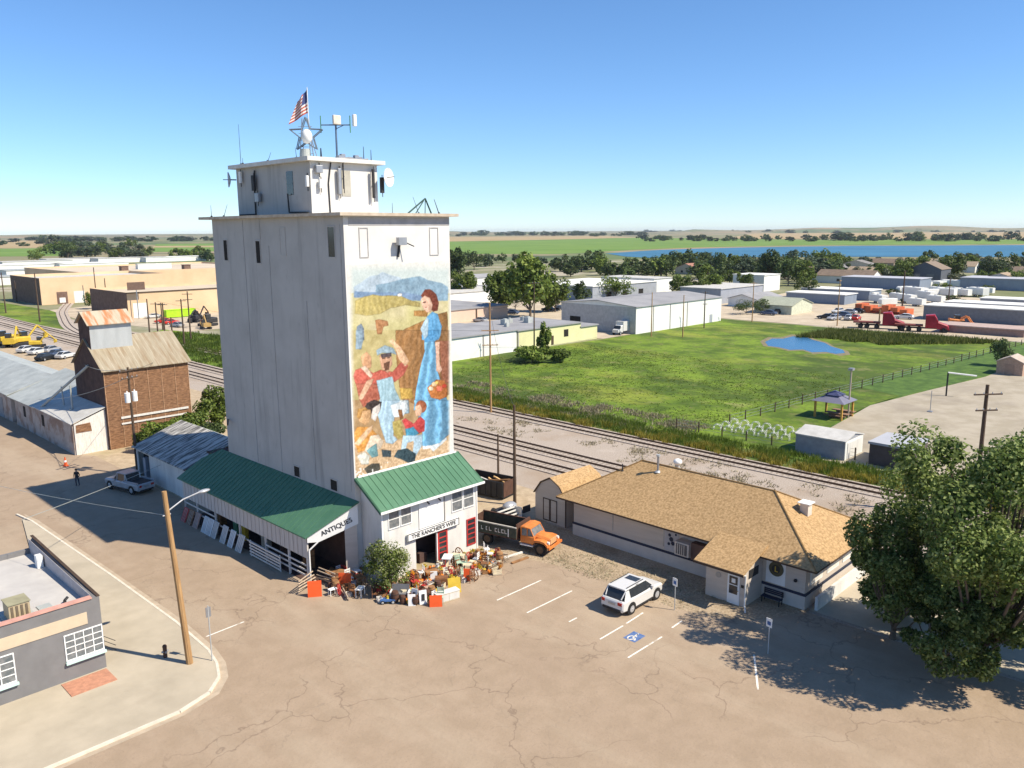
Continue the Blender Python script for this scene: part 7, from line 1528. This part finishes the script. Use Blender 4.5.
for zn, x0, x1, y0, y1, n, kk in ZN:
    k = 0; tries = 0
    while k < n and tries < 400:
        tries += 1; q = G(random.uniform(x0, x1), random.uniform(y0, y1))
        if q.y > 44.5 and q.x > 32.6: continue
        if any((q - u).length < .36 for u in used): continue
        used.append(q); k += 1; kind = random.choice(kk); fn, cs = KM[kind]; cn, M = random.choice(cs); key = (kind, cn)
        sk = (zn, kind, cn); seen[sk] = seen.get(sk, -1) + 1
        lab = (([*ADJ, 'eighth ', 'ninth ', 'tenth ', 'eleventh ', 'twelfth '])[min(seen[sk], 11)] + cn + ' ' + kind + ' ' + zn + (' counted from the left' if False else ''))
        scl = random.uniform(.6, 1.15)
        if key not in protoc: protoc[key] = t = fn(M); t.location = (q.x, q.y, .02); t.rotation_euler = (0, 0, random.uniform(0, 6.28)); t.scale = (scl,) * 3; t['label'] = lab; t['group'] = kind + 's on display outside the antique store'; t['category'] = kind
        else: dup(protoc[key], (q.x, q.y, .02), random.uniform(0, 6.28), lab, None, (scl,) * 3)
def boardm(label, px, py, wd, h, M, rz, lean=.12, name='painted_board'):
    q = G(px, py); t = thing(name, label, 'board', q, radians(rz)); b = MB(); b.slab([(0, -wd / 2, 0), (0, wd / 2, 0), (lean, wd / 2, h), (lean, -wd / 2, h)], (-.04, 0, 0)); b.build('panel', M, t, world=False)
    b = MB(); b.slab([(.4, -.03, 0), (.4, .03, 0), (lean, .03, h * .9), (lean, -.03, h * .9)], (.03, 0, 0)); b.build('prop', wood, t, world=False)
boardm('bright orange board at the corner post of the shed', 315, 597, .95, 1.15, brightorange, 55); boardm('second orange board right of the corner post under the gable', 345, 588, .9, 1.1, brightorange, 40)
boardm('orange board at the front edge of the display', 436, 607, .85, .8, brightorange, 50); boardm('orange board among pumpkins near the red window', 467, 581, .5, .9, brightorange, 40); boardm('white notice board with a dark mark at the front of the display', 412, 606, .5, .8, white, 50); boardm('white notice board in the middle of the display', 434, 583, .5, .85, white, 50)
boardm('yellow slatted panel at the right of the cream chest', 455, 593, .9, 1.0, yellowp, 60, .35)
t = thing('garden_bench', 'white and grey garden bench right of the feathery shrub', 'bench', G(400, 599), radians(-50))
b = MB(); b.box(-.6, .6, -.2, .25, .40, .45); b.build('seat', mat('bench_grey', (.16, .16, .17), .8), t, world=False); b = MB(); b.slab([(-.6, .26, .46), (.6, .26, .46), (.6, .36, .95), (-.6, .36, .95)], (0, .03, 0)); b.build('backrest', mat('bench_grey', (.16, .16, .17), .8), t, world=False)
for s in (-1, 1): b = MB(); b.box(s * .62 - .04, s * .62 + .04, -.25, .36, .0, .6); b.build('armrest', white, t, world=False)
t = thing('cabinet', 'long white low cabinet lying at the front right of the display', 'cabinet', G(447, 600), radians(-12)); b = MB(); b.box(-.85, .85, -.3, .3, .03, .62); b.build('carcass', cream, t, world=False); b = MB(); b.box(-.8, -.02, -.32, -.303, .1, .56); b.box(.02, .8, -.32, -.303, .1, .56); b.build('door', whiteside, t, world=False)
b = MB(); b.box(-.88, .88, -.33, .33, .621, .66); b.build('top', whiteside, t, world=False)
t = thing('blue_cart', 'low dark blue hand cart left of the garden bench', 'cart', G(388, 603), radians(-40)); b = MB(); b.box(-.5, .5, -.25, .25, .2, .3); b.build('deck', blue, t, world=False); wheels(t, (-.35, .35), .25, .14, .06, galv)
# split rail fence pieces at the shed corner
for i, (px, py, a, lab) in enumerate(((307, 590, 20, 'weathered split rails left of the orange board at the corner post'), (327, 584, 100, 'weathered split rails right of the orange board at the corner post'), (345, 596, 70, 'fallen split rails lying on the ground under the gable'))):
    t = thing('rail_stack', lab, 'wooden rails', G(px, py), radians(a))
    for k in range(5): b = MB(); z = .2 + k * .2 if i < 2 else .08 + k * .06; b.tube((-.9, random.uniform(-.1, .1), z), (.9, random.uniform(-.15, .15), z + random.uniform(-.06, .06)), .05, n=5); b.build('log_rail', mat('pale_old_wood', (.42, .33, .24), .9, .2, 4), t, world=False)
for i, (px, py) in enumerate(((490, 566), (503, 562))):
    t = thing('brush_pile', ['grey brush and sticks left of the orange truck front', 'dry sticks in front of the orange truck step'][i], 'sticks', G(px, py)); b = MB()
    for k in range(26): a = random.uniform(0, 6.28); r = random.uniform(.2, .8); c = Vector((random.uniform(-.5, .5), random.uniform(-.4, .4), random.uniform(.05, .4))); b.tube(c, c + Vector((cos(a) * r, sin(a) * r, random.uniform(-.05, .35))), .02, .01, 4)
    b.build('sticks', mat('grey_sticks', (.33, .27, .19), .9, .2, 4), t, world=False)
for i, (px, py, ln, a, M, lab) in enumerate(((513, 556, 1.9, -8, peel, 'pale plank lying below the orange truck'), (520, 561, 1.7, -4, wood, 'brown plank lying in front of the orange truck step'), (490, 553, 3.0, -62, mat('pale_old_wood', (.42, .33, .24)), 'long pale plank under the truck bed'), (483, 560, 2.8, -62, rin, 'dark beam lying on the ground beside the truck bed'))):
    q = G(px, py); b = MB(); b.box(-ln / 2, ln / 2, -.12, .12, .03, .12); o = b.build('plank', M); o.location = q; o.rotation_euler = (0, 0, radians(a)); tag(o, lab, 'plank')
# ---------------------------------------------------------------- trailers and campers in the storage yard
random.seed(31)
def camper(M):
    t = thing('camper', 'x', 'camper'); b = MB(); b.loft([ringx(-3.6, 1.2, .6, 2.9, .15, .15), ringx(2.6, 1.2, .6, 3.0, .1, .15), ringx(3.4, 1.15, .9, 2.6, .2, .3)]); b.build('body', M, t, world=False)
    b = MB(); b.box(-2.5, -1.2, -1.23, -1.205, 1.6, 2.2); b.box(.6, 1.9, -1.23, -1.205, 1.6, 2.2); b.build('window', glass, t, world=False)
    b = MB(); b.box(-3.4, 3.2, -1.225, -1.202, 1.2, 1.32); b.build('stripe', blue, t, world=False); b = MB(); b.box(-.6, .2, -.4, .4, 2.95, 3.2); b.build('roof_unit', steel, t, world=False); wheels(t, (-.6, .3), 1.1, .36, .2); return t
CB = None; CW = ['white', 'cream']; k = 0
RV = [(868 + 9.5 * i, 300 + (i % 3) * 3.0) for i in range(8)] + [(905 + 8 * i, 294 + (i % 2) * 2.5) for i in range(11)] + [(862 + 10 * i, 286 + (i % 2)) for i in range(5)] + [(905 + 9 * i, 288) for i in range(8)]
RL = ['first', 'second', 'third', 'fourth', 'fifth', 'sixth', 'seventh', 'eighth', 'ninth', 'tenth', 'eleventh']
cnt = {}
for i, (px, py) in enumerate(RV):
    row = 'front row behind the red semi trucks' if i < 8 else 'middle row of the storage yard' if i < 19 else 'row beside the lilac roofed hall' if i < 24 else 'back row of the storage yard'
    cnt[row] = cnt.get(row, -1) + 1; lab = 'white camper trailer, %s from the left in the %s' % (RL[cnt[row]], row)
    q = G(px, py)
    if CB is None: CB = camper(offwhite); CB.location = q; CB['label'] = lab; CB['group'] = 'camper trailers in the storage yard'; CB.rotation_euler = (0, 0, 1.2)
    else: dup(CB, q, random.choice((1.0, 1.2, 1.4, 2.6, .4)), lab, None, (random.uniform(.8, 1.2),) * 3)

# ---------------------------------------------------------------- thin summer haze
hz = MB(); hz.box(-9000, 9000, -9000, 9000, -1.5, 45); HM = bpy.data.materials.new('haze'); HM.use_nodes = True
HM.node_tree.nodes.clear(); pv_ = HM.node_tree.nodes.new('ShaderNodeVolumePrincipled'); ho_ = HM.node_tree.nodes.new('ShaderNodeOutputMaterial')
pv_.inputs['Color'].default_value = (.80, .88, 1, 1); pv_.inputs['Density'].default_value = .000045; pv_.inputs['Anisotropy'].default_value = .2
HM.node_tree.links.new(pv_.outputs[0], ho_.inputs['Volume']); hzo = hz.build('haze', HM); hzo['kind'] = 'stuff'; hzo['label'] = 'thin pale haze over the far fields'; hzo['category'] = 'haze'

for i, (a_, b_, lab) in enumerate((((77.1, 79.4, 14.6), (116.5, 107.5, 15), 'wire from the tan field pole to the dark pole by the yellow wall'), ((77.1, 79.4, 14.9), (51.5, 50.0, 9.3), 'wire from the tan field pole to the bare pole by the truck'),
        ((161, 110.5, 10.2), (116.5, 107.5, 14.9), 'wire from the yellow wall pole to the white warehouse corner pole'), ((77.1, 79.4, 11.5), (75, 185, 10), 'wire running from the tan field pole behind the tower'))):
    wire(a_, b_, 1.4, lab, .02)
